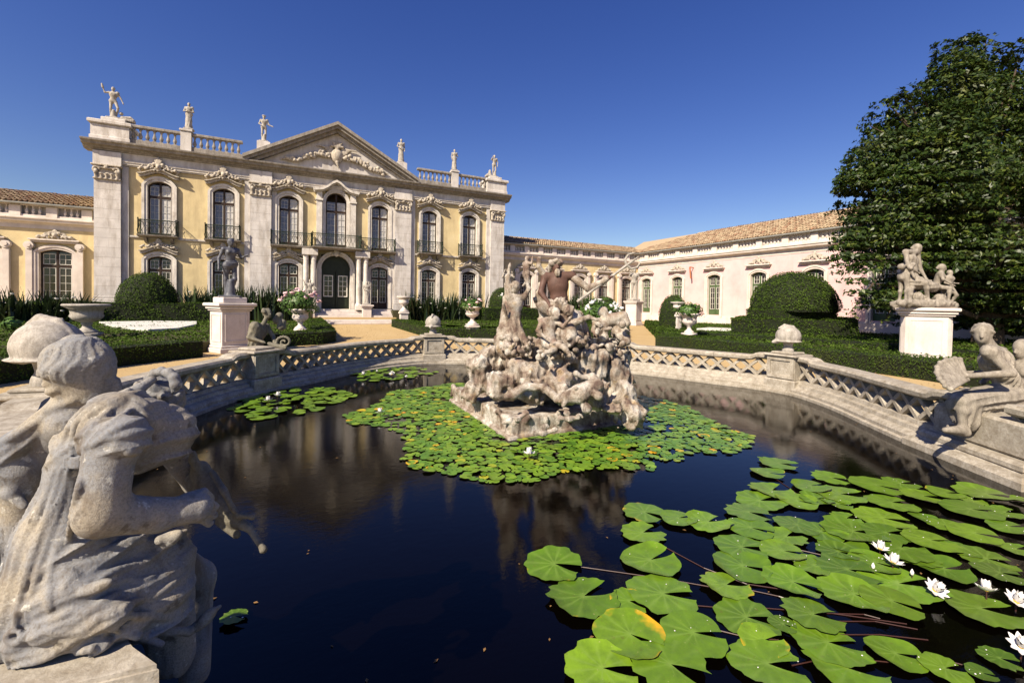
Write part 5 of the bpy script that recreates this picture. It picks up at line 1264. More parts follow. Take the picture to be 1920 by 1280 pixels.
# ---- fountain
def fountain():
    root = thing('fountain', 'carved rock fountain crowned by a brown bearded figure with a trident, in the pond', 'fountain', (4.8, 8.2, WZ))
    L = -Vector(root.location); g = np.random.default_rng(9)
    x0, x1, y0, y1 = 3.25, 6.45, 6.62, 9.75
    # plinth with drip-like carving
    dr1 = folds((0, 0, 1), (1, .9, 0), 15, .016, .5, .6); rg = rugged(7, .035, 2)
    dp = lambda X, Y, Z: dr1(X, Y, Z) + .25 * rg(X, Y, Z)
    P = [bxp(((x0 + x1) / 2 - .35, (y0 + y1) / 2, WZ + .12), ((x1 - x0) / 2 - .37, (y1 - y0) / 2 - .03, .22), None, .03, .02, dp), bxp((x1 - .78, y0 + .95, WZ + .10), (.62, .62, .22), None, .08, .05, rugged(6, .09, 1))]
    P.append(bxp(((x0 + x1) / 2 - .35, (y0 + y1) / 2, WZ - .02), ((x1 - x0) / 2 - .30, (y1 - y0) / 2 + .04, .08), None, .02, .01))
    for i in range(54):                          # stalactite drips hanging from the ledge
        e = g.integers(0, 4); t = g.uniform(0, 1); c = [(x0 + .05 + t * (x1 - x0 - .75), y0 + .02), (x1 - .72, y0 + t * (y1 - y0)), (x0 + t * (x1 - x0 - .7), y1), (x0 + .03, y0 + t * (y1 - y0))][e]
        zt = WZ + g.uniform(.26, .36); P.append(rc((c[0], c[1], zt), (c[0] + g.normal(0, .05), c[1] + g.normal(0, .05), zt - g.uniform(.05, .22)), g.uniform(.03, .065), g.uniform(.01, .03), .02))
    # rocks
    for (u, v, d, r) in ((905, 700, 8.8, 30), (925, 672, 9.0, 26), (985, 700, 8.5, 40), (1040, 700, 8.6, 48), (1100, 695, 8.7, 42), (1150, 705, 8.9, 34), (1150, 680, 9.3, 32), (940, 722, 8.35, 28), (1000, 732, 7.9, 24), (1060, 738, 7.75, 22), (1120, 742, 7.8, 26), (1168, 748, 8.0, 28), (1185, 778, 7.7, 20), (1150, 778, 7.5, 22), (1010, 672, 9.0, 34), (1080, 665, 9.0, 36), (1120, 668, 9.1, 28), (960, 662, 9.0, 28), (885, 735, 8.7, 16), (1035, 700, 9.6, 50), (940, 705, 9.7, 34), (1140, 712, 9.7, 34)):
        rr = r * d / F_PX; P.append(bxp(at(u, v, d), np.array([g.uniform(.7, 1), g.uniform(.6, .9), g.uniform(.8, 1.15)]) * rr, frame(g.normal(0, 1, 3) * (1, 1, .25), g.normal(0, .25, 3) + (0, 0, 1)), rr * .35, .03, (lambda f1, f2: lambda X, Y, Z: f1(X, Y, Z) + f2(X, Y, Z))(rugged(9, .05, u), folds((.1, 0, 1), (1, -.6, 0), 26, .022, u, .7))))
    P.append(rc((4.8, 8.3, WZ), (4.85, 8.4, .42), 1.0, .45, .08, rugged(5, .13, 2)))
    P += [('cut', el(at(1090, 722, 7.75), (.30, .34, .17), None, .03)), ('cut', el(at(1140, 728, 7.95), (.22, .36, .19), None, .03)), ('cut', el(at(1150, 792, 7.3), (.36, .40, .15), None, .04)), ('cut', el(at(1010, 712, 7.7), (.1, .25, .12), None, .03)), ('cut', el(at(955, 735, 8.0), (.1, .25, .1), None, .03)), ('cut', el(at(1075, 690, 8.2), (.14, .3, .08), None, .03))]
    obj('rock_base', sdf_mesh('rock_base', P, .022), 'fountain', root, L)
    # dolphin whose tail curls along the rock, with fins, gaping jaw and a scaly back
    sc_ = lumps(55, .007)
    P = [C2((1046, 748, 7.40, 8), (1088, 738, 7.30, 19), .02, sc_), C2((1088, 738, 7.30, 19), (1118, 722, 7.40, 14), .02, sc_), C2((1118, 722, 7.40, 13), (1110, 706, 7.52, 8), .02), C2((1110, 706, 7.52, 7), (1092, 707, 7.52, 5), .01), C2((1092, 707, 7.5, 3), (1080, 700, 7.5, 6), .01), C2((1060, 742, 7.32, 9), (1050, 752, 7.28, 4), .01), C2((1062, 748, 7.30, 8), (1056, 760, 7.26, 4), .01), E1((1080, 728, 7.18, 4), .006),
         C2((1092, 752, 7.26, 6), (1100, 766, 7.22, 10), .012), C2((1104, 730, 7.28, 5), (1122, 742, 7.22, 9), .012), C2((1046, 748, 7.42, 8), (1020, 726, 7.55, 7), .015, sc_), C2((1020, 726, 7.55, 7), (985, 724, 7.62, 8), .015, sc_), C2((985, 724, 7.62, 8), (962, 740, 7.55, 10), .015), C2((962, 740, 7.55, 9), (948, 744, 7.5, 4), .01), C2((962, 740, 7.55, 8), (955, 728, 7.55, 4), .01)]
    obj('dolphin', sdf_mesh('dolphin', P, .012), 'fountain', root, L)
    def scroll(pts, base, d):
        P = [bxp(at(base[0], base[1], d), (.05, .05, .04), None, .02, .02)]
        for (u, v, r) in pts:
            for i in range(12):
                a = i / 11 * 5; q = r * (1 - i / 16) * d / F_PX; P.append(el(at(u, v, d) + VR * q * math.cos(a) + VU * q * math.sin(a), .018, None, .01))
            P.append(C2((u, v, d, 3), (base[0], base[1], d + .05, 6), .02))
        return P
    for pts, base, d in (([(1022, 800, 6), (1004, 812, 6), (1040, 806, 5)], (1018, 812), 7.0), ([(1062, 775, 6), (1050, 784, 5), (1085, 782, 7)], (1068, 785), 7.1), ([(965, 795, 7), (985, 775, 6)], (970, 785), 6.95)):
        obj('scrollwork', sdf_mesh('scrollwork', scroll(pts, base, d), .011), 'fountain', root, L)
    # central bearded figure: body, drapery, trident
    d = 8.75; s = 1.12
    J = dict(pel=at(1050, 582, d), chest=at(1046, 535, d), neck=at(1044, 512, d), head=at(1042, 500, d - .04), shl=at(1022, 518, d), shr=at(1072, 517, d), ell=at(1014, 548, d - .12), elr=at(1103, 540, d - .1), hal=at(1034, 577, d - .25), har=at(1136, 524, d - .15),
             hil=at(1042, 590, d), hir=at(1060, 590, d), knl=at(1032, 610, d - .45), knr=at(1075, 606, d - .4), anl=at(1040, 655, d - .35), anr=at(1082, 652, d - .3))
    P = human(J, s, -VF * .8 + VR * .25, False, False, False, False, 1.16)
    obj('bearded_figure', sdf_mesh('bearded_figure', P, .013), 'torso', root, L)
    h = J['head']; H = frame(-VF * .8 + VR * .25); P = [el(h + H[2] * .06, (.10, .115, .10), H, .02, folds(H[2], H[0], 60, .014)), el(h + H[1] * .09 - H[2] * .12, (.065, .05, .09), H, .02, folds(H[2], H[0], 55, .012))]
    for i in range(14):
        a = i / 13 * 6.28; P.append(el(h + H[2] * (.08 + .04 * math.sin(a * 3)) + (VR * math.cos(a) + VF * math.sin(a)) * .105, .042, None, .02))
    P.append(rc(h + VR * -.1 + VU * .02, h - VR * .13 - VU * .1, .05, .03, .03))
    obj('hair_and_beard', sdf_mesh('hair_and_beard', P, .012), 'fountain', root, L)
    cl = folds(VR * .6 - VU, VR + VU * .5, 30, .026, .6)
    P = [rc(at(1020, 572, d - .1), at(1075, 600, d - .1), .16, .22, .06, cl), rc(at(1050, 600, d - .2), at(1035, 640, d - .4), .22, .14, .05, cl), rc(at(1070, 605, d - .2), at(1085, 640, d - .35), .2, .13, .05, cl), rc(at(1020, 565, d + .1), at(1018, 625, d + .05), .10, .12, .05, cl), rc(at(1020, 520, d + .16), at(1012, 560, d + .15), .07, .13, .05, cl)]
    P += [rc(at(1032, 612, d - .5), at(1040, 650, d - .42), .085, .06, .03), rc(at(1040, 655, d - .42), at(1030, 664, d - .6), .06, .04, .03), rc(at(1074, 606, d - .45), at(1104, 594, d - .6), .075, .045, .03), rc(at(1104, 594, d - .6), at(1120, 600, d - .66), .042, .03, .02)]
    P += [el(at(1050, 572, d - .3), .15, None, .04, lumps(30, .03)), el(at(1036, 585, d - .4), .10, None, .03, lumps(34, .02)), el(at(1066, 582, d - .38), .11, None, .03, lumps(34, .02)), el(at(1062, 628, d - .45), (.19, .15, .26), None, .05, lumps(20, .03))]
    obj('drapery', sdf_mesh('drapery', P, .016), 'fountain', root, L)
    # raised left arm with a torch-like hand, and the right forearm in paler stone
    P = [C2((1020, 516, d, 7), (1010, 500, d - .05, 5), .02), C2((1010, 500, d - .05, 5), (1011, 488, d - .05, 4.5), .02), E1((1011, 485, d - .05, 4.5), .01), C2((1072, 518, d, 8), (1103, 541, d - .1, 6.5), .02), C2((1103, 541, d - .1, 7), (1132, 527, d - .15, 5.5), .02), E1((1136, 523, d - .15, 6.5), .02)]
    obj('arms', sdf_mesh('arms', P, .014), 'fountain', root, L)
    a, b = at(1082, 566, d - .2), at(1188, 488, d - .1); t = (b - a) / np.linalg.norm(b - a); n_ = np.cross(t, VF); n_ /= np.linalg.norm(n_)
    m = MB().tube([a, b], .028, 7)
    c = a + (b - a) * .88
    for sgn in (-1, 1): m.tube([c, c + n_ * .11 * sgn + t * .03, c + n_ * .15 * sgn + t * .14, c + n_ * .11 * sgn + t * .27], [.026, .026, .022, .010], 6)
    m.tube([b, b + t * .14], [.024, .008], 6); m.build('trident', 'statue_pale', root, L)
    # kneeling nymph on the left lifting a child
    d = 8.6
    J = dict(pel=at(962, 612, d), chest=at(966, 570, d), neck=at(966, 550, d), head=at(968, 538, d), shl=at(955, 557, d - .05), shr=at(982, 557, d + .05), ell=at(952, 530, d), elr=at(992, 542, d + .05), hal=at(955, 505, d), har=at(985, 522, d + .05),
             hil=at(955, 615, d), hir=at(970, 615, d), knl=at(952, 648, d - .35), knr=at(985, 640, d - .3), anl=at(945, 660, d + .2), anr=at(980, 660, d + .2))
    P = human(J, 1.0, VF * .5 + VR * .3 + VU * .4)
    P += [rc(J['pel'], at(955, 652, d - .1), .19, .26, .06, folds(VU, VR, 30, .024, 1)), rc(at(952, 600, d - .1), at(944, 570, d - .25), .03, .03, .02), rc(at(944, 610, d), at(938, 640, d), .1, .12, .05, lumps(20, .02))]
    for i in range(60): P.append(el(at(g.uniform(938, 1000), g.uniform(628, 668), d - g.uniform(.1, .45)), g.uniform(.02, .08, 3), frame(g.normal(0, 1, 3)), .012))
    obj('kneeling_figure', sdf_mesh('kneeling_figure', P, .015), 'fountain', root, L)
    J = joints(at(986, 548, d + .1), .40, R(-80), hal=(-.18, .25, 1.35), ell=(-.28, .12, 1.30), har=(.33, .1, 1.62), elr=(.35, .05, 1.38), knl=(-.14, .2, .55), anl=(-.15, -.05, .35))
    P = human(J, .50, -VF * .6 - VR * .5, True, True, False, False, 1.1)
    obj('child_figure', sdf_mesh('child_figure', P, .012), 'fountain', root, L)
    J = joints(at(952, 568, 9.0), .40, R(160), hal=(-.2, .2, 1.5), ell=(-.3, .1, 1.3), har=(.2, .15, 1.6), elr=(.3, .1, 1.3))
    P = human(J, .46, -VF) + [rc(at(950, 605, 9.0), at(952, 560, 9.0), .16, .10, .05, folds(VU, VR, 40, .02))]
    obj('rear_figure', sdf_mesh('rear_figure', P, .016), 'fountain', root, L)
    # sea horse and triton on the right, reclining figure in front
    d = 8.9; P = []
    J = dict(pel=at(1128, 640, d), chest=at(1128, 612, d), neck=at(1130, 598, d), head=at(1132, 586, d), shl=at(1116, 602, d), shr=at(1142, 602, d), ell=at(1112, 620, d - .1), elr=at(1160, 606, d - .1), hal=at(1122, 632, d - .2), har=at(1172, 616, d - .15), hil=at(1122, 642, d), hir=at(1134, 642, d), knl=at(1112, 652, d - .4), knr=at(1142, 648, d - .4), anl=at(1116, 668, d - .3), anr=at(1146, 668, d - .3))
    P += human(J, .95, -VF * .6 + VR * .6)
    for i in range(70): P.append(el(at(g.uniform(1098, 1176), g.uniform(606, 668), d + g.uniform(-.4, .2)), g.uniform(.02, .09, 3), frame(g.normal(0, 1, 3)), .012))
    P += [C2((1145, 600, d, 13), (1168, 592, d - .1, 9), .03), C2((1168, 592, d - .1, 9), (1176, 606, d - .15, 7), .02), C2((1160, 620, d, 14), (1175, 640, d - .2, 8), .03), C2((1090, 612, d, 12), (1102, 648, d, 12), .03)]
    obj('reclining_figure', sdf_mesh('reclining_figure', P, .016), 'fountain', root, L)
    J = dict(pel=at(1030, 640, 8.2), chest=at(1028, 610, 8.25), neck=at(1034, 596, 8.25), head=at(1042, 588, 8.2), shl=at(1016, 602, 8.25), shr=at(1042, 602, 8.3), ell=at(1008, 620, 8.1), elr=at(1056, 612, 8.1), hal=at(1024, 634, 8.0), har=at(1066, 600, 8.0), hil=at(1024, 645, 8.2), hir=at(1036, 645, 8.2), knl=at(1040, 655, 7.9), knr=at(1056, 650, 7.9), anl=at(1018, 664, 7.8), anr=at(1068, 664, 7.8))
    P = human(J, .9, -VF * .6 + VR * .5) + [el(at(1066, 628, 8.15), (.16, .1, .24), frame(VF + VR * .4), .04)]
    for i in range(60): P.append(el(at(g.uniform(1005, 1100), g.uniform(632, 672), 8.3 + g.uniform(-.4, .2)), g.uniform(.02, .08, 3), frame(g.normal(0, 1, 3)), .012))
    obj('seated_figure', sdf_mesh('seated_figure', P, .015), 'fountain', root, L)
fountain()

# ---- statues on the attic of the palace
def statue(name, label, pos, s, yaw, mat='statue_pale', group=None, kind=None, res=.03, base=.12, extra=None, beard=False, **pose):
    r = thing(name, label, 'statue', pos, 0, group)
    J = joints((0, 0, base), s, yaw, **pose); P = human(J, s, None, True, True, beard)
    if kind: P += robe(J, s, kind, pos[0])
    P.append(bxp((0, 0, base / 2), (.3 * s, .24 * s, base / 2), None, .03, .05)); P.append(rc((.02, -.08 * s, base), (.04, -.10 * s, .5 * s), .14 * s, .08 * s, .05))
    if extra: P += extra(J)
    obj('figure', sdf_mesh('figure', P, res), mat, r)
    return r
GA = 'statues along the palace attic'
FY = math.pi                                     # facing the viewer
statue('roof_statue', 'attic statue raising one arm with a small dog, far left corner of the palace roof', (-10.62, 37.2, 13.08), 1.12, FY, 'statue_pale', GA, 'chest', .03, .14,
       lambda J: [rc((.45, .05, .22), (.85, .05, .30), .13, .10, .05), el((.40, 0, .48), .11, None, .05), rc((.9, 0, .3), (1.05, 0, .18), .06, .05, .04), bxp((.6, 0, .08), (.5, .22, .09), None, .03, .04), rc(J['har'], J['har'] + np.array([-.05, 0, .2]), .07, .05, .03)],
       elr=(.36, .05, 1.36), har=(.44, .08, 1.62), ell=(-.34, .0, 1.16), hal=(-.44, .05, .92), knl=(-.24, .12, .55), anl=(-.14, .0, .12))
statue('roof_statue', 'attic statue with arms folded, second from the left on the palace roof', (-6.6, 37.05, 13.1), 1.0, FY, 'statue_pale', GA, 'both', .03, .12, None, elr=(.28, .08, 1.12), har=(.02, .2, 1.18), ell=(-.28, .08, 1.12), hal=(.05, .18, 1.1))
statue('roof_statue', 'attic statue holding out a staff end, just left of the pediment', (-2.15, 37.2, 13.1), 1.05, FY, 'statue_pale', GA, 'chest', .03, .12, lambda J: [rc(J['hal'], J['hal'] + np.array([.35, -.1, -.12]), .05, .04, .03), el(J['head'] + np.array([0, 0, .1]), (.14, .14, .06), None, .03)], ell=(-.32, .05, 1.16), hal=(-.24, .25, 1.08), elr=(.3, 0, 1.15), har=(.12, .18, 1.0))
statue('roof_statue', 'slim draped attic statue just right of the pediment', (7.75, 37.2, 13.1), 1.08, FY, 'statue_pale', GA, 'both', .03, .12, None, elr=(.3, .05, 1.15), har=(.12, .2, 1.0))
statue('roof_statue', 'draped attic statue on the middle pedestal of the right-hand roof balustrade', (12.3, 37.05, 13.1), 1.0, FY, 'statue_pale', GA, 'both', .03, .12, None, ell=(-.3, .05, 1.15), hal=(-.05, .2, 1.25))
statue('roof_statue', 'attic statue with a child at its feet, right corner of the palace roof', (16.15, 37.2, 13.08), 1.1, FY, 'statue_pale', GA, 'chest', .03, .14,
       lambda J: [el((-.42, 0, .55), .13, None, .04), rc((-.42, 0, .45), (-.4, 0, .2), .14, .18, .05), rc((-.5, 0, .3), (-.75, 0, .16), .11, .08, .04), bxp((-.4, 0, .08), (.45, .22, .08), None, .03, .04)], elr=(.3, .05, 1.3), har=(.2, .15, 1.55), ell=(-.3, .05, 1.16))
# ---- statues by the door and before the link wing
def pedestal(name, label, pos, w, d, h, rz=0.0, cap=.12, group=None, panel=True, chamfer=0):
    r = thing(name, label, 'pedestal', pos, rz, group)
    MB().bbox(-w / 2 - .08, w / 2 + .08, -d / 2 - .08, d / 2 + .08, 0, .16 * h / 1.6, .02).bbox(-w / 2 - .04, w / 2 + .04, -d / 2 - .04, d / 2 + .04, .1601 * h / 1.6, .24 * h / 1.6, .02).build('base', 'pedestal', r)
    b = MB()
    if chamfer:
        c = chamfer; b.extrude([(-w / 2 + c, -d / 2), (w / 2 - c, -d / 2), (w / 2, -d / 2 + c), (w / 2, d / 2 - c), (w / 2 - c, d / 2), (-w / 2 + c, d / 2), (-w / 2, d / 2 - c), (-w / 2, -d / 2 + c)], 'z', .2401 * h / 1.6, h - .26)
    else: b.bbox(-w / 2, w / 2, -d / 2, d / 2, .2401 * h / 1.6, h - .26, .012)
    b.build('shaft', 'pedestal', r)
    if panel:
        for k in range(4):
            ww = (w if k % 2 == 0 else d) - .18 - 2 * chamfer; dd = (d if k % 2 == 0 else w) / 2
            p = MB(); z0, z1 = .36 * h / 1.6, h - .36; t = .035
            p.box(-ww / 2, -ww / 2 + t, -dd - .016, -dd + .002, z0, z1).box(ww / 2 - t, ww / 2, -dd - .016, -dd + .002, z0, z1).box(-ww / 2 + t, ww / 2 - t, -dd - .0155, -dd + .002, z0, z0 + t).box(-ww / 2 + t, ww / 2 - t, -dd - .0155, -dd + .002, z1 - t, z1)
            p.build('panel_moulding', 'pedestal', r, None, k * math.pi / 2)
    MB().bbox(-w / 2 - .05, w / 2 + .05, -d / 2 - .05, d / 2 + .05, h - .26, h - .2, .015).bbox(-w / 2 - .1, w / 2 + .1, -d / 2 - .1, d / 2 + .1, h - .199, h - .11, .02).bbox(-w / 2 - .16, w / 2 + .16, -d / 2 - .16, d / 2 + .16, h - .109, h, .025).build('cap', 'pedestal', r)
    return r
for (x, lab, lab2, pz) in ((.95, 'left', 'pale statue raising an arm left of the palace door', 1), (4.95, 'right', 'pale draped statue right of the palace door', 0)):
    pedestal('statue_pedestal', 'small stone pedestal of the statue %s of the palace door' % lab, (x, 35.75, .0), .62, .62, 1.42, 0, .1, 'pedestals beside the door', False)
    statue('door_statue', lab2, (x, 35.75, 1.42), .98, FY, 'statue_pale', 'statues beside the door', 'chest' if pz else 'both', .03, .1, None, **(dict(elr=(.34, .05, 1.34), har=(.42, .1, 1.6), ell=(-.32, .05, 1.2), hal=(-.4, .2, 1.1)) if pz else dict(elr=(.3, .05, 1.15), har=(.1, .2, 1.05))))
pedestal('statue_pedestal', 'tall stone pedestal at the end of the diagonal path, before the link wing', (26.3, 29.8, 0), 1.0, 1.0, 2.1, R(20))
statue('garden_statue', 'pale standing statue on the pedestal at the end of the diagonal path', (26.3, 29.8, 2.1), 1.5, R(150), 'statue_pale', None, 'chest', .045, .2, None, elr=(.3, .1, 1.3), har=(.2, .2, 1.55), ell=(-.3, .05, 1.15), hal=(-.1, .2, 1.0))
# ---- dark statue on the left pedestal
LP = (-1.95, 17.3, 0)
pedestal('statue_pedestal', 'tall pale pedestal carrying the dark statue, beyond the left side of the pond', LP, .84, .84, 1.62, R(30.5))
tagp = MB().bbox(-.36, .36, -.36, .36, 0, .19, .02)
r = statue('dark_statue', 'dark lead-coloured nude statue standing on the tall left pedestal', (LP[0], LP[1], 1.81), 1.07, R(205), 'bronze', None, None, .02, .06,
           lambda J: [rc(J['hil'] + np.array([0, 0, .06]), J['hir'] + np.array([0, 0, -.02]), .145, .15, .03, folds((1, .3, .2), (0, 0, 1), 42, .016)), rc(J['hir'], J['hir'] + np.array([0, 0, -.18]), .13, .10, .03, folds((0, 0, 1), (1, 0, 0), 46, .014)), el(J['head'] + np.array([0, 0, .05]), (.10, .115, .11), None, .02, lumps(50, .008)), rc(J['shl'], J['chest'] - np.array([0, 0, .12]), .07, .09, .03, folds((0, 0, 1), (1, 0, 0), 50, .010))], elr=(.30, -.03, 1.12), har=(.33, .06, .84), ell=(-.30, .02, 1.18), hal=(-.34, .28, 1.24), knl=(-.10, .10, .50), anl=(-.06, -.08, .09), knr=(.12, .0, .50))
tagp.build('plinth', 'pedestal', r, (0, 0, -.19), R(30.5))
# ---- group on the right-hand pedestal
RPp = at(1734, 620, 14.0); RP = (RPp[0], RPp[1], 0)
pedestal('statue_pedestal', 'broad pinkish white pedestal at right, below the sculpture group under the tree', RP, 1.16, 1.1, 1.86, R(-66), chamfer=.10)
def big_group():
    r = thing('statue_group', 'sculpture group of struggling figures on the broad right-hand pedestal', 'statue', (RP[0], RP[1], 1.86))
    d = 14.0; L = -Vector(r.location); P = []
    J = dict(pel=at(1712, 522, d), chest=at(1710, 490, d), neck=at(1712, 472, d), head=at(1720, 466, d + .1), shl=at(1698, 472, d - .1), shr=at(1720, 474, d + .15), ell=at(1702, 496, d - .25), elr=at(1726, 505, d + .1), hal=at(1712, 515, d - .35), har=at(1735, 520, d - .1),
             hil=at(1708, 524, d), hir=at(1718, 524, d), knl=at(1735, 530, d - .4), knr=at(1706, 545, d - .3), anl=at(1740, 562, d - .35), anr=at(1706, 566, d - .3))
    P += human(J, 1.15, VR * .6 - VU * .3 - VF * .4, True, True, False, False, 1.1)
    P += [el(at(1690, 500, d - .2), .10, None, .03)]
    J2 = joints(at(1692, 568, d - .1), .95, R(250), hal=(-.1, .35, 1.2), ell=(-.25, .2, 1.2), har=(.2, .3, 1.0), pel=(0, 0, .85), chest=(0, .12, 1.15), neck=(0, .16, 1.32), head=(0, .22, 1.45), shl=(-.18, .14, 1.26), shr=(.18, .14, 1.26))
    P += human(J2, 1.0)
    J3 = joints(at(1752, 570, d), .9, R(210), pel=(0, 0, .62), chest=(.05, .1, .95), neck=(.05, .12, 1.1), head=(.06, .15, 1.25), shl=(-.16, .1, 1.05), shr=(.2, .1, 1.05), hil=(-.1, 0, .6), hir=(.1, 0, .6), knl=(-.2, .3, .5), knr=(.2, .35, .55), anl=(-.2, .2, .1), anr=(.25, .3, .1), hal=(-.1, .3, .8), har=(.25, .3, .75), ell=(-.25, .15, .85), elr=(.3, .15, .85))
    P += human(J3, 1.0)
    J4 = joints(at(1778, 572, d - .1), .62, R(170), hal=(-.2, .2, 1.1), har=(.2, .25, 1.0), pel=(0, 0, .7), knl=(-.15, .25, .5), knr=(.3, .1, .45), anr=(.45, 0, .1))
    P += human(J4, .75, None, True, True, False, False, 1.1)
    cl = folds(VR, VU, 26, .03); P += [rc(at(1715, 528, d - .2), at(1750, 538, d - .2), .2, .16, .06, cl), rc(at(1680, 572, d), at(1785, 573, d), .16, .15, .08, lumps(12, .04)), rc(at(1690, 568, d - .4), at(1780, 570, d - .4), .12, .12, .08, lumps(12, .04)), el(at(1720, 558, d - .2), .17, None, .05, lumps(25, .03)), el(at(1762, 560, d - .3), .15, None, .05, lumps(25, .03))]
    obj('figures', sdf_mesh('figures', P, .024), 'statue', r, L)
big_group()

# ------------------------------------------------------------------ urns with plants
def urn_mesh(r=.5, h=.9):
    return MB().bbox(-r * .55, r * .55, -r * .55, r * .55, 0, h * .10, .02).lathe([(r * .50, h * .10), (r * .46, h * .16), (r * .22, h * .26), (r * .18, h * .34), (r * .26, h * .38), (r * .22, h * .42), (r * .55, h * .50), (r * .72, h * .62), (r * .66, h * .70), (r * .70, h * .84), (r * .98, h * .93), (r * 1.02, h * .97), (r * .96, h), (r * .78, h * .99), (r * .7, h * .8), (.01, h * .78)], n=20).mesh('urn_body', True)
def urn(label, pos, r, h, mat='pedestal', ped=0, group='stone garden urns'):
    t = thing('garden_urn', label, 'urn', pos, 0, group)
    if ped: MB().bbox(-r * .62, r * .62, -r * .62, r * .62, 0, ped * .12, .02).bbox(-r * .5, r * .5, -r * .5, r * .5, ped * .12, ped * .88, .02).bbox(-r * .62, r * .62, -r * .62, r * .62, ped * .88, ped, .02).build('pedestal', 'pedestal', t)
    obj('urn_body', cached(('urn', r, h), lambda: urn_mesh(r, h)), mat, t, (0, 0, ped)); return t
def bush(label, c, r, n, leaf=.14, flowers=0, fcol='pinkpetal', seed=1, flat=.8, mat='bush'):
    g = np.random.default_rng(seed); t = thing('flower_bush' if flowers else 'leafy_plant', label, 'plant', c)
    v = g.normal(0, 1, (n, 3)); v /= np.linalg.norm(v, axis=1)[:, None]; rad = r * g.uniform(.45, 1.05, n) * (1 + .25 * np.sin(v[:, 0] * 5 + v[:, 2] * 4))
    P = v * rad[:, None] * (1, 1, flat) + (0, 0, r * flat * .7); P[:, 2] = np.maximum(P[:, 2], -.05)
    V, Fq = leaf_quads(P, v + (0, 0, .4), leaf, .45, .5, seed); obj('foliage', np_mesh('foliage', V, Fq), mat, t)
    m = MB()
    for i in range(9): a = i * .7; m.tube([(0, 0, -.15), (r * .3 * math.cos(a), r * .3 * math.sin(a), r * .4), (r * .7 * math.cos(a), r * .7 * math.sin(a), r * flat)], [.02, .015, .008], 5)
    m.build('stems', 'bark', t)
    for i in range(flowers):
        a, z = g.uniform(0, 6.28), g.uniform(.1, .95); q = math.sqrt(1 - z * z); p = np.array([q * math.cos(a), q * math.sin(a), z * flat]) * r * 1.02 + (0, 0, r * flat * .6)
        fm = cached(('blossom',), lambda: MB().lathe([(.01, -.04), (.06, -.03), (.10, .02), (.11, .05), (.06, .05), (.02, .02)], n=7).mesh('blossom', True))
        if fcol == 'petal': fm = cached(('blossomw',), lambda: MB().lathe([(.01, -.04), (.06, -.03), (.10, .02), (.11, .05), (.06, .05), (.02, .02)], n=7).mesh('blossom', True))
        o = obj('blossom', fm, fcol, t, p, 0, g.uniform(.6, 1.1) * r / .75); o.rotation_euler = (g.normal(0, .5), g.normal(0, .5), 0)
    return t
p = on_z(163, 628, .45); urn('wide shallow stone urn behind the near statue, before the left tall hedge', (p[0], p[1], .42), .62, 1.08, 'statue_pale')
p = on_z(563, 617, .5); urn('stone urn overflowing with pink flowers, left of the central path', (p[0], p[1], .42), .46, .95)
bush('bush of pink geraniums in the urn left of the central path', (p[0], p[1], 1.22), .78, 1500, .14, 26, 'pinkpetal', 5)
p = on_z(885, 634, 0); urn('footed grey urn on a pedestal between the far helmet and the fountain', (p[0], p[1], 0), .48, .95, 'pedestal', .62)
bush('pale pink flowering plant in the urn between the far helmet and the fountain', (p[0], p[1], 1.40), .58, 900, .13, 8, 'pinkpetal', 6, .6)
p = on_z(1292, 626, .5); urn('stone urn with a bright green plant, on the right front hedge', (p[0], p[1], .45), .46, 1.0)
bush('bright green leafy plant in the urn on the right front hedge', (p[0], p[1], 1.36), .56, 900, .16, 0, seed=7, flat=.6)
p = at(1270, 600, 27); urn('small white urn on a slim pedestal right of the small dome topiary', (p[0], p[1], 0), .42, .75, 'pedestal', 1.25)
bush('small tuft of leaves in the slim white urn before the pink building', (p[0], p[1], 1.9), .35, 300, .14, 0, seed=8, flat=.5)
p = at(757, 590, 31); urn('pale stone urn at the right foot of the palace steps', (p[0], p[1], 0.0), .5, 1.1, 'pedestal', 1.0)
p = at(1132, 590, 30); bush('bush of white roses beyond the fountain, before the link wing', (p[0], p[1], .5), 1.25, 1600, .2, 26, 'petal', 9, .8)
p = at(1112, 575, 33); bush('leafy green shrub behind the white roses', (p[0], p[1], .6), 1.2, 1200, .22, 0, seed=10)
p = at(950, 552, 27); bush('white flowering spray at the round bush by the palace corner', (p[0], p[1], 1.9), .5, 250, .14, 10, 'petal', 11, .6)

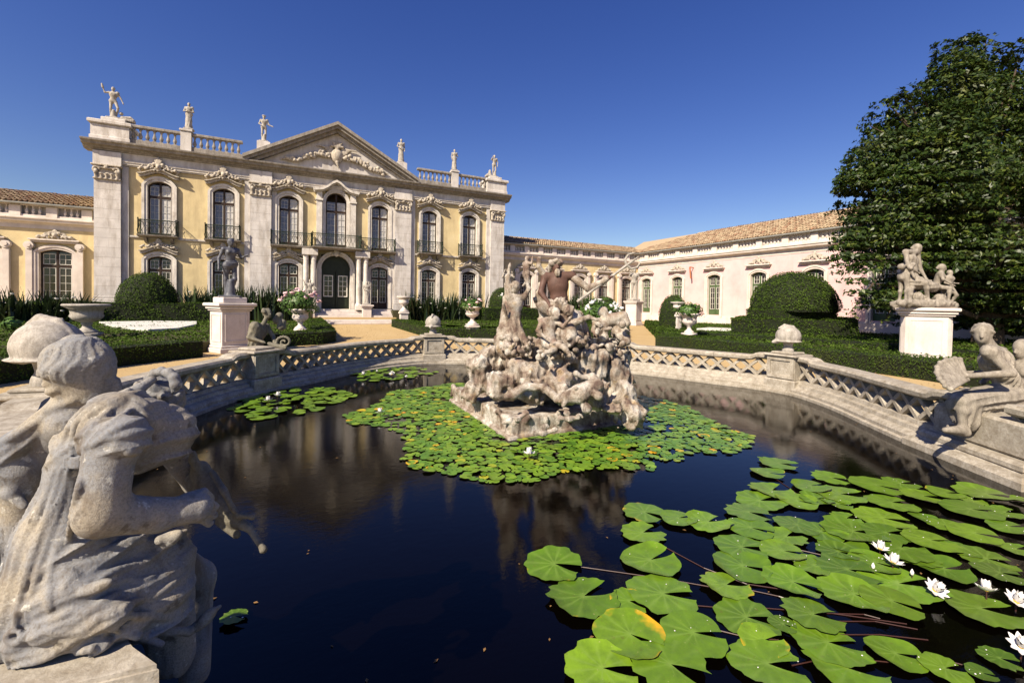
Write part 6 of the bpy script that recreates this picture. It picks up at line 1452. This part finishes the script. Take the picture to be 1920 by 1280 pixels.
# ------------------------------------------------------------------ sword-leaved plants along the palace
def sword_plant(label, c, n, h, spread, seed, group='sword-leaved plants along the palace', flowers=0):
    g = np.random.default_rng(seed); t = thing('sword_leaved_plant', label, 'plant', c, 0, group); V = []; Fq = []; b = 0
    for i in range(n):
        a = g.uniform(0, 6.28); L = h * g.uniform(.6, 1.15); lean = g.uniform(.15, .75) * spread; o = np.array([g.normal(0, .28), g.normal(0, .25), 0]); w = g.uniform(.05, .09)
        dr = np.array([math.cos(a), math.sin(a), 0]); sd = np.array([-math.sin(a), math.cos(a), 0])
        for k in range(5):
            q = k / 4; p = o + dr * lean * q ** 1.6 + np.array([0, 0, L * (q - .22 * q * q * lean / spread)]); ww = w * (1 - q) ** .6 * (.6 + .9 * q if q < .4 else 1) + .004
            V += [p - sd * ww, p + sd * ww + dr * .01]
        for k in range(4): Fq.append((b + 2 * k, b + 2 * k + 1, b + 2 * k + 3, b + 2 * k + 2))
        b += 10
    obj('leaves', np_mesh('leaves', np.array(V), np.array(Fq)), 'blade', t)
    for i in range(flowers):
        p = (g.normal(0, .45), -.3 + g.normal(0, .2), h * g.uniform(.35, .9)); obj('blossom', cached(('blossomw',), lambda: MB().lathe([(.01, -.04), (.06, -.03), (.10, .02), (.11, .05), (.06, .05), (.02, .02)], n=7).mesh('blossom', True)), 'petal', t, p, 0, .8)
    return t
k = 0
ORDN = ['leftmost', 'second from left', 'third from left', 'fourth from left', 'fifth from left', 'sixth from left', 'seventh from left']
for zone, xs, y, zb, hh in (('before the low left wing', np.linspace(-17.0, -10.4, 7), 30.6, .2, 1.85), ('between dark statue and flower urn', np.linspace(-5.6, .1, 7), 32.6, .35, 2.15), ('right of the palace steps', np.linspace(7.7, 12.6, 6), 32.4, .3, 2.1), ('before the link wing', np.linspace(21.4, 24.8, 3), 34.2, .6, 2.0)):
    for j, x in enumerate(xs):
        k += 1; sword_plant('dark sword-leaved plant, %s in the clump %s' % (ORDN[j], zone), (x, y + random.uniform(-.5, .5), zb), 110, hh * random.uniform(.85, 1.1), 1.15, k, 'sword-leaved plants ' + zone, 3)
p = at(25, 600, 17); bush('light green sprig in front of the left clump of sword-leaved plants', (p[0], p[1], .5), .3, 60, .3, 0, seed=21)

# ------------------------------------------------------------------ magnolia tree
def tree():
    base = at(1850, 640, 19.0); base[2] = 0
    root = thing('magnolia_tree', 'big glossy dark green magnolia tree filling the right side behind the pedestal', 'tree', base)
    g = np.random.default_rng(3); L = base
    cl = [(1800, 205, 18.6, 88), (1880, 185, 19, 95), (1720, 275, 18.2, 88), (1655, 305, 18.2, 66), (1640, 385, 17.8, 66), (1618, 445, 17.6, 50), (1622, 530, 17.2, 52), (1668, 560, 17.0, 42), (1700, 405, 17.6, 92), (1785, 345, 17.4, 105), (1880, 320, 17.6, 110), (1740, 480, 17.4, 75),
          (1850, 455, 16.9, 95), (1930, 430, 16.9, 100), (1990, 300, 19, 130), (2020, 450, 18, 120), (1690, 225, 18.4, 52), (1800, 120, 19, 46), (1905, 130, 19.2, 52), (1612, 350, 18.2, 42), (1840, 110, 19, 36), (1600, 480, 17.4, 36), (1680, 480, 17.6, 60),
          (1850, 560, 20.5, 95), (1940, 560, 20.5, 95), (1770, 570, 20.5, 70), (1800, 575, 22, 80), (1900, 580, 22, 90), (1710, 560, 21, 55), (1960, 540, 17.5, 70), (1800, 545, 18.6, 55), (1880, 560, 18.6, 62), (1940, 590, 18, 55), (1830, 590, 19.4, 45), (1700, 560, 18.6, 40), (1990, 590, 19, 90), (1850, 300, 21, 150), (1720, 440, 20.5, 110), (1760, 300, 20.5, 110)]
    parts = []
    for i, (u, v, d, r) in enumerate(cl):
        c = at(u, v, d); rad = r * d / F_PX; n = int(1750 * rad * rad) + 200
        w = g.normal(0, 1, (n, 3)); w /= np.linalg.norm(w, axis=1)[:, None]; w[:, 2] = np.where(w[:, 2] < -.55, -w[:, 2], w[:, 2])
        k = g.uniform(0, 6.28, 6)
        bump = 1 + .18 * np.sin(w[:, 0] * 5 + k[0]) * np.sin(w[:, 1] * 5 + k[1]) + .12 * np.sin(w[:, 2] * 9 + k[2]) * np.sin(w[:, 0] * 8 + k[3])
        rr = rad * bump * np.where(g.uniform(0, 1, n) < .72, g.uniform(.86, 1.06, n), g.uniform(.4, .9, n))
        # gather leaves in rosettes
        P = c + w * rr[:, None] * (1, 1, .9); q = .35; cell = np.floor(P / q + .5) * q + .0; jit = np.sin(cell * 12.9898 + 4.1) * .17
        P = P * .62 + (cell + jit) * .38
        up = w * .8 + (0, 0, .45)
        vo = np.sin(P[:, 0] * 1.5 + 2 * np.sin(P[:, 2] * 1.1)) + np.sin(P[:, 1] * 1.7 + 1.5 * np.sin(P[:, 0] * .9)) + np.sin(P[:, 2] * 1.9 + 1.4 * np.sin(P[:, 1] * 1.2))
        keep = vo > (-.4 if i < 23 else -3); P, up = P[keep], up[keep]
        parts.append(leaf_quads(P - L, up, .19, .46, .55, i))
        # twigs sticking out of the outline
    V, Fq = merge(parts); obj('crown', np_mesh('crown', V, Fq), 'magnolia', root)
    m = MB(); top = at(1850, 300, 19.3) - L
    m.tube([(0, 0, 0), (.1, 0, 2), top * .5, top * .8, top], [.55, .42, .34, .22, .10], 9); m.build('trunk', 'bark', root)
    for i, (u, v, d, r) in enumerate(cl):
        c = at(u, v, d) - L; z = max(1.2, min(top[2] * .8, c[2] * .62)); s = top * (z / top[2])
        MB().tube([s, s * .5 + c * .5 + (0, 0, .3), c], [.14, .09, .03], 6).build('limb', 'bark', root)
    P = []
    for (u, v, d) in ((1830, 80, 19), (1850, 72, 19), (1810, 95, 19), (1690, 175, 18.4), (1665, 195, 18.4), (1630, 235, 18.2), (1720, 160, 18.6), (1605, 300, 18.2), (1590, 330, 18), (1580, 400, 17.8), (1585, 350, 18), (1575, 440, 17.5), (1780, 100, 19), (1575, 480, 17.4), (1590, 590, 17), (1660, 600, 17)):
        c = at(u, v, d); n = 60; a = g.uniform(0, 1, n)[:, None]; inn = at(u + (1800 - u) * .25, v + (330 - v) * .25, d)
        P.append(c + (inn - c) * a + g.normal(0, .14, (n, 3)))
        MB().tube([inn - L, c - L], [.04, .012], 5).build('twig', 'bark', root)
    P = np.concatenate(P) - L; V, Fq = leaf_quads(P, g.normal(0, 1, P.shape) + (0, 0, .5), .19, .46, .5, 77); obj('outer_sprays', np_mesh('outer_sprays', V, Fq), 'magnolia', root)
tree()
p = on_z(1692, 697, 0); tag(MB().lathe([(.08, 0), (.09, .02), (.12, .16), (.14, .17), (.14, .2), (.11, .2), (.1, .1)], (0, 0, 0), 12).build('terracotta_pot', 'terracotta', None, (p[0], p[1], 0)), 'tiny terracotta pot at the foot of the right front hedge', 'pot')

# ------------------------------------------------------------------ water lilies
def pad_mesh(seed, notch=.34, curl=0.0, ragged=.0):
    g = np.random.default_rng(seed); na, nr = 40, 5; V = [(0, 0, .004)]; rad = [0.0]; vein = [1.0]; Fq = []
    ph = g.uniform(0, 6.28, 5)
    for j in range(1, nr + 1):
        q = j / nr
        for i in range(na + 1):
            t = i / na; w = notch * (1 - .35 * q); a = w + (2 * math.pi - 2 * w) * t
            rr = q * (1 + .03 * math.sin(3 * a + ph[0]) + .02 * math.sin(7 * a + ph[1]))
            if j == nr: rr *= 1 + ragged * .05 * (math.sin(23 * a + ph[2]) * math.sin(11 * a + ph[3])) - ragged * .06 * max(0, math.sin(5 * a + ph[4]) - .75) * 4
            e = 1 - .10 * math.exp(-((min(t, 1 - t)) / .05) ** 2) * (q > .8)
            z = .004 + curl * max(0, q - .55) ** 2 * (.6 + .8 * math.sin(2 * a + ph[0])) + .006 * math.sin(9 * a + ph[1]) * q
            V.append((rr * e * math.cos(a), rr * e * math.sin(a), z)); rad.append(q)
            vein.append(max(0, math.cos(a * 11)) ** 10 * (1 - q * .6))
    for i in range(na): Fq.append((0, 1 + i, 2 + i, 2 + i))
    for j in range(nr - 1):
        b0, b1 = 1 + j * (na + 1), 1 + (j + 1) * (na + 1)
        for i in range(na): Fq.append((b0 + i, b1 + i, b1 + i + 1, b0 + i + 1))
    me = bpy.data.meshes.new('lily_pad'); me.from_pydata(V, [], [f[:3] if f[2] == f[3] else f for f in Fq])
    for nm, arr in (('rad', rad), ('vein', vein)):
        at_ = me.attributes.new(nm, 'FLOAT', 'POINT'); at_.data.foreach_set('value', np.array(arr, np.float32))
    me.polygons.foreach_set('use_smooth', np.ones(len(me.polygons), bool)); me.materials.append(MT['pad']); me.update()
    return me
PADS = [pad_mesh(i, .24 + .11 * (i % 3), .16 * (i % 4), .4 + (i % 3) * .7) for i in range(9)]
NP = [0]
def lily(u, v, w, label, group, ang=None, yel=0.0, bri=1.0, dz=0.0, tilt=.03, ragged=False):
    p = on_z(u, v, WZ); d = (p - EYE) @ _fw; r = (1.09 if v < 1180 else 1.02) * w / 2 * d / F_PX / (1 + ((u - 960) / 830) ** 2) ** .32
    return lily_w(p[0], p[1], r, label, group, ang, yel, bri, dz, tilt)
def lily_w(x, y, r, label, group, ang=None, yel=0.0, bri=1.0, dz=0.0, tilt=.03):
    NP[0] += 1; k = NP[0]; g = random.Random(k * 7 + 1)
    o = bpy.data.objects.new('lily_pad', PADS[k % 9]); COL.objects.link(o)
    a = math.atan2(VR[1], VR[0]) + (g.uniform(-.7, .5) if ang is None else ang)
    o.location = (x, y, WZ + .008 + dz + tilt * r * .8); o.rotation_euler = (g.uniform(-tilt, tilt), g.uniform(-tilt, tilt), a)
    o.scale = (r, r * g.uniform(.88, 1.0), r); o.color = (yel, bri, 0, 1)
    return tag(o, label, 'lily pad', group)
GB = 'large lily pads in the right foreground'
gl = 'large plain green lily pad in the crowded right foreground'
BIG = [(1040, 1060, 103, .35, 1.1, 'lily pad with a yellow left rim, furthest left of the foreground pads'), (1095, 1122, 128, .25, 1.0, 'round lily pad with a nibbled brown rim, second from the left in the foreground'), (1220, 1054, 103, .05, 1.0, 'wide open-notched green pad above the stem, left of the foreground cluster'), (1244, 1119, 128, .0, 1.05, 'broad green pad right of the nibbled round pad'),
       (1180, 1132, 66, .6, 1.1, 'small yellow-tipped pad tucked between two larger green pads'), (1182, 1197, 138, .62, 1.0, 'tattered pad with bright yellow torn edges at bottom centre'), (1130, 1262, 140, .1, 1.25, 'light green pad cut by the bottom edge, left one'), (1258, 1256, 150, .05, 1.0, 'large pad at the bottom edge just right of the light green one'),
       (1301, 1196, 125, .0, 1.0, 'round green pad with a deep notch, above the bottom edge'), (1400, 1160, 112, .0, .8, 'pad with pale radiating veins beside the yellow-tipped one'), (1362, 1100, 90, .5, 1.1, 'green pad with one bright yellow tip, left of the dense cluster'), (1393, 1065, 105, 0, 1.0, gl), (1391, 1030, 95, 0, 1.0, gl), (1440, 1252, 150, 0, 1.0, gl), (1430, 1208, 92, .45, 1.1, 'small pad with a yellow left edge near the bottom'),
       (1487, 1098, 105, 0, 1.2, gl), (1525, 1160, 110, 0, .75, gl), (1468, 1178, 52, 0, .6, gl), (1553, 1208, 143, 0, 1.05, gl), (1590, 1258, 160, 0, 1.1, gl), (1680, 1230, 115, 0, .9, gl), (1772, 1258, 95, 0, .95, gl), (1875, 1240, 80, 0, .65, gl), (1840, 1268, 60, 0, .6, gl), (1602, 1122, 125, 0, .95, gl), (1590, 1075, 115, 0, .7, gl), (1672, 1135, 110, 0, .7, gl), (1685, 1098, 155, 0, 1.3, 'bright light green pad under the open white lily'),
       (1840, 1145, 150, 0, .75, gl), (1770, 1070, 100, 0, .8, gl), (1875, 1078, 95, 0, .6, gl), (1528, 1065, 80, 0, 1.0, gl), (1468, 1038, 80, 0, 1.0, gl), (1572, 1040, 75, 0, .6, gl), (1690, 1035, 115, 0, .8, gl), (1745, 1020, 100, 0, .95, gl), (1850, 1050, 100, 0, .65, gl), (1461, 871, 73, .2, 1.0, 'upper pad of the two lone pads between fountain and foreground'), (1440, 889, 62, .3, 1.0, 'lower ragged pad of the two lone pads between fountain and foreground'),
       (1209, 964, 78, .42, 1.0, 'pad with ragged yellow edges at the far left of the cluster'), (1206, 1003, 78, 0, 1.0, 'green pad just below the ragged yellow-edged one'), (1272, 976, 66, 0, 1.0, gl), (1328, 984, 82, .1, 1.2, gl), (1404, 966, 83, 0, 1.0, gl), (1408, 996, 86, 0, 1.0, gl), (1425, 941, 88, .2, 1.0, gl), (1448, 922, 84, 0, 1.0, gl), (1495, 942, 76, 0, 1.0, gl), (1495, 988, 80, 0, .9, gl), (1475, 1010, 72, 0, 1.0, gl), (1520, 915, 70, 0, 1.0, gl), (1530, 940, 60, 0, 1.0, gl),
       (1558, 900, 68, .1, 1.0, gl), (1643, 915, 92, 0, .95, gl), (1688, 908, 66, .3, 1.0, gl), (1575, 929, 95, 0, 1.0, gl), (1570, 947, 55, 0, 1.0, gl), (1672, 946, 94, 0, 1.1, gl), (1731, 934, 78, .1, .95, gl), (1772, 928, 68, .3, .95, gl), (1849, 931, 108, .1, .9, gl), (1825, 943, 48, 0, .9, gl), (1820, 961, 106, 0, .9, gl), (1656, 974, 104, 0, 1.1, gl), (1587, 974, 55, 0, 1.0, gl), (1733, 974, 54, 0, .9, gl), (1775, 988, 72, 0, .95, gl), (1885, 964, 68, .1, .95, gl), (1890, 992, 78, .1, 1.0, gl), (1600, 1002, 112, 0, .85, gl), (1662, 1005, 90, 0, .8, gl), (1827, 1006, 92, 0, .9, gl), (1800, 1032, 72, 0, .9, gl), (1905, 1032, 72, 0, 1.0, gl), (1580, 1022, 90, 0, .9, gl), (1540, 1000, 80, 0, .9, gl), (1720, 1050, 80, 0, .8, gl), (1640, 1060, 90, 0, 1.0, gl), (1915, 940, 40, 0, .8, gl),
       (440, 1163, 50, 0, .8, 'single dark green pad floating beside the near statue')]
ORD = ['first', 'second', 'third', 'fourth', 'fifth', 'sixth', 'seventh', 'eighth', 'ninth', 'tenth', 'eleventh', 'twelfth', 'thirteenth', 'fourteenth', 'fifteenth', 'sixteenth']
ROWS = [(0, 922, 'the farthest row'), (922, 950, 'the second farthest row'), (950, 985, 'the third farthest row'), (985, 1018, 'the upper middle row'), (1018, 1062, 'the middle row'), (1062, 1130, 'the row of the open flower'), (1130, 1215, 'the row below the open flower'), (1215, 1400, 'the row along the bottom edge')]
BIGPADS = []
for i, (u, v, w, y_, b_, lab) in enumerate(BIG):
    if lab == gl:
        lo, hi, nm = next(r for r in ROWS if r[0] <= v < r[1])
        k = sorted(q[0] for q in BIG if q[5] == gl and lo <= q[1] < hi).index(u)
        lab = '%s plain green pad from left, %s of foreground pads' % (ORD[k], nm.replace('the ', '', 1))
    BIGPADS.append(lily(u, v, w, lab, GB, None, y_, b_, .003 * (i % 9), .05))
gR = np.random.default_rng(12)
def in_px(poly, n, wlo, whi, lab, grp, sep=.8):
    w = [on_z(u, v, WZ)[:2] for u, v in poly]; w = np.array(w); mn, mx = w.min(0), w.max(0); pts = []
    tries = 0
    while len(pts) < n and tries < 6000:
        tries += 1; x, y = gR.uniform(mn, mx); r = gR.uniform(wlo, whi)
        if inside(w, np.array([x]), np.array([y]))[0] and all(math.hypot(x - a, y - b) > (r + c) * sep for a, b, c in pts): pts.append((x, y, r))
    for x, y, r in pts: lily_w(x, y, r, lab, grp, gR.uniform(-3, 3), 0, gR.uniform(.85, 1.15), .003 * gR.integers(0, 6), .05)
in_px([(430, 764), (490, 738), (545, 728), (640, 728), (668, 742), (640, 756), (560, 778), (480, 786)], 64, .11, .19, 'flat green pad in the left raft of lily pads with two white flowers', 'left raft of lily pads', .56)
in_px([(622, 706), (690, 690), (770, 688), (818, 698), (790, 708), (700, 716)], 50, .12, .19, 'flat green pad in the far raft of lily pads below the far balustrade', 'far raft of lily pads', .56)
MATP = np.array([(0.97, 9.3), (1.2, 8.2), (1.25, 7.2), (1.5, 5.9), (2.05, 5.15), (3.2, 4.72), (4.6, 4.6), (6.0, 4.55), (7.0, 4.85), (7.6, 6.2), (7.95, 8.0), (7.2, 10.0), (6.2, 11.6), (4.2, 11.9), (2.4, 11.4), (1.6, 10.4)])
mp = []
cellg = {}
for _ in range(26000):
    x, y = gR.uniform((.9, 4.5), (8.0, 12.0)); r = gR.choice([.055, .067, .08, .09, .11], p=[.2, .3, .25, .15, .1]) * (1.25 if y > 9.5 else 1.0)
    if 3.3 < x < 5.8 and 6.7 < y < 9.7 or 5.7 < x < 6.4 and 6.7 < y < 8.6: continue
    k = (int(x * 4), int(y * 4))
    if any(math.hypot(x - a, y - b) < (r + c) * .62 for i in (-1, 0, 1) for j in (-1, 0, 1) for (a, b, c) in cellg.get((k[0] + i, k[1] + j), ())): continue
    cellg.setdefault(k, []).append((x, y, r)); mp.append((x, y, r))
mp = np.array(mp); wob = np.array([math.sin(a * 3.1) * .18 + math.sin(b * 2.3) * .2 for a, b, _ in mp])
ok = inside(MATP, mp[:, 0] + wob, mp[:, 1] + wob * .7); mp = mp[ok]
den = np.sin(mp[:, 0] * 2.1 + 1) * np.sin(mp[:, 1] * 1.7) + gR.normal(0, .5, len(mp)); mp = mp[den > -1.15]
dep = (np.stack([mp[:, 0], mp[:, 1], np.full(len(mp), WZ)], 1) - EYE) @ _fw
o_ = np.argsort(-mp[:, 2] / dep); mp = mp[o_]
n1 = max(0, 295 - NP[0])
for x, y, r in mp[:n1]:
    yl = 1.0 if gR.uniform() < .02 else (.3 if gR.uniform() < .1 else 0)
    lily_w(x, y, r, 'small lily pad in the dense mat round the fountain base', 'mat of small lily pads round the fountain', gR.uniform(-3, 3), yl * 1.2, gR.uniform(1.0, 1.35), .002 * gR.integers(0, 6), .06)
V = []; Fq = []; b = 0
for x, y, r in mp[n1:]:
    a0 = gR.uniform(0, 6.28); z = WZ + .006 + gR.uniform(0, .012); tx, ty = gR.normal(0, .06, 2)
    V.append((x, y, z + .002)); n = 11
    for i in range(n):
        a = a0 + .25 + (6.28 - .5) * i / (n - 1); dx, dy = r * math.cos(a), r * math.sin(a); V.append((x + dx, y + dy, z + abs(tx * dx + ty * dy)))
    for i in range(n - 1): Fq.append((b, b + 1 + i, b + 2 + i))
    b += n + 1
tag(obj('lily_pad_mat', np_mesh('lily_pad_mat', np.array(V), np.array(Fq)), 'padmass'), 'dense mat of small green and yellowing lily pads round the fountain', 'lily pads', kind='stuff')
# petals and seed fluff fallen on the big pads
V = []; Fq = []; b = 0
for i in range(150):
    o = BIGPADS[gR.integers(0, len(BIGPADS))]; a = gR.uniform(0, 6.28); q = math.sqrt(gR.uniform(0, .8)) * o.scale[0]; r = gR.uniform(.0025, .006)
    p = np.array([o.location[0] + q * math.cos(a), o.location[1] + q * math.sin(a), o.location[2] + .006])
    for k in range(6): V.append(p + r * np.array([math.cos(k * 1.047) * 1.2, math.sin(k * 1.047), 0]))
    V.append(p + (0, 0, r * .8)); Fq += [(b + k, b + (k + 1) % 6, b + 6) for k in range(6)]; b += 7
tag(obj('fallen_petals', np_mesh('fallen_petals', np.array(V), np.array(Fq), True), 'petal'), 'tiny white specks of petal scattered over the foreground lily pads', 'petals', kind='stuff')
# stems lying in the water
SM = [((1090, 1063), (1245, 1085), (1330, 1100)), ((1245, 1025), (1320, 1065), (1400, 1095), (1500, 1110)), ((1390, 1000), (1450, 1020), (1560, 1045)), ((1400, 1105), (1460, 1118), (1560, 1150)), ((1340, 1180), (1400, 1195), (1460, 1200)), ((1430, 1140), (1560, 1150), (1700, 1170)), ((1550, 1165), (1640, 1165), (1720, 1180)), ((1485, 1248), (1560, 1232), (1650, 1240), (1700, 1245)), ((1560, 1190), (1650, 1190), (1740, 1200)), ((1720, 1240), (1780, 1240), (1825, 1252)), ((1300, 1135), (1360, 1140), (1400, 1150)), ((1450, 895), (1480, 915), (1500, 930)), ((1550, 1150), (1620, 1152), (1650, 1160))]
for pts in SM:
    q = [on_z(u, v, WZ) + (0, 0, .004) for u, v in pts]; c = q[0]
    pad = min(BIGPADS, key=lambda o: math.hypot(o.location[0] - c[0], o.location[1] - c[1]))
    t = MB().tube(q, .0042, 5).build('stem', 'stem', pad)
    M = Matrix.LocRotScale(pad.location, pad.rotation_euler, pad.scale); t.matrix_parent_inverse = M.inverted()
# flowers
def petal_mesh(L, w, cup):
    V = []; Fq = []
    for i in range(7):
        q = i / 6; ww = w * math.sin(math.pi * min(1, q * .92 + .06)) ** .8; x = L * q; z = cup * L * q * q
        for s in (-1, 0, 1): V.append((x, s * ww, z + abs(s) * ww * .35))
    for i in range(6):
        for s in (0, 1): a = i * 3 + s; Fq.append((a, a + 3, a + 4, a + 1))
    return np_mesh('petal', V, Fq, True)
PT = [petal_mesh(.075, .017, .35), petal_mesh(.068, .016, .8), petal_mesh(.050, .013, 1.3)]
def flower(label, u, v, h=.06, s=1.0, tilt=(0, 0), parts=True):
    p = on_z(u, v, WZ + h); t = thing('water_lily_flower', label, 'water lily', (p[0], p[1], WZ), 0, 'white water lily flowers')
    M = Matrix.Translation((0, 0, h)) @ Matrix.Rotation(tilt[0], 4, 'X') @ Matrix.Rotation(tilt[1], 4, 'Y')
    MB().tube([(0, 0, 0), (0, 0, h)], .006, 5).build('stem', 'stem', t)
    for k, (n, el_) in enumerate(((9, .15), (8, .55), (6, .95))):
        for i in range(n):
            o = obj('petal', PT[k], 'petal', t); o.matrix_local = M @ Matrix.Rotation(6.283 * i / n + k * .35, 4, 'Z') @ Matrix.Rotation(-el_, 4, 'Y') @ Matrix.Scale(s, 4)
    o = obj('stamens', cached(('stam',), lambda: sdf_mesh('stamens', [rc((.012 * math.cos(a), .012 * math.sin(a), .004), (.018 * math.cos(a), .018 * math.sin(a), .028), .004, .003, .003) for a in np.linspace(0, 5.9, 9)] + [el((0, 0, .012), (.014, .014, .012), None, .003)], .003)), 'stamen', t); o.matrix_local = M @ Matrix.Scale(s, 4)
flower('open white water lily with a yellow centre, facing up, in the foreground', 1752, 1106, .07, 1.15, (.55, -.25))
flower('white water lily seen from the side, upper one of two above the dense pads', 1650, 1030, .07, 1.0, (.1, 0)); flower('white water lily seen from the side, lower one of two above the dense pads', 1674, 1056, .06, 1.1, (.15, .1))
flower('half-open white water lily right of the open one', 1850, 1108, .08, 1.05, (-.2, .3)); flower('white water lily at the right edge above the lower pads', 1905, 1128, .07, 1.15, (.4, -.2)); flower('white water lily in the bottom right corner', 1915, 1212, .08, 1.1, (.3, -.5))
far_fl = MB()
for i, (u, v, lab) in enumerate(((503, 752, 'white lily flower on the left raft, nearer of two'), (520, 743, 'white lily flower on the left raft, further of two'), (735, 702, 'white lily flower in the middle of the far raft'), (682, 703, 'white lily flower at the left of the far raft'), (707, 697, 'tiny white lily flower at the back of the far raft'), (762, 707, 'tiny white lily flower at the right of the far raft'), (713, 775, 'white lily flower at the left end of the mat by the fountain'), (992, 853, 'white lily flower in the mat right in front of the fountain'))):
    flower(lab, u, v, .09, 1.35 if i not in (4, 5) else .8, (random.uniform(-.3, .3), random.uniform(-.3, .3)))
bud = MB().lathe([(.002, 0), (.012, .01), (.014, .03), (.002, .055)], (0, 0, 0), 8)
for (u, v, lab) in ((1637, 1066, 'pale lily bud left of the paired white flowers'), (1710, 1078, 'white lily bud just above the open flower')):
    p = on_z(u, v, WZ + .05); t = thing('lily_bud', lab, 'bud', (p[0], p[1], WZ)); obj('bud', cached(('bud',), lambda: bud.mesh('bud', True)), 'petal', t, (0, 0, .05)); MB().tube([(0, 0, 0), (0, 0, .055)], .004, 5).build('stem', 'stem', t)
